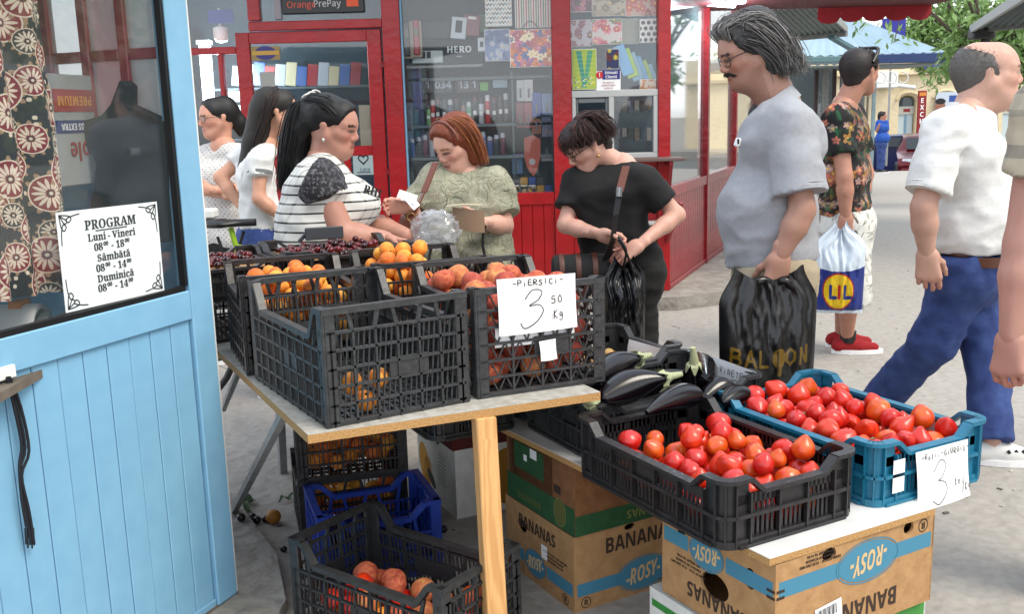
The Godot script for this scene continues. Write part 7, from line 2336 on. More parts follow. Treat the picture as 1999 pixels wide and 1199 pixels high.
func hand_mesh(mb: MB, w: Vector3, fing: Vector3, thumb: Vector3, palm: Vector3, curl: Array, s: float, skin: Color, base: Vector3, spread := 0.0):
	# w wrist; fing: toward the fingers; thumb: side the thumb is on; palm: way the palm faces
	var Y := fing.normalized()
	var Xd := (thumb - Y * thumb.dot(Y)).normalized()
	var Z := palm - Y * palm.dot(Y)
	Z = (Z - Xd * Z.dot(Xd)).normalized()
	var F := Field.new()
	var P := func(x, y, z) -> Vector3: return w + (Xd * x + Y * y + Z * z) * s
	F.add(P.call(0, -0.03, 0), P.call(0, 0.02, 0), 0.027 * s, 0.026 * s, 0.02, Z, 0.72)
	var bx := [0.033, 0.0115, -0.0105, -0.031]
	var ln := [0.072, 0.080, 0.074, 0.058]
	for k in 4:
		var kn: Vector3 = P.call(bx[k], [0.088, 0.092, 0.087, 0.079][k], 0.0)
		F.add(P.call(bx[k] * 0.55, 0.012, 0.0), kn, 0.0145 * s, 0.0115 * s, 0.02)
		var an: float = 0.0
		var p := kn
		var dirx: Vector3 = Xd * (bx[k] * spread * 8.0)
		for j in 3:
			an += curl[0] * [0.8, 1.15, 0.8][j] * (1.0 + 0.07 * k)
			var dd: Vector3 = (Y * cos(an) + Z * sin(an) + dirx).normalized()
			var q: Vector3 = p + dd * ln[k] * s * [0.46, 0.31, 0.24][j]
			F.add(p, q, [0.0088, 0.0080, 0.0073][j] * s, [0.0080, 0.0073, 0.0062][j] * s, 0.004)
			p = q
	var t0: Vector3 = P.call(0.022, 0.018, 0.006)
	var ta: float = curl[1]
	var td: Vector3 = (Xd * cos(ta) * 0.8 + Y * 0.75 + Z * (0.25 + sin(ta) * 0.9)).normalized()
	var t1: Vector3 = t0 + td * 0.042 * s
	var td2: Vector3 = (td * 0.7 + Y * 0.5 - Xd * 0.35 * ta + Z * 0.4 * ta).normalized()
	var t2: Vector3 = t1 + td2 * 0.032 * s
	F.add(P.call(0.008, 0.015, 0.004), t0, 0.016 * s, 0.014 * s, 0.02)
	F.add(t0, t1, 0.0135 * s, 0.0105 * s, 0.012)
	F.add(t1, t2, 0.0105 * s, 0.0085 * s, 0.008)
	F.add(t2, t2 + (td2 + Y * 0.3).normalized() * 0.022 * s, 0.009 * s, 0.007 * s, 0.008)
	mb.col = lin(skin)
	var kc := lin(skin.lerp(srgb(0.70, 0.32, 0.26), 0.25))
	F.build(mb, clampf(-base.z * 0.00125, 0.0047, 0.02) * s, func(p: Vector3) -> Color: return lin(skin).lerp(kc, smoothstep(0.06, 0.13, (p - w).dot(Y) / s)), base)
func hair_strands(mb: MB, X: Transform3D, guides: Array, count: int, r: float, jit: float, c0: Color, c1: Color, sd: int, base: Vector3, wave := 0.0, start := 0.0):
	var g := RandomNumberGenerator.new()
	g.seed = sd
	var a0 := lin(c0)
	var a1 := lin(c1)
	for k in count:
		var gi := g.randi() % (guides.size() - 1)
		var t := g.randf()
		var G0: Array = guides[gi]
		var G1: Array = guides[gi + 1]
		var j := Vector3(g.randfn(), g.randfn(), g.randfn()) * jit
		var ph := g.randf() * 6.0
		var pa := []
		var m := G0.size()
		for s in m:
			var f := float(s) / (m - 1)
			var p: Vector3 = (G0[s] as Vector3).lerp(G1[s], t) + j * (0.3 + f) + Vector3(sin(ph + f * 9.0), cos(ph * 1.7 + f * 8.0), sin(ph * 0.7 + f * 10.0)) * wave * f
			pa.append(X * p - base)
		var sp := smooth_path(pa, 3)
		if start > 0.0:
			sp = sp.slice(mini(int(g.randf() * start * sp.size()), sp.size() - 3))
		var rad := PackedFloat32Array()
		for s in sp.size():
			rad.push_back(r * (1.0 - 0.75 * pow(float(s) / (sp.size() - 1), 2.0)))
		mb.col = a0.lerp(a1, pow(g.randf(), 1.3))
		mb.tube(sp, rad, 4, false)
func hair_cap(mb: MB, X: Transform3D, s: float, prims: Array, clips: Array, col: Color, base: Vector3, amp := 0.004, cell := 0.0075, sd := 1, cuts := []):
	var F := Field.new()
	for q in prims:
		F.add(X * q[0], X * q[1], q[2] * s, q[3] * s, 0.03 * s)
	for c in clips:
		F.clips.append([X * (c[0] as Vector3), (X.basis * (c[1] as Vector3)).normalized()])
	F.noise = FastNoiseLite.new()
	F.noise.seed = sd
	F.noise.frequency = 1.0
	F.nsc = Vector3.ONE * 45.0
	F.amp = amp
	mb.col = lin(col)
	F.build(mb, cell * s, null, base)
func stubble(mb: MB, X: Transform3D, count: int, len: float, c0: Color, c1: Color, sd: int, base: Vector3, keep: Callable, r := 0.0013):
	# short hairs standing over the skull where keep() allows
	var g := RandomNumberGenerator.new()
	g.seed = sd
	var a0 := lin(c0)
	var a1 := lin(c1)
	for k in count:
		var d := Vector3(g.randfn(), g.randfn(), g.randfn()).normalized()
		var p := Vector3(0, 0.040, -0.012) + d * Vector3(0.084, 0.086, 0.108)
		if p.y < 0.02: p = Vector3(p.x * 0.97, p.y, p.z * (1.0 - 1.2 * (0.02 - p.y)))
		if not keep.call(p): continue
		var e := (d + Vector3(g.randfn() * 0.2, -0.5, -0.35)).normalized()
		mb.col = a0.lerp(a1, g.randf())
		mb.tube(pv([X * (p - d * 0.004) - base, X * (p + d * 0.003 + e * len * g.randf_range(0.5, 1.0)) - base]), PackedFloat32Array([r, r * 0.5]), 3, false)
func glasses(o: Node3D, X: Transform3D, base: Vector3, m: Material, w := 0.030, h := 0.02):
	var b := MB.new()
	for q in [-1.0, 1.0]:
		var pa := []
		for k in 17:
			var a := k * TAU / 16
			pa.append(X * Vector3(q * 0.034 + w * 0.85 * signf(cos(a)) * pow(absf(cos(a)), 0.7), 0.002 + h * signf(sin(a)) * pow(absf(sin(a)), 0.7), 0.104 - 0.25 * absf(q * 0.034 + w * 0.85 * cos(a)) * 0.6) - base)
		b.tube(pv(pa), 0.0018, 6, false)
		b.tube(pv([X * Vector3(q * 0.060, 0.008, 0.094) - base, X * Vector3(q * 0.079, 0.012, 0.05) - base, X * Vector3(q * 0.083, 0.010, -0.012) - base]), 0.0017, 6)
	b.tube(pv([X * Vector3(-0.009, 0.006, 0.107) - base, X * Vector3(0, 0.009, 0.109) - base, X * Vector3(0.009, 0.006, 0.107) - base]), 0.0017, 6)
	part(o, "glasses", b.mesh(), m)
func shoe(o: Node3D, heel: Vector3, toe: Vector3, base: Vector3, m: Material, sole: Material):
	var F := Field.new()
	var d := (toe - heel)
	var sd := d.cross(Vector3.UP).normalized()
	F.add(heel + Vector3(0, 0.055, 0), heel.lerp(toe, 0.25) + Vector3(0, 0.075, 0), 0.036, 0.034, 0.03)
	F.add(heel + Vector3(0, 0.04, 0), heel.lerp(toe, 0.55) + Vector3(0, 0.042, 0), 0.036, 0.04, 0.03)
	F.add(heel.lerp(toe, 0.5) + Vector3(0, 0.040, 0), heel.lerp(toe, 0.93) + Vector3(0, 0.034, 0), 0.040, 0.033, 0.03)
	F.clips.append([heel + Vector3(0, 0.02, 0), Vector3(0, -1, 0)])
	var b := MB.new()
	F.build(b, 0.014, null, base)
	var sh := part(o, "shoe", b.mesh(), m)
	var s := MB.new()
	var pts := PackedVector2Array()
	for k in 20:
		var a := k * TAU / 20
		pts.push_back(Vector2(cos(a) * (d.length() * 0.5 + 0.042), sin(a) * (0.045 - 0.006 * cos(a * 2))))
	var bs := Basis(d.normalized(), sd, d.normalized().cross(sd))
	if bs.z.y < 0: bs = Basis(d.normalized(), -sd, -bs.z)
	s.prism(pts, -0.0, 0.026, bs, (heel + toe) * 0.5 + Vector3(0, 0.002, 0) - base)
	part(sh, "sole", s.mesh(), sole)

func person(label: String, d: Dictionary) -> Node3D:
	# joints come as [photo x, photo y, metres behind the person's own distance]
	var Z: float = d.Z
	var J := func(q) -> Vector3: return q if q is Vector3 else PX(q[0], q[1], Z + q[2])
	var nk: Vector3 = J.call(d.neck)
	var hp: Vector3 = (J.call(d.hip[0]) + J.call(d.hip[1])) * 0.5
	var base := Vector3(hp.x, ground_y(-Z), hp.z)
	var o := thing("person", label, "person", base)
	d.base = base
	var sk: Color = d.skin
	var hs: float = d.hs
	var X := head_frame(J.call(d.head), d.face, hs, d.get("roll", 0.0))
	var cell: float = d.get("cell", 0.015)
	# --- skin: core, neck, arms, lower legs, with finer head and hands
	var mb := MB.new()
	var F := Field.new()
	var ar: float = d.get("arm", 0.047)
	var tor: Array = d.torso
	for q in tor:
		F.add(J.call(q[0]), J.call(q[1]), q[2] * 0.8, q[3] * 0.8, 0.06)
	F.add(nk, J.call(tor[0][0]).lerp(J.call(tor[0][1]), 0.5), d.get("neck_r", 0.055), tor[0][2] * 0.7, 0.05)
	for k in 2:
		var sh: Vector3 = J.call(d.sh[k])
		var el: Vector3 = J.call(d.el[k])
		var wr: Vector3 = J.call(d.wr[k])
		F.add(nk, sh, 0.045, ar * 1.1, 0.05)
		F.add(sh, el, ar * 1.12, ar * 0.88, 0.03)
		F.add(el, el.lerp(wr, 0.35), ar * 0.88, ar * 0.92, 0.02)
		F.add(el.lerp(wr, 0.35), wr, ar * 0.92, ar * 0.60, 0.02)
	var feet := []
	for k in 2:
		var hi: Vector3 = J.call(d.hip[k])
		var kn: Vector3 = J.call(d.knee[k]) if d.has("knee") else Vector3(hi.x, (hi.y + base.y) * 0.5 + 0.02, hi.z + 0.02)
		var an: Vector3 = J.call(d.ankle[k]) if d.has("ankle") else Vector3(hi.x, base.y + 0.09, hi.z)
		feet.append([hi, kn, an])
		F.add(hi, kn, 0.075, 0.052, 0.03)
		F.add(kn, kn.lerp(an, 0.35), 0.052, 0.054, 0.02)
		F.add(kn.lerp(an, 0.35), an, 0.054, 0.036, 0.02)
	var skl := lin(sk)
	var bl := FastNoiseLite.new()
	bl.frequency = 1.0
	F.build(mb, cell, func(p: Vector3) -> Color: return skl * (1.0 + 0.12 * bl.get_noise_3dv(p * 22.0)), base)
	head_mesh(mb, X, hs, nk, d.get("neck_r", 0.055), d)
	for k in 2:
		if d.hand.size() > k and d.hand[k] != null:
			var h: Array = d.hand[k]
			hand_mesh(mb, J.call(d.wr[k]), h[0], h[1], h[2], h[3], h[4] if h.size() > 4 else 1.0, sk, base)
	part(o, "body", mb.mesh(), M.skin)
	# --- shirt
	var s: Dictionary = d.shirt
	F = Field.new()
	var inf: float = s.get("loose", 0.012)
	for q in tor:
		F.add(J.call(q[0]), J.call(q[1]), q[2] + inf * 0.3, q[3] + inf * 0.3, q[4] if q.size() > 4 else 0.08)
	for k in 2:
		var sh: Vector3 = J.call(d.sh[k])
		var el: Vector3 = J.call(d.el[k])
		F.add(nk.lerp(sh, 0.25) - Vector3(0, 0.015, 0), sh, s.get("yoke", 0.055), ar * 1.15 + inf, 0.06)
		F.add(sh, sh.lerp(el, s.sleeve), ar * 1.14 + inf, s.get("cuff", ar * 1.05 + inf * 2.0), 0.035, Vector3.ZERO, 1.0, true)
	var ymin: float = J.call(s.hem).y
	F.clips.append([Vector3(0, ymin, 0), s.get("hem_n", Vector3(0, -1, 0))])
	if s.has("cuts"):
		for c in s.cuts:
			F.clips.append([J.call(c[0]), c[1]])
	F.noise = FastNoiseLite.new()
	F.noise.seed = int(d.Z * 100)
	F.noise.frequency = 1.0
	F.noise.fractal_type = FastNoiseLite.FRACTAL_RIDGED
	F.noise.fractal_octaves = 2
	F.noise.fractal_gain = 0.35
	F.nsc = s.get("folds", Vector3(4.5, 8.5, 4.5))
	F.amp = s.get("amp", 0.008) * 1.25
	mb = MB.new()
	F.build(mb, s.get("cell", cell * 0.85), null, base)
	part(o, s.get("called", "shirt"), mb.mesh(), s.mat)
	if s.has("seam"):
		for q in [[0.10, 0.0], [float(s.sleeve) - 0.075, 0.0], [float(s.sleeve) - 0.008, 0.001]]:
			var sh: Vector3 = J.call(d.sh[0])
			var el: Vector3 = J.call(d.el[0])
			var dr_ := (el - sh).normalized()
			var xs := dr_.cross(Vector3(0, 0, 1)).normalized()
			var ys := dr_.cross(xs)
			var c := sh.lerp(el, q[0])
			var rr: float = lerp(ar * 1.14 + inf, float(s.get("cuff", ar * 1.05 + inf * 2.0)), q[0] / s.sleeve) + q[1] - 0.001
			var pa := []
			for k in 25:
				pa.append(c + (xs * cos(k * TAU / 24) + ys * sin(k * TAU / 24)) * rr - base)
			var sm := MB.new()
			sm.tube(pv(pa), 0.0028, 6, false)
			part(o, "seam", sm.mesh(), s.mat)
	# --- trousers
	if d.has("pants"):
		var t: Dictionary = d.pants
		F = Field.new()
		F.add(feet[0][0] + Vector3(0, 0.03, 0), feet[1][0] + Vector3(0, 0.03, 0), t.hip, t.hip, 0.08)
		if t.has("waist"):
			F.add(hp, J.call(t.waist), t.hip, t.get("waist_r", t.hip), 0.08)
		for k in 2:
			var ft: Array = feet[k]
			F.add(ft[0], ft[1], t.r[0], t.r[1], 0.05)
			if t.get("short", 0.0) > 0.0:
				F.add(ft[0], (ft[0] as Vector3).lerp(ft[1], t.short), t.r[0], t.r[1], 0.04, Vector3.ZERO, 1.0, true)
			else:
				F.add(ft[1], (ft[1] as Vector3).lerp(ft[2], 0.98), t.r[1], t.r[2], 0.04, Vector3.ZERO, 1.0, true)
		if t.has("waist"):
			F.clips.append([J.call(t.waist), Vector3(0, 1, 0)])
		F.noise = FastNoiseLite.new()
		F.noise.seed = int(d.Z * 77)
		F.noise.frequency = 1.0
		F.noise.fractal_type = FastNoiseLite.FRACTAL_RIDGED
		F.noise.fractal_octaves = 2
		F.noise.fractal_gain = 0.4
		F.nsc = Vector3(5.0, 9.0, 5.0)
		F.amp = 0.010
		mb = MB.new()
		F.build(mb, cell, null, base)
		part(o, t.get("called", "trousers"), mb.mesh(), t.mat)
	for k in 2:
		var an: Vector3 = feet[k][2]
		var fd: Vector3 = d.get("foot", Vector3(0, 0, 1))
		var hl := an - fd * 0.05
		hl.y = an.y - 0.09
		shoe(o, hl, hl + fd * 0.22, base, d.shoe, d.get("sole", M.paper))
	d.X = X
	return o
func collar(o: Node3D, nk: Vector3, up: Vector3, front: Vector3, r: float, h: float, m: Material):
	var y := up.normalized()
	var f := (front - y * front.dot(y)).normalized()
	var x := y.cross(f)
	var b := MB.new()
	b.grid(36, 5, func(u, v):
		var a: float = lerp(0.28, TAU - 0.28, u)
		var open := pow(absf(u - 0.5) * 2.0, 3.0)
		var rr: float = r * (1.0 + 0.20 * (1.0 - v) + 0.12 * open) + 0.004
		var yy: float = h * (v - 0.25) - 0.035 * open - 0.012 * (1.0 - v) * open
		return nk + (f * cos(a) + x * sin(a)) * rr + y * yy - o.position)
	part(o, "collar", b.mesh(), m)
func tri_img(im: Image, tile: float, rough := 0.85) -> StandardMaterial3D:
	var m := img_mat(im, rough, 1.0 / tile)
	return m
func cloth(a: Color, b: Color, scale := 3.0, sd := 1) -> StandardMaterial3D:
	var m := noisy(a, b, scale, 0.88, 0.03, sd, 0.07, 5)
	return m
func soft_bag(o: Node3D, called: String, top: Vector3, w: float, h: float, dpt: float, m: Material, sd: int, yaw := 0.0, gather := 0.35, fold := 0.012):
	# thin bag hanging from top; front face carries the print
	var nz := FastNoiseLite.new()
	nz.seed = sd
	nz.frequency = 1.0
	var bs := RY(yaw)
	for side in [1.0, -1.0]:
		var b := MB.new()
		b.grid(36, 40, func(u, v):
			var uu: float = u if side > 0 else 1.0 - u
			var t: float = 1.0 - v
			var ws: float = w * lerp(gather, 1.0, smoothstep(0.0, 0.28, t)) * (1.0 - 0.05 * t * t)
			var x: float = (uu - 0.5) * ws
			var bulge: float = sqrt(max(0.0, 1.0 - pow(2.0 * uu - 1.0, 2.0)))
			var z: float = side * (dpt * bulge * smoothstep(0.0, 0.5, t) * (1.0 - 0.5 * smoothstep(0.9, 1.0, t)) + 0.004)
			z += fold * sin(uu * 26.0 + nz.get_noise_2d(uu * 3.0, t * 1.2 + side) * 6.0) * (1.0 - 0.6 * t) * bulge
			z += fold * 0.8 * nz.get_noise_2d(uu * 5.0, t * 2.5 + side * 9.0) * bulge
			var y: float = -h * t + (0.05 * pow(absf(uu - 0.5) * 2.0, 2.0) * (1.0 - t))
			return top - o.position + bs * Vector3(x, y, z))
		part(o, called if side > 0 else "rear_film", b.mesh(), m)

func _people():
	M.skin = vcol(0.52)
	M.skin.subsurf_scatter_enabled = true
	M.skin.subsurf_scatter_strength = 0.04
	M.hair = vcol(0.6)
	M.hair.albedo_texture = ntex(55, 0.05, Color(0.6, 0.6, 0.6), Color(1, 1, 1), 256, 4)
	M.hair.uv1_triplanar = true
	M.hair.uv1_scale = Vector3(26, 3.5, 26)
	M.skin.normal_enabled = true
	M.skin.normal_texture = nbump(78, 0.05, 5.0)
	M.skin.normal_scale = 0.22
	M.skin.uv1_triplanar = true
	M.skin.uv1_scale = Vector3.ONE * 9.0
	var DN := Vector3(0, -1, 0)
	# textures of the clothes
	var st := canvas(16, 256, srgb(0.82, 0.82, 0.80))
	for k in 8:
		st.fill_rect(Rect2i(0, k * 32 + 4, 16, 6), srgb(0.07, 0.07, 0.08))
	var fl := flowers_img(512, 512, srgb(0.03, 0.03, 0.04), [srgb(0.72, 0.60, 0.56), srgb(0.74, 0.42, 0.34), srgb(0.70, 0.50, 0.24)], 26, 22, 40, 5, 5)
	var g := RandomNumberGenerator.new()
	g.seed = 8
	for k in 22:
		dot(fl, g.randf() * 512, g.randf() * 512, g.randf_range(24, 44), g.randf_range(7, 14), srgb(0.08, 0.24 + 0.12 * g.randf(), 0.17), g.randf() * 6.0)
	var fw := canvas(256, 256, srgb(0.80, 0.80, 0.78))
	for k in 34:
		dot(fw, g.randf() * 256, g.randf() * 256, g.randf_range(12, 26), g.randf_range(3, 6), srgb(0.22 + 0.2 * g.randf(), 0.28, 0.22), g.randf() * 6.0)
	var sg := canvas(512, 512, srgb(0.56, 0.56, 0.48))
	for k in 150:
		var a := g.randf() * TAU
		var p := Vector2(g.randf() * 512, g.randf() * 512)
		var c: Color = [srgb(0.20, 0.24, 0.19), srgb(0.68, 0.66, 0.57), srgb(0.46, 0.40, 0.30), srgb(0.36, 0.40, 0.33)][k % 4]
		var pts := []
		for s in 6:
			pts.append(p + Vector2(cos(a + s * 0.16), sin(a + s * 0.16)) * s * 17.0)
		stroke(sg, pts, 2.5 + 5.0 * g.randf() * (1.0 if k % 4 == 1 else 0.5), c, true)
	var lace := canvas(128, 128, srgb(0.80, 0.79, 0.77))
	for k in 16:
		for j in 16:
			if (k + j) % 2 == 0:
				dot(lace, k * 8 + 2 * sin(j), j * 8, 3.2, 2.4, srgb(0.55, 0.54, 0.53), k * 0.7)
	var beige := canvas(16, 128, srgb(0.66, 0.62, 0.54))
	beige.fill_rect(Rect2i(0, 20, 16, 26), srgb(0.50, 0.47, 0.42))
	beige.fill_rect(Rect2i(0, 78, 16, 14), srgb(0.56, 0.53, 0.47))
	var denim := noisy(srgb(0.10, 0.16, 0.36), srgb(0.24, 0.33, 0.54), 2.2, 0.9, 0.02, 101, 0.15, 6)
	var polo := cloth(srgb(0.56, 0.57, 0.59), srgb(0.61, 0.62, 0.64), 6.0, 102)
	var blackc := cloth(srgb(0.035, 0.035, 0.04), srgb(0.06, 0.06, 0.065), 6.0, 103)
	var whitec := cloth(srgb(0.80, 0.80, 0.79), srgb(0.86, 0.86, 0.85), 6.0, 104)
	var khaki := cloth(srgb(0.60, 0.55, 0.46), srgb(0.66, 0.61, 0.52), 6.0, 105)
	var dshoe := flat(srgb(0.12, 0.11, 0.11), 0.5)
	var rim := flat(srgb(0.06, 0.05, 0.05), 0.35)

	# ---- tall man in the grey polo shirt
	var d := {"Z": 3.6, "head": [1462, 103, 0.0], "face": Vector3(-0.93, -0.33, 0.10), "hs": 0.99, "neck": [1522, 205, 0.0], "neck_r": 0.066, "fat": 0.004, "skin": srgb(0.64, 0.48, 0.41), "stubble": srgb(0.52, 0.37, 0.31), "brow": srgb(0.13, 0.11, 0.10), "down": true,
		"sh": [[1545, 243, -0.20], [1532, 245, 0.20]], "el": [[1566, 410, -0.27], [1520, 410, 0.27]], "wr": [[1522, 500, -0.27], [1480, 500, 0.24]], "arm": 0.048,
		"hand": [[Vector3(-0.12, -1, 0.0), Vector3(-1, 0, 0.1), Vector3(0.2, 0, -1), [0.75, 0.6], 1.12], [DN, Vector3(-1, 0, 0), Vector3(0, 0, 1), [0.5, 0.3], 1.1]],
		"torso": [[[1518, 278, -0.09], [1518, 278, 0.09], 0.130, 0.130], [[1496, 412, -0.06], [1496, 412, 0.06], 0.166, 0.166], [[1506, 508, -0.06], [1506, 508, 0.06], 0.155, 0.155], [[1545, 285, -0.08], [1545, 285, 0.08], 0.095, 0.095]],
		"hip": [[1512, 560, -0.1], [1512, 560, 0.1]], "foot": Vector3(-1, 0, 0.1),
		"shirt": {"mat": polo, "sleeve": 0.80, "cuff": 0.088, "hem": [1510, 562, 0.0], "hem_n": Vector3(0.12, -1, 0), "amp": 0.0075, "folds": Vector3(4.6, 7.0, 4.6), "loose": 0.018, "cell": 0.010, "seam": true},
		"pants": {"mat": khaki, "hip": 0.15, "r": [0.11, 0.09, 0.08]}, "shoe": dshoe}
	var o := person("tall grey haired man in grey polo shirt holding black plastic bag", d)
	var b := MB.new()
	var X: Transform3D = d.X
	hair_cap(b, X, 0.99, [[Vector3(0, 0.058, -0.035), Vector3(0, 0.064, 0.030), 0.096, 0.084], [Vector3(0, 0.0, -0.06), Vector3(0, -0.075, -0.09), 0.076, 0.055], [Vector3(-0.05, 0.02, -0.02), Vector3(-0.055, -0.07, -0.05), 0.046, 0.036], [Vector3(0.05, 0.02, -0.02), Vector3(0.055, -0.07, -0.05), 0.046, 0.036]], [[Vector3(0, 0.055, 0.062), Vector3(0, -0.30, 0.95)]], srgb(0.24, 0.24, 0.24), d.base, 0.010, 0.009, 3)
	var G := []
	for k in 13:
		var a: float = lerp(-1.35, 1.35, k / 12.0)
		var sx := sin(a)
		var cz := cos(a)
		G.append([Vector3(sx * 0.072, 0.062 + 0.02 * cz, 0.078 * cz), Vector3(sx * 0.090, 0.115 + 0.02 * cz, 0.045 * cz - 0.01), Vector3(sx * 0.105, 0.09, -0.06), Vector3(sx * 0.10, 0.02, -0.115), Vector3(sx * 0.088, -0.045, -0.125), Vector3(sx * 0.085, -0.10, -0.125 - 0.025 * cz)])
	hair_strands(b, X, G, 1000, 0.0018, 0.010, srgb(0.20, 0.20, 0.20), srgb(0.68, 0.67, 0.66), 5, d.base, 0.019, 0.7)
	var G2 := []
	for k in 7:
		var a: float = lerp(-1.0, 1.0, k / 6.0)
		G2.append([Vector3(a * 0.06, 0.07, 0.075), Vector3(a * 0.068, 0.11, 0.085), Vector3(a * 0.075, 0.125, 0.05), Vector3(a * 0.085, 0.125, 0.0)])
	hair_strands(b, X, G2, 220, 0.0018, 0.010, srgb(0.38, 0.37, 0.37), srgb(0.74, 0.73, 0.72), 6, d.base, 0.012)
	var G3 := []
	for q in [-1.0, 1.0]:
		G3.append([Vector3(q * 0.068, 0.05, 0.05), Vector3(q * 0.082, 0.03, 0.02), Vector3(q * 0.088, -0.02, -0.03), Vector3(q * 0.084, -0.085, -0.05)])
		G3.append([Vector3(q * 0.078, 0.07, 0.03), Vector3(q * 0.090, 0.04, -0.01), Vector3(q * 0.092, -0.03, -0.06), Vector3(q * 0.084, -0.11, -0.075)])
	for q in [0, 2]:
		hair_strands(b, X, [G3[q], G3[q + 1]], 220, 0.0026, 0.009, srgb(0.13, 0.13, 0.13), srgb(0.46, 0.45, 0.45), 7 + q, d.base, 0.010, 0.4)
	part(o, "hair", b.mesh(), M.hair)
	b = MB.new()
	var G4 := []
	for k in 5:
		var a: float = lerp(-1.0, 1.0, k / 4.0)
		G4.append([Vector3(a * 0.012, -0.038, 0.102), Vector3(a * 0.026, -0.046, 0.098), Vector3(a * 0.040, -0.058, 0.082)])
	hair_strands(b, X, G4, 80, 0.0020, 0.004, srgb(0.07, 0.06, 0.06), srgb(0.16, 0.15, 0.15), 12, d.base)
	part(o, "moustache", b.mesh(), M.hair)
	glasses(o, X, d.base, rim)
	G3 = []
	for q in [-1.0, 1.0]:
		G3.append([Vector3(q * 0.05, 0.125, 0.06), Vector3(q * 0.088, 0.085, 0.01), Vector3(q * 0.098, 0.01, -0.06), Vector3(q * 0.088, -0.09, -0.09)])
		G3.append([Vector3(q * 0.03, 0.15, -0.02), Vector3(q * 0.085, 0.10, -0.06), Vector3(q * 0.088, 0.0, -0.11), Vector3(q * 0.075, -0.11, -0.12)])
	b = MB.new()
	for q in [0, 2]:
		hair_strands(b, X, [G3[q], G3[q + 1]], 420, 0.0018, 0.010, srgb(0.18, 0.18, 0.18), srgb(0.62, 0.61, 0.60), 17 + q, d.base, 0.019, 0.7)
	part(o, "side_hair", b.mesh(), M.hair)
	collar(o, PX(1508, 203, 3.6), Vector3(-0.42, 0.9, 0), Vector3(-1, -0.4, 0), 0.080, 0.05, polo)
	var pk := PX(1439, 278, 3.44)
	part(o, "pocket_cloth", boxm(Vector3(0.012, 0.03, 0.045), 0.004), M.paper, T(pk - d.base, Basis(Vector3(0, 0, 1), -0.3)))
	part(o, "shirt_button", boxm(Vector3(0.006, 0.02, 0.01), 0.002), M.black, T(pk - d.base + Vector3(-0.004, 0.004, 0.03)))
	# his bag
	var im := canvas(256, 256, srgb(0.045, 0.045, 0.05))
	var gold := srgb(0.42, 0.32, 0.07)
	var LT := {"B": [[0, 0, 0, 1], [0, 0, 0.55, 0.05, 0.65, 0.25, 0.5, 0.45, 0, 0.5], [0, 0.5, 0.6, 0.55, 0.72, 0.78, 0.55, 1, 0, 1]], "A": [[0, 1, 0.38, 0, 0.76, 1], [0.15, 0.65, 0.6, 0.65]], "L": [[0, 0, 0, 1, 0.6, 1]], "O": [[0.36, 0, 0.05, 0.25, 0.05, 0.75, 0.36, 1, 0.68, 0.75, 0.68, 0.25, 0.36, 0]], "N": [[0, 1, 0, 0, 0.65, 1, 0.65, 0]]}
	var wd := "BAL ON"
	for k in 6:
		if LT.has(wd[k]):
			for pl in LT[wd[k]]:
				var pts := []
				for j in range(0, pl.size(), 2):
					pts.append(Vector2(22 + k * 36 + pl[j] * 32, 150 + pl[j + 1] * 34))
				stroke(im, pts, 7.0, gold)
	dot(im, 145, 166, 19, 22, gold)
	stroke(im, [Vector2(145, 180), Vector2(145, 200)], 12.0, gold)
	stroke(im, [Vector2(139, 150), Vector2(139, 196)], 2.5, srgb(0.12, 0.10, 0.05))
	var bagm := img_mat(im, 0.34)
	var bag := thing("carrier_bag", "black plastic carrier bag with gold lettering held by grey haired man", "bag", PX(1500, 760, 3.32))
	soft_bag(bag, "front_film", PX(1500, 548, 3.30), 0.345, 0.40, 0.05, bagm, 3, 0.12, 0.70, 0.011)
	b = MB.new()
	for q in [-1.0, 1.0]:
		b.tube(smooth_path([PX(1500 + q * 45, 560, 3.31) - bag.position, PX(1508 + q * 22, 548, 3.31) - bag.position, PX(1512, 555, 3.33) - bag.position], 4), 0.016, 8)
	part(bag, "gathered_handle", b.mesh(), flat(srgb(0.045, 0.045, 0.05), 0.28))

	# ---- man in the floral shirt
	var R := Vector3(0.6, 0, 0.8)
	d = {"Z": 5.69, "head": [1678, 143, 0.0], "face": Vector3(0.80, 0.02, -0.60), "hs": 1.08, "neck": [1648, 205, 0.0], "neck_r": 0.062, "skin": srgb(0.66, 0.47, 0.39),
		"sh": [[1632, 232, -0.19], [1660, 225, 0.19]], "el": [[1648, 345, -0.26], [1690, 340, 0.2]], "wr": [[1650, 422, -0.25], [1672, 420, 0.1]], "arm": 0.049,
		"hand": [[DN, Vector3(1, 0, 0), Vector3(0, 0, -1), [0.95, 0.7], 1.1], null],
		"torso": [[[1638, 262, -0.10], [1652, 262, 0.10], 0.125, 0.125], [[1642, 340, -0.09], [1652, 340, 0.09], 0.13, 0.13], [[1640, 405, -0.08], [1652, 405, 0.08], 0.13, 0.13]],
		"hip": [[1648, 440, -0.09], [1656, 440, 0.09]], "knee": [[1655, 570, -0.09], [1650, 575, 0.12]], "ankle": [PG(1652, 690) + Vector3(0, 0.09, 0), PG(1640, 678) + Vector3(0, 0.09, 0)], "foot": Vector3(0.98, 0, 0.1),
		"shirt": {"mat": tri_img(fl, 0.42), "sleeve": 0.62, "cuff": 0.078, "hem": [1645, 416, 0.0], "amp": 0.008},
		"pants": {"called": "shorts", "mat": tri_img(fw, 0.3), "hip": 0.135, "r": [0.125, 0.115], "short": 1.18, "waist": [1648, 408, 0.0]}, "shoe": cloth(srgb(0.50, 0.04, 0.07), srgb(0.60, 0.07, 0.10), 8.0, 110)}
	o = person("man in black floral shirt and white shorts with red shoes", d)
	b = MB.new()
	X = d.X
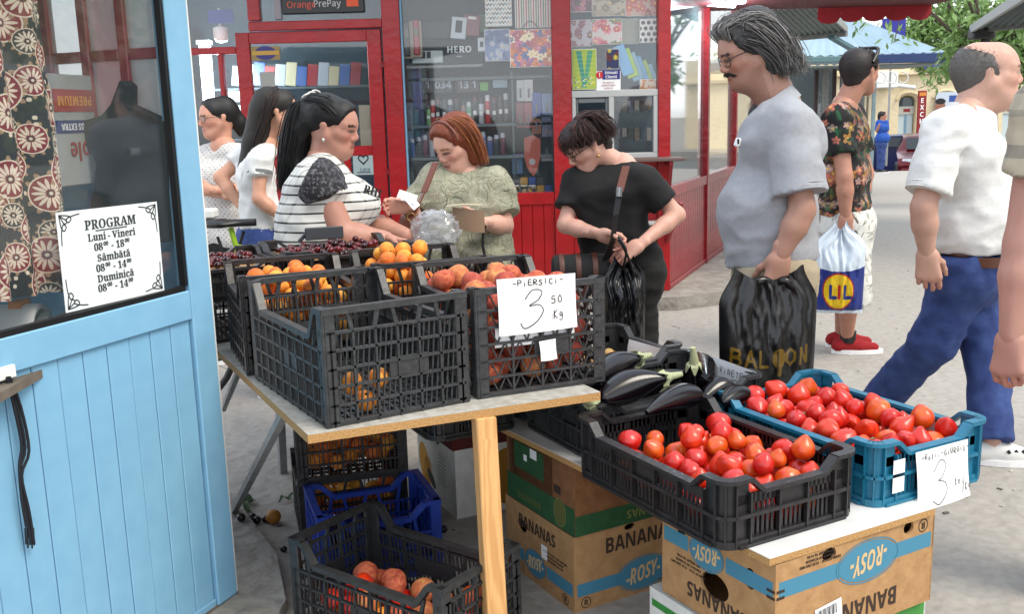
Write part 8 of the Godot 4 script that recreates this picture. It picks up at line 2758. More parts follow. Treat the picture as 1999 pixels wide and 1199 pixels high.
	hair_cap(b, X, 1.08, [[Vector3(0, 0.042, -0.038), Vector3(0, 0.046, 0.020), 0.0865, 0.079], [Vector3(0, -0.01, -0.05), Vector3(0, -0.035, -0.055), 0.058, 0.05]], [[Vector3(0, 0.055, 0.070), Vector3(0, -0.5, 0.86)], [Vector3(0, -0.045, 0), Vector3(0, -1, 0.2)]], srgb(0.14, 0.11, 0.10), d.base, 0.002, 0.008, 3)
	stubble(b, X, 1800, 0.010, srgb(0.09, 0.07, 0.06), srgb(0.24, 0.20, 0.17), 91, d.base, func(p): return p.y > -0.05 and (p.z - 0.070) * 0.86 - (p.y - 0.055) * 0.5 < 0.0)
	part(o, "hair", b.mesh(), M.hair)
	b = MB.new()
	b.tube(smooth_path([X * Vector3(-0.085, 0.05, -0.02) - d.base, X * Vector3(-0.07, 0.115, 0.05) - d.base, X * Vector3(0, 0.125, 0.075) - d.base, X * Vector3(0.07, 0.115, 0.05) - d.base, X * Vector3(0.085, 0.05, -0.02) - d.base], 4), 0.011, 8)
	part(o, "sunglasses", b.mesh(), rim)
	b = MB.new()
	var sk := PG(1652, 690)
	b.tube(pv([sk + Vector3(0, 0.07, 0) - d.base, sk + Vector3(0.005, 0.14, 0) - d.base]), 0.047, 12)
	part(o, "sock", b.mesh(), M.black)
	# his shopping bag
	im = canvas(128, 160, srgb(0.76, 0.80, 0.84))
	im.fill_rect(Rect2i(0, 78, 128, 76), srgb(0.08, 0.16, 0.45))
	dot(im, 60, 116, 40, 36, srgb(0.62, 0.08, 0.10))
	dot(im, 60, 116, 37, 33, srgb(0.82, 0.68, 0.06))
	stroke(im, [Vector2(40, 106), Vector2(40, 128), Vector2(54, 128)], 7.0, srgb(0.08, 0.16, 0.45), false)
	stroke(im, [Vector2(62, 106), Vector2(62, 128)], 7.0, srgb(0.70, 0.08, 0.10), false)
	stroke(im, [Vector2(76, 106), Vector2(76, 128), Vector2(92, 128)], 7.0, srgb(0.08, 0.16, 0.45), false)
	var sb := thing("shopping_bag", "white blue and yellow plastic shopping bag held by floral shirted man", "bag", PX(1638, 610, 5.35))
	soft_bag(sb, "front_film", PX(1640, 448, 5.36), 0.27, 0.46, 0.06, img_mat(im, 0.35), 6, -0.2, 0.22, 0.012)

	# ---- balding man walking by
	d = {"Z": 4.0, "head": [1927, 147, 0.0], "face": Vector3(0.97, 0.03, 0.22), "hs": 1.08, "neck": [1896, 215, 0.0], "neck_r": 0.070, "fat": 0.012, "skin": srgb(0.73, 0.57, 0.50), "brow": srgb(0.36, 0.28, 0.23),
		"sh": [[1843, 255, -0.20], [1872, 250, 0.20]], "el": [[1802, 405, -0.26], [1930, 400, 0.28]], "wr": [[1808, 492, -0.24], [1965, 460, 0.25]], "arm": 0.052,
		"hand": [[Vector3(0.1, -1, 0.05), Vector3(0.9, 0, 0.35), Vector3(-0.3, 0, -1), [0.55, 0.5], 1.15], [DN, Vector3(1, 0, 0), Vector3(0, 0, 1), [0.4, 0.3], 1.1]],
		"torso": [[[1884, 304, -0.09], [1884, 304, 0.09], 0.138, 0.138], [[1908, 405, -0.07], [1908, 405, 0.07], 0.152, 0.152], [[1892, 465, -0.08], [1892, 465, 0.08], 0.145, 0.145]],
		"hip": [[1880, 535, -0.09], [1893, 535, 0.09]], "knee": [[1822, 665, 0.0], [1925, 695, 0.0]], "ankle": [PX(1700, 800, 4.40), PG(1932, 905) + Vector3(0, 0.09, 0)], "foot": Vector3(0.98, 0, 0.18),
		"shirt": {"mat": whitec, "sleeve": 0.80, "cuff": 0.082, "hem": [1890, 484, 0.0], "amp": 0.008, "loose": 0.016, "cell": 0.011, "seam": true},
		"pants": {"called": "jeans", "mat": denim, "hip": 0.135, "r": [0.105, 0.086, 0.078], "waist": [1888, 490, 0.0], "waist_r": 0.138}, "shoe": flat(srgb(0.80, 0.80, 0.79), 0.6)}
	o = person("balding man in white shirt and blue jeans walking past the stall", d)
	b = MB.new()
	X = d.X
	hair_cap(b, X, 1.08, [[Vector3(0, 0.030, -0.045), Vector3(0, 0.02, 0.0), 0.0865, 0.083], [Vector3(0, -0.02, -0.05), Vector3(0, -0.035, -0.055), 0.06, 0.05]], [[Vector3(0, 0.045, 0.012), Vector3(0, 0.25, 0.97)], [Vector3(0, 0.075, 0), Vector3(0, 0.95, 0.3)], [Vector3(0, -0.055, 0), Vector3(0, -1, 0.2)]], srgb(0.40, 0.38, 0.37), d.base, 0.002, 0.008, 5)
	stubble(b, X, 1800, 0.012, srgb(0.28, 0.27, 0.26), srgb(0.58, 0.56, 0.54), 92, d.base, func(p): return p.y > -0.06 and p.y < 0.085 - p.z * 0.3 and p.z * 0.97 + (p.y - 0.045) * 0.25 < 0.016)
	part(o, "hair", b.mesh(), M.hair)
	collar(o, PX(1893, 225, 4.0), Vector3(0.2, 1, 0.0), Vector3(1, -0.2, 0.1), 0.085, 0.05, whitec)
	b = MB.new()
	var bc: Vector3 = PX(1888, 497, 4.0) - d.base
	b.grid(40, 1, func(u, v):
		var a: float = -u * TAU
		return bc + Vector3(cos(a) * 0.160, (v - 0.5) * 0.040, sin(a) * 0.240), true)
	part(o, "belt", b.mesh(), flat(srgb(0.32, 0.17, 0.09), 0.5))
	for k in 3:
		part(o, "shoe_stripe", boxm(Vector3(0.012, 0.05, 0.004)), M.black, T(PG(1950, 905) - d.base + Vector3(0.02 + k * 0.03, 0.05, 0.048), Basis(Vector3(0, 0, 1), 0.6)))

	# ---- man half out of the frame
	d = {"Z": 2.75, "head": [2140, 60, 0.0], "face": Vector3(-0.9, -0.1, 0.3), "hs": 1.1, "neck": [2130, 150, 0.0], "skin": srgb(0.68, 0.50, 0.44), "cell": 0.016,
		"sh": [[2046, 215, -0.05], [2240, 215, 0.1]], "el": [[1998, 475, -0.06], [2290, 470, 0.1]], "wr": [[1974, 655, -0.08], [2290, 650, 0.05]], "arm": 0.058,
		"hand": [[Vector3(-0.05, -1, 0.0), Vector3(-0.55, 0, -0.85), Vector3(0.85, 0, -0.55), [0.62, 0.5], 1.18], null],
		"torso": [[[2090, 270, 0.0], [2190, 270, 0.0], 0.145, 0.145], [[2100, 480, 0.0], [2180, 480, 0.0], 0.16, 0.16]],
		"hip": [[2105, 680, 0.0], [2190, 680, 0.0]], "foot": Vector3(-0.3, 0, 0.95),
		"shirt": {"mat": tri_img(beige, 0.17), "sleeve": 0.50, "cuff": 0.092, "hem": [2140, 650, 0.0], "amp": 0.007},
		"pants": {"mat": khaki, "hip": 0.15, "r": [0.11, 0.09, 0.08]}, "shoe": dshoe}
	person("man with bare forearm and striped beige sleeve close to the teal crate", d)

	# ---- woman in black looking into her bag
	d = {"Z": 4.6, "head": [1148, 286, 0.0], "face": Vector3(-0.84, -0.52, 0.16), "hs": 0.98, "neck": [1213, 325, 0.02], "neck_r": 0.050, "skin": srgb(0.77, 0.59, 0.52), "down": true,
		"sh": [[1126, 354, 0.03], [1258, 354, -0.08]], "el": [[1103, 440, -0.04], [1322, 420, -0.10]], "wr": [[1172, 458, -0.22], [1248, 478, -0.24]], "arm": 0.041,
		"hand": [[Vector3(0.85, -0.3, 0.1), Vector3(0.2, 0.7, 0.4), Vector3(-0.1, -0.5, 0.8), [0.8, 0.6], 0.95], [Vector3(-0.85, -0.5, 0.1), Vector3(-0.2, 0.6, -0.6), Vector3(0.3, -0.6, -0.6), [0.35, 0.4], 0.98]],
		"torso": [[[1160, 380, 0.0], [1228, 380, -0.03], 0.106, 0.106], [[1172, 450, 0.0], [1222, 450, -0.02], 0.105, 0.105], [[1190, 510, 0.02], [1240, 510, 0.0], 0.125, 0.125]],
		"hip": [[1200, 545, 0.04], [1245, 545, 0.0]], "foot": Vector3(-0.6, 0, 0.8),
		"shirt": {"mat": blackc, "sleeve": 0.62, "cuff": 0.070, "hem": [1210, 520, 0.0], "amp": 0.007},
		"pants": {"mat": blackc, "hip": 0.13, "r": [0.10, 0.085, 0.085]}, "shoe": dshoe}
	o = person("woman in black looking down into a black plastic bag", d)
	b = MB.new()
	X = d.X
	hair_cap(b, X, 0.98, [[Vector3(0, 0.052, -0.035), Vector3(0, 0.058, 0.030), 0.090, 0.080], [Vector3(0, 0.0, -0.055), Vector3(0, -0.03, -0.06), 0.062, 0.05]], [[Vector3(0, 0.030, 0.075), Vector3(0, -0.45, 0.88)]], srgb(0.15, 0.08, 0.065), d.base, 0.014, 0.009, 9)
	G = []
	for k in 13:
		var a: float = lerp(-1.9, 1.9, k / 12.0)
		G.append([Vector3(sin(a) * 0.03, 0.125, -0.03), Vector3(sin(a) * 0.075, 0.12, -0.02 + 0.06 * cos(a)), Vector3(sin(a) * 0.098, 0.075, -0.015 + 0.10 * cos(a)), Vector3(sin(a) * 0.10, 0.030, -0.015 + 0.118 * cos(a))])
	hair_strands(b, X, G, 800, 0.0018, 0.009, srgb(0.11, 0.055, 0.045), srgb(0.33, 0.16, 0.13), 15, d.base, 0.012, 0.6)
	G = []
	for k in 9:
		var a: float = lerp(-1.4, 1.4, k / 8.0)
		G.append([Vector3(sin(a) * 0.05, 0.135, -0.02), Vector3(sin(a) * 0.085, 0.125, -0.07), Vector3(sin(a) * 0.10, 0.07, -0.125 * cos(a * 0.5)), Vector3(sin(a) * 0.09, 0.0, -0.12 * cos(a * 0.5))])
	hair_strands(b, X, G, 520, 0.0022, 0.011, srgb(0.11, 0.055, 0.045), srgb(0.33, 0.16, 0.13), 16, d.base, 0.012, 0.6)
	part(o, "hair", b.mesh(), M.hair)
	glasses(o, X, d.base, rim)
	b = MB.new()
	b.lathe(PackedVector2Array([Vector2(0, -0.008), Vector2(0.006, -0.004), Vector2(0.006, 0.004), Vector2(0, 0.008)]), 10, X * Vector3(0.083, -0.05, 0.0) - d.base)
	part(o, "earring", b.mesh(), flat(srgb(0.75, 0.62, 0.35), 0.3, 0.7))
	# handbag with its strap
	var hbp := PX(1132, 530, 4.45)
	var hb := thing("handbag", "black barrel handbag with brown leather straps beside woman in black", "handbag", hbp)
	b = MB.new()
	b.lathe(PackedVector2Array([Vector2(0, -0.13), Vector2(0.06, -0.128), Vector2(0.078, -0.115), Vector2(0.08, 0.0), Vector2(0.078, 0.115), Vector2(0.06, 0.128), Vector2(0, 0.13)]), 24, Vector3.ZERO, Basis(Vector3(0, 0, 1), PI / 2) * Basis.from_scale(Vector3(1, 1, 1.1)))
	part(hb, "bag_body", b.mesh(), cloth(srgb(0.06, 0.06, 0.065), srgb(0.10, 0.10, 0.105), 8.0, 111))
	for q in [-0.085, -0.01, 0.065]:
		b = MB.new()
		b.lathe(PackedVector2Array([Vector2(0.080, -0.012), Vector2(0.0835, -0.011), Vector2(0.0835, 0.011), Vector2(0.080, 0.012)]), 24, Vector3(q, 0, 0), Basis(Vector3(0, 0, 1), PI / 2) * Basis.from_scale(Vector3(1, 1, 1.1)))
		part(hb, "leather_band", b.mesh(), flat(srgb(0.30, 0.15, 0.09), 0.5))
	b = MB.new()
	b.bar(PX(1222, 325, 4.45) - hbp, PX(1209, 375, 4.33) - hbp, 0.034, 0.006)
	part(hb, "leather_strap", b.mesh(), flat(srgb(0.36, 0.18, 0.10), 0.5))
	b = MB.new()
	for q in [[1209, 375, 4.33, 1202, 420, 4.30], [1202, 420, 4.30, 1196, 470, 4.32], [1196, 470, 4.32, 1175, 520, 4.42]]:
		b.bar(PX(q[0], q[1], q[2]) - hbp, PX(q[3], q[4], q[5]) - hbp, 0.026, 0.005)
	part(hb, "webbing_strap", b.mesh(), flat(srgb(0.08, 0.07, 0.07), 0.6))
	b = MB.new()
	b.tube(pv([PX(1209, 366, 4.325) - hbp, PX(1208, 384, 4.32) - hbp]), 0.014, 8)
	part(hb, "buckle", b.mesh(), M.metal)
	var pb := thing("carrier_bag", "small crumpled black plastic bag held open by woman in black", "bag", PX(1222, 670, 4.3))
	soft_bag(pb, "front_film", PX(1218, 520, 4.32), 0.19, 0.34, 0.06, flat(srgb(0.035, 0.035, 0.045), 0.25), 12, 0.1, 0.45, 0.014)
	b = MB.new()
	b.tube(smooth_path([PX(1214, 530, 4.31) - pb.position, PX(1222, 490, 4.25) - pb.position, PX(1207, 462, 4.28) - pb.position], 5), 0.006, 6)
	b.tube(smooth_path([PX(1240, 545, 4.31) - pb.position, PX(1225, 500, 4.26) - pb.position, PX(1207, 468, 4.28) - pb.position], 5), 0.006, 6)
	part(pb, "handle", b.mesh(), M.black)

	# ---- red haired woman with the patterned blouse
	d = {"Z": 4.7, "head": [890, 283, 0.0], "face": Vector3(-0.66, -0.42, 0.62), "hs": 1.0, "neck": [910, 340, 0.02], "neck_r": 0.050, "fat": 0.004, "skin": srgb(0.78, 0.60, 0.53), "down": true, "brow": srgb(0.55, 0.36, 0.24),
		"sh": [[846, 350, 0.02], [968, 360, 0.0]], "el": [[806, 425, -0.03], [985, 440, -0.05]], "wr": [[797, 404, -0.24], [942, 436, -0.24]], "arm": 0.047,
		"hand": [[Vector3(-0.8, 0.1, 0.35), Vector3(0.1, 0.9, 0.2), Vector3(0.4, -0.2, 0.8), [0.55, 0.6], 0.95], [Vector3(-0.95, 0.05, 0.2), Vector3(0, 0.8, 0.4), Vector3(-0.1, 0.4, -0.8), [0.5, 0.5], 0.95]],
		"torso": [[[872, 394, 0.0], [945, 394, 0.0], 0.112, 0.112], [[874, 450, 0.0], [944, 450, 0.0], 0.122, 0.122], [[876, 520, 0.0], [946, 520, 0.0], 0.145, 0.145]],
		"hip": [[890, 560, 0.0], [935, 560, 0.0]], "foot": Vector3(-0.4, 0, 0.9),
		"shirt": {"called": "blouse", "mat": tri_img(sg, 0.42), "sleeve": 0.72, "cuff": 0.080, "hem": [905, 560, 0.0], "amp": 0.010, "loose": 0.018},
		"pants": {"mat": khaki, "hip": 0.14, "r": [0.105, 0.09, 0.085]}, "shoe": dshoe}
	o = person("red haired woman in leaf patterned blouse counting money at the stall", d)
	b = MB.new()
	X = d.X
	hair_cap(b, X, 1.0, [[Vector3(0, 0.055, -0.035), Vector3(0, 0.058, 0.028), 0.093, 0.082], [Vector3(0, 0.0, -0.055), Vector3(0, -0.07, -0.06), 0.078, 0.06], [Vector3(-0.06, 0.02, -0.02), Vector3(-0.07, -0.08, -0.015), 0.04, 0.03], [Vector3(0.06, 0.02, -0.02), Vector3(0.07, -0.08, -0.015), 0.04, 0.03]], [[Vector3(0, 0.050, 0.070), Vector3(0, -0.40, 0.9)]], srgb(0.54, 0.25, 0.12), d.base, 0.008, 0.009, 19)
	G = []
	for k in 15:
		var a: float = lerp(-2.0, 2.0, k / 14.0)
		var cz := cos(a)
		G.append([Vector3(sin(a) * 0.035, 0.135, 0.02 * cz), Vector3(sin(a) * 0.085, 0.115, -0.02 + 0.055 * cz), Vector3(sin(a) * 0.105, 0.05, -0.04 + 0.07 * cz), Vector3(sin(a) * 0.108, -0.03, -0.045 + 0.05 * cz), Vector3(sin(a) * 0.100, -0.105, -0.04 + 0.03 * cz)])
	hair_strands(b, X, G, 900, 0.0019, 0.008, srgb(0.46, 0.20, 0.09), srgb(0.80, 0.48, 0.28), 21, d.base, 0.009, 0.55)
	part(o, "hair", b.mesh(), M.hair)
	b = MB.new()
	var pa := []
	for k in 13:
		var a: float = lerp(-1.5, 1.5, k / 12.0)
		pa.append(X * Vector3(sin(a) * 0.098, 0.045 + 0.095 * cos(a), 0.052 - 0.01 * cos(a)) - d.base)
	b.tube(pv(pa), 0.006, 8)
	part(o, "hairband", b.mesh(), flat(srgb(0.42, 0.22, 0.17), 0.35))
	var nt := thing("banknotes", "white folded paper held by red haired woman", "paper", PX(795, 385, 4.40))
	part(nt, "sheet", boxm(Vector3(0.085, 0.002, 0.05)), M.paper, T(Vector3.ZERO, Basis(Vector3(0, 0, 1), -0.35) * Basis(Vector3.RIGHT, 0.9)))
	part(nt, "folded_sheet", boxm(Vector3(0.07, 0.002, 0.045)), M.paper, T(Vector3(0.02, -0.02, 0.005), Basis(Vector3(0, 0, 1), -0.9) * Basis(Vector3.RIGHT, 0.8)))
	var wl := thing("paper_purse", "brown paper purse opened in red haired woman's hand", "purse", PX(915, 425, 4.38))
	b = MB.new()
	b.grid(8, 8, func(u, v): return Vector3((u - 0.5) * 0.14, (v - 0.5) * 0.10 - 0.02 * u, 0.02 * sin(u * 3.0) + 0.01 * v))
	part(wl, "flap", b.mesh(), flat(srgb(0.55, 0.45, 0.36), 0.7))
	b = MB.new()
	b.grid(8, 3, func(u, v): return Vector3((u - 0.5) * 0.15 - 0.02, 0.055 + 0.006 * sin(u * 3.0), -0.02 + v * 0.06))
	part(wl, "opened_edge", b.mesh(), flat(srgb(0.70, 0.64, 0.54), 0.7))
	var cb := thing("clear_bag", "crumpled clear plastic bag held by red haired woman", "bag", PX(850, 450, 4.36))
	var cl := StandardMaterial3D.new()
	cl.transparency = BaseMaterial3D.TRANSPARENCY_ALPHA
	cl.albedo_color = Color(0.85, 0.87, 0.90, 0.20)
	cl.roughness = 0.08
	var cn := FastNoiseLite.new()
	cn.seed = 4
	cn.frequency = 1.0
	b = MB.new()
	b.grid(34, 22, func(u, v):
		var th: float = u * TAU
		var ph: float = (v - 0.5) * PI
		var n := Vector3(-cos(th) * cos(ph), sin(ph), sin(th) * cos(ph))
		var q := n * 2.6
		return n * Vector3(0.105, 0.082, 0.05) * (1.0 + 0.38 * cn.get_noise_3dv(q) + 0.20 * absf(cn.get_noise_3dv(q * 1.8))), true)
	part(cb, "film", b.mesh(), cl)
	var sh := thing("shoulder_bag", "brown leather shoulder bag of red haired woman", "handbag", PX(795, 460, 4.5))
	b = MB.new()
	b.bar(PX(850, 318, 4.52) - sh.position, PX(828, 375, 4.46) - sh.position, 0.034, 0.006)
	b.bar(PX(828, 375, 4.46) - sh.position, PX(806, 425, 4.44) - sh.position, 0.032, 0.006)
	part(sh, "strap", b.mesh(), flat(srgb(0.42, 0.20, 0.12), 0.45))
	b = MB.new()
	var bt := MB.new()
	pa = []
	for k in 13:
		pa.append(PX(803, 424, 4.43) - sh.position + Vector3(cos(k * TAU / 12), sin(k * TAU / 12), 0) * 0.018)
	b.tube(pv(pa), 0.004, 6, false)
	part(sh, "ring", b.mesh(), flat(srgb(0.6, 0.5, 0.3), 0.3, 0.8))
	bt.cbox(Vector3(0.0, 0.0, 0), Vector3(0.10, 0.20, 0.08), 0.025, Basis(Vector3(0, 0, 1), -0.3))
	part(sh, "bag_body", bt.mesh(), flat(srgb(0.44, 0.23, 0.15), 0.45))
	b = MB.new()
	pa = []
	for k in 9:
		pa.append(PX(948 - 6 * sin(k * PI / 8), 440 + k * 8, 4.42) - sh.position)
	b.tube(pv(pa), 0.007, 6)
	part(sh, "wrist_loop", b.mesh(), M.black)

	# ---- vendor in the striped top
	d = {"Z": 4.25, "head": [650, 250, 0.0], "face": Vector3(0.95, -0.20, 0.22), "hs": 1.0, "neck": [630, 314, 0.0], "neck_r": 0.056, "fat": 0.007, "skin": srgb(0.68, 0.49, 0.42), "down": true, "brow": srgb(0.08, 0.06, 0.06),
		"sh": [[625, 362, -0.17], [640, 350, 0.18]], "el": [[668, 462, -0.20], [720, 440, 0.2]], "wr": [[752, 468, -0.16], [790, 460, 0.1]], "arm": 0.064,
		"hand": [[Vector3(0.9, -0.3, 0.1), Vector3(0, 0.6, 0.6), Vector3(0.1, -0.8, 0.2), [0.4, 0.4], 1.0], null],
		"torso": [[[622, 385, -0.09], [628, 385, 0.10], 0.140, 0.140], [[612, 452, -0.10], [618, 452, 0.10], 0.155, 0.155], [[694, 398, -0.07], [698, 398, 0.08], 0.096, 0.096], [[615, 530, -0.1], [615, 530, 0.1], 0.17, 0.17]],
		"hip": [[612, 560, -0.1], [612, 560, 0.1]], "foot": Vector3(0.95, 0, 0.2),
		"shirt": {"called": "striped_top", "mat": tri_img(st, 0.30), "sleeve": 0.28, "cuff": 0.096, "hem": [615, 560, 0.0], "amp": 0.006, "yoke": 0.075},
		"pants": {"mat": blackc, "hip": 0.16, "r": [0.12, 0.095, 0.085]}, "shoe": dshoe}
	o = person("vendor in striped top with long black ponytail behind the crates", d)
	b = MB.new()
	X = d.X
	hair_cap(b, X, 1.0, [[Vector3(0, 0.050, -0.038), Vector3(0, 0.050, 0.030), 0.093, 0.078], [Vector3(0, 0.03, -0.08), Vector3(0, 0.07, -0.11), 0.06, 0.045], [Vector3(0, 0.06, -0.11), Vector3(0, -0.03, -0.145), 0.045, 0.055], [Vector3(0, -0.03, -0.145), Vector3(0, -0.18, -0.15), 0.055, 0.045], [Vector3(0, -0.18, -0.15), Vector3(0, -0.27, -0.17), 0.045, 0.02]], [[Vector3(0, 0.048, 0.066), Vector3(0, -0.42, 0.9)]], srgb(0.03, 0.027, 0.03), d.base, 0.005, 0.009, 29)
	G = []
	for k in 11:
		var a: float = lerp(-1.7, 1.7, k / 10.0)
		G.append([Vector3(sin(a) * 0.076, 0.05 + 0.035 * cos(a), 0.03 + 0.045 * cos(a)), Vector3(sin(a) * 0.085, 0.085 + 0.045 * cos(a), -0.02), Vector3(sin(a) * 0.06, 0.09 + 0.03 * cos(a), -0.09), Vector3(sin(a) * 0.03, 0.085, -0.13)])
	hair_strands(b, X, G, 520, 0.0020, 0.005, srgb(0.025, 0.022, 0.025), srgb(0.09, 0.08, 0.085), 31, d.base, 0.003, 0.4)
	G = []
	for k in 9:
		var a: float = k / 8.0 * TAU
		var c := Vector3(cos(a), 0, sin(a))
		G.append([Vector3(0, 0.085, -0.13) + c * 0.02, Vector3(0, 0.05, -0.155) + c * 0.045, Vector3(0, -0.08, -0.16) + c * 0.055, Vector3(0, -0.20, -0.165) + c * 0.045, Vector3(0, -0.29, -0.18) + c * 0.02])
	hair_strands(b, X, G, 500, 0.0022, 0.009, srgb(0.025, 0.022, 0.025), srgb(0.08, 0.07, 0.075), 33, d.base, 0.004)
	part(o, "hair", b.mesh(), M.hair)
	b = MB.new()
	for k in 3:
		pa = []
		for s in 9:
			var a := s * TAU / 8
			pa.append(X * (Vector3(0, 0.112 + 0.008 * k, -0.125 + 0.01 * k) + Vector3(0.02 * cos(a) - 0.03 + 0.03 * k, 0.012 * sin(a), 0.012 * sin(a + k))) - d.base)
		b.tube(pv(pa), 0.004, 6)
	part(o, "hair_clip", b.mesh(), flat(srgb(0.80, 0.80, 0.78), 0.3))
	b = MB.new()
	for q in [-1.0, 1.0]:
		b.lathe(PackedVector2Array([Vector2(0, -0.008), Vector2(0.006, -0.004), Vector2(0.006, 0.004), Vector2(0, 0.008)]), 10, X * Vector3(q * 0.084, -0.048, 0.0) - d.base)
	part(o, "earrings", b.mesh(), flat(srgb(0.85, 0.85, 0.82), 0.2, 0.5))
	# dark lace over the near shoulder, and the lettering on the chest
	var lcm := canvas(64, 64, srgb(0.12, 0.12, 0.14))
	for k in 70:
		dot(lcm, g.randf() * 64, g.randf() * 64, 3.5, 1.6, srgb(0.40, 0.40, 0.42), g.randf() * 6)
	var lc := Field.new()
	var vn := PX(628, 318, 4.25)
	var vs := PX(625, 362, 4.08)
	var ve := PX(668, 462, 4.05)
	lc.add(vn.lerp(vs, 0.25) - Vector3(0, 0.015, 0), vs, 0.081, 0.099, 0.06)
	lc.add(vs, vs.lerp(ve, 0.27), 0.099, 0.103, 0.035, Vector3.ZERO, 1.0, true)
	lc.clips.append([PX(606, 340, 4.1), Vector3(-0.9, 0.5, 0)])
	lc.clips.append([vn + Vector3(0, 0, 0.03), Vector3(0, 0.25, -1)])
	b = MB.new()
	lc.build(b, 0.010, null, d.base)
	part(o, "lace_panel", b.mesh(), tri_img(lcm, 0.12))
	text(o, "RHI", 0.035, T(PX(728, 374, 4.13) - d.base, RY(0.75) * Basis(Vector3(0, 0, 1), -0.35)), M.ink, "Droid Serif", true, "lettering", 0.004)
	# ---- girl in the white tee
	d = {"Z": 5.2, "head": [540, 222, 0.0], "face": Vector3(0.90, -0.06, -0.35), "hs": 1.0, "neck": [520, 280, 0.0], "neck_r": 0.045, "skin": srgb(0.76, 0.56, 0.46),
		"sh": [[508, 312, -0.13], [480, 305, 0.14]], "el": [[506, 388, -0.18], [430, 347, 0.08]], "wr": [[552, 426, -0.16], [476, 408, 0.02]], "arm": 0.037,
		"hand": [[Vector3(0.9, -0.5, 0.0), Vector3(0, 0.6, 0.6), Vector3(0.1, -0.8, 0.2), [0.4, 0.4], 0.9], [Vector3(0.7, -0.6, 0.1), Vector3(0.3, 0.6, 0.6), Vector3(0.3, 0, -0.8), [0.5, 0.4], 0.9]],
		"torso": [[[500, 345, -0.06], [498, 345, 0.07], 0.092, 0.092], [[508, 400, -0.05], [506, 400, 0.06], 0.092, 0.092], [[514, 450, -0.06], [512, 450, 0.07], 0.105, 0.105]],
		"hip": [[515, 480, -0.07], [512, 480, 0.08]], "foot": Vector3(0.85, 0, -0.4), "cell": 0.015,
		"shirt": {"called": "tee", "mat": whitec, "sleeve": 0.42, "cuff": 0.058, "hem": [510, 442, 0.0], "amp": 0.008},
		"pants": {"called": "jeans", "mat": cloth(srgb(0.14, 0.22, 0.45), srgb(0.22, 0.31, 0.54), 5.0, 112), "hip": 0.115, "r": [0.085, 0.065, 0.06], "waist": [512, 438, 0.0], "waist_r": 0.10}, "shoe": dshoe}
	o = person("girl in white tee and jeans with long straight brown hair", d)
	b = MB.new()
	X = d.X
	hair_cap(b, X, 1.0, [[Vector3(0, 0.048, -0.035), Vector3(0, 0.050, 0.028), 0.090, 0.078], [Vector3(0, 0.0, -0.07), Vector3(0, -0.15, -0.11), 0.072, 0.06], [Vector3(0, -0.15, -0.11), Vector3(0, -0.28, -0.16), 0.06, 0.04]], [[Vector3(0, 0.045, 0.066), Vector3(0, -0.42, 0.9)]], srgb(0.13, 0.085, 0.07), d.base, 0.003, 0.010, 39)
	G = []
	for k in 13:
		var a: float = lerp(-2.2, 2.2, k / 12.0)
		var cz := cos(a)
		G.append([Vector3(sin(a) * 0.01, 0.138, 0.0), Vector3(sin(a) * 0.085, 0.09, -0.03 + 0.05 * cz), Vector3(sin(a) * 0.095, 0.0, -0.06 + 0.03 * cz), Vector3(sin(a) * 0.085, -0.14, -0.11 + 0.02 * cz), Vector3(sin(a) * 0.07, -0.34, -0.17 + 0.02 * cz)])
	hair_strands(b, X, G, 640, 0.0022, 0.006, srgb(0.11, 0.07, 0.06), srgb(0.24, 0.16, 0.13), 41, d.base, 0.003, 0.5)
	part(o, "hair", b.mesh(), M.hair)
	glasses(o, X, d.base, rim)
	b = MB.new()
	var s0 := PX(508, 312, 5.07)
	var s1 := PX(506, 388, 5.02)
	b.tube(pv([s0.lerp(s1, 0.29) - d.base, s0.lerp(s1, 0.37) - d.base]), 0.064, 16, false)
	part(o, "sleeve_band", b.mesh(), flat(srgb(0.42, 0.43, 0.44), 0.9))

	# ---- woman with folded arms at the left
	d = {"Z": 6.0, "head": [427, 232, 0.0], "face": Vector3(-0.86, -0.05, 0.50), "hs": 1.02, "neck": [436, 282, 0.0], "neck_r": 0.048, "skin": srgb(0.76, 0.55, 0.46), "cell": 0.016,
		"sh": [[404, 305, 0.06], [470, 305, -0.06]], "el": [[398, 368, 0.0], [478, 372, -0.08]], "wr": [[452, 382, -0.24], [412, 372, -0.24]], "arm": 0.042,
		"hand": [[Vector3(1, 0.1, 0), Vector3(0, 1, 0), Vector3(0, 0, -1), [0.3, 0.3], 0.92], [Vector3(-1, 0.1, 0), Vector3(0, 1, 0), Vector3(0, 0, -1), [0.3, 0.3], 0.92]],
		"torso": [[[418, 345, 0.02], [455, 345, -0.02], 0.115, 0.115], [[418, 405, 0.02], [455, 405, -0.02], 0.12, 0.12], [[418, 460, 0.02], [455, 460, -0.02], 0.13, 0.13]],
		"hip": [[420, 490, 0.02], [452, 490, -0.02]], "foot": Vector3(-0.7, 0, 0.7),
		"shirt": {"called": "lace_blouse", "mat": tri_img(lace, 0.22), "sleeve": 0.5, "cuff": 0.066, "hem": [436, 480, 0.0], "amp": 0.006},
		"pants": {"mat": blackc, "hip": 0.125, "r": [0.095, 0.08, 0.07]}, "shoe": dshoe}
	o = person("woman with glasses and white lace blouse standing with folded arms", d)
	b = MB.new()
	X = d.X
	hair_cap(b, X, 1.02, [[Vector3(0, 0.044, -0.036), Vector3(0, 0.046, 0.026), 0.088, 0.077], [Vector3(0, 0.02, -0.09), Vector3(0, -0.03, -0.115), 0.04, 0.045], [Vector3(0, -0.03, -0.115), Vector3(0, -0.09, -0.12), 0.042, 0.025]], [[Vector3(0, 0.050, 0.066), Vector3(0, -0.42, 0.9)]], srgb(0.08, 0.055, 0.05), d.base, 0.003, 0.010, 49)
	part(o, "hair", b.mesh(), M.hair)
	glasses(o, X, d.base, flat(srgb(0.35, 0.33, 0.32), 0.3, 0.5))

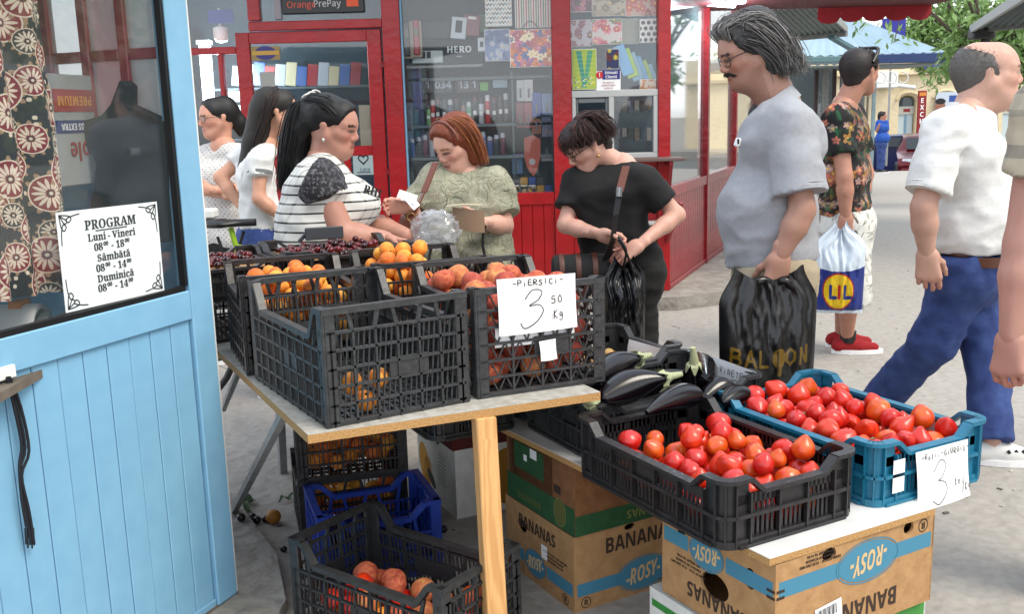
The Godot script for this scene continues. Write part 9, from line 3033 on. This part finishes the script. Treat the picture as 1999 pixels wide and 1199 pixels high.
	# ---- woman far off in blue
	d = {"Z": 27.0, "head": [1722, 227, 0.0], "face": Vector3(0.9, 0.0, 0.4), "hs": 1.0, "neck": [1721, 235, 0.0], "skin": srgb(0.66, 0.46, 0.38), "cell": 0.03,
		"sh": [[1714, 240, 0.0], [1728, 240, 0.0]], "el": [[1711, 256, 0.0], [1730, 258, 0.0]], "wr": [[1716, 243, -0.2], [1730, 272, 0.0]], "hand": [null, null],
		"torso": [[[1718, 250, 0.0], [1725, 250, 0.0], 0.12, 0.12], [[1718, 270, 0.0], [1726, 270, 0.0], 0.14, 0.14]],
		"hip": [[1717, 284, 0.0], [1722, 284, 0.0]], "foot": Vector3(0.9, 0, 0.3),
		"shirt": {"called": "jacket", "mat": flat(srgb(0.08, 0.28, 0.60), 0.8), "sleeve": 0.95, "cuff": 0.06, "hem": [1721, 284, 0.0], "amp": 0.01},
		"pants": {"mat": denim, "hip": 0.12, "r": [0.09, 0.07, 0.06]}, "shoe": dshoe}
	o = person("distant woman in bright blue jacket standing on the pavement", d)
	b = MB.new()
	hair_cap(b, d.X, 1.0, [[Vector3(0, 0.044, -0.036), Vector3(0, 0.046, 0.026), 0.092, 0.08], [Vector3(0, 0.0, -0.08), Vector3(0, -0.06, -0.09), 0.05, 0.04]], [[Vector3(0, 0.050, 0.066), Vector3(0, -0.42, 0.9)]], srgb(0.10, 0.07, 0.06), d.base, 0.003, 0.02, 59)
	part(o, "hair", b.mesh(), M.hair)
func _ready():
	set_basis_vectors()
	# camera
	var cam := Camera3D.new()
	cam.name = "camera"
	cam.transform = Transform3D(Basis(cr, cu, -cf), EYE)
	cam.fov = rad_to_deg(2.0 * atan(599.5 / FPX))
	cam.near = 0.05
	cam.far = 600.0
	cam.current = true
	add_child(cam)
	# bright overcast sky
	var env := Environment.new()
	env.background_mode = Environment.BG_SKY
	var sky := Sky.new()
	var sm := ProceduralSkyMaterial.new()
	sm.sky_top_color = Color(0.80, 0.84, 0.90)
	sm.sky_horizon_color = Color(0.95, 0.96, 0.97)
	sm.sky_curve = 0.25
	sm.ground_bottom_color = Color(0.42, 0.41, 0.39)
	sm.ground_horizon_color = Color(0.85, 0.85, 0.84)
	sm.sun_angle_max = 1.0
	sky.sky_material = sm
	env.sky = sky
	env.background_energy_multiplier = 1.0
	env.tonemap_mode = Environment.TONE_MAPPER_LINEAR
	env.tonemap_exposure = 2.55
	env.sdfgi_enabled = true
	env.ssao_enabled = true
	env.ssil_enabled = true
	var we := WorldEnvironment.new()
	we.name = "world_environment"
	we.environment = env
	add_child(we)
	var sun := DirectionalLight3D.new()
	sun.name = "sun"
	sun.light_energy = 0.42
	sun.light_color = Color(1.0, 0.97, 0.92)
	sun.light_angular_distance = 26.0
	sun.shadow_enabled = true
	sun.transform = Transform3D.IDENTITY.looking_at(Vector3(-0.62, -1.0, -0.42), Vector3.UP)
	add_child(sun)
	_materials()
	M.glass_side = glass(srgb(0.6, 0.66, 0.66), 0.10)
	M.glass_side.metallic_specular = 1.0
	print("setting ", Time.get_ticks_msec())
	_setting()
	print("stall ", Time.get_ticks_msec())
	_stall()
	print("people ", Time.get_ticks_msec())
	_people()
	print("done ", Time.get_ticks_msec())
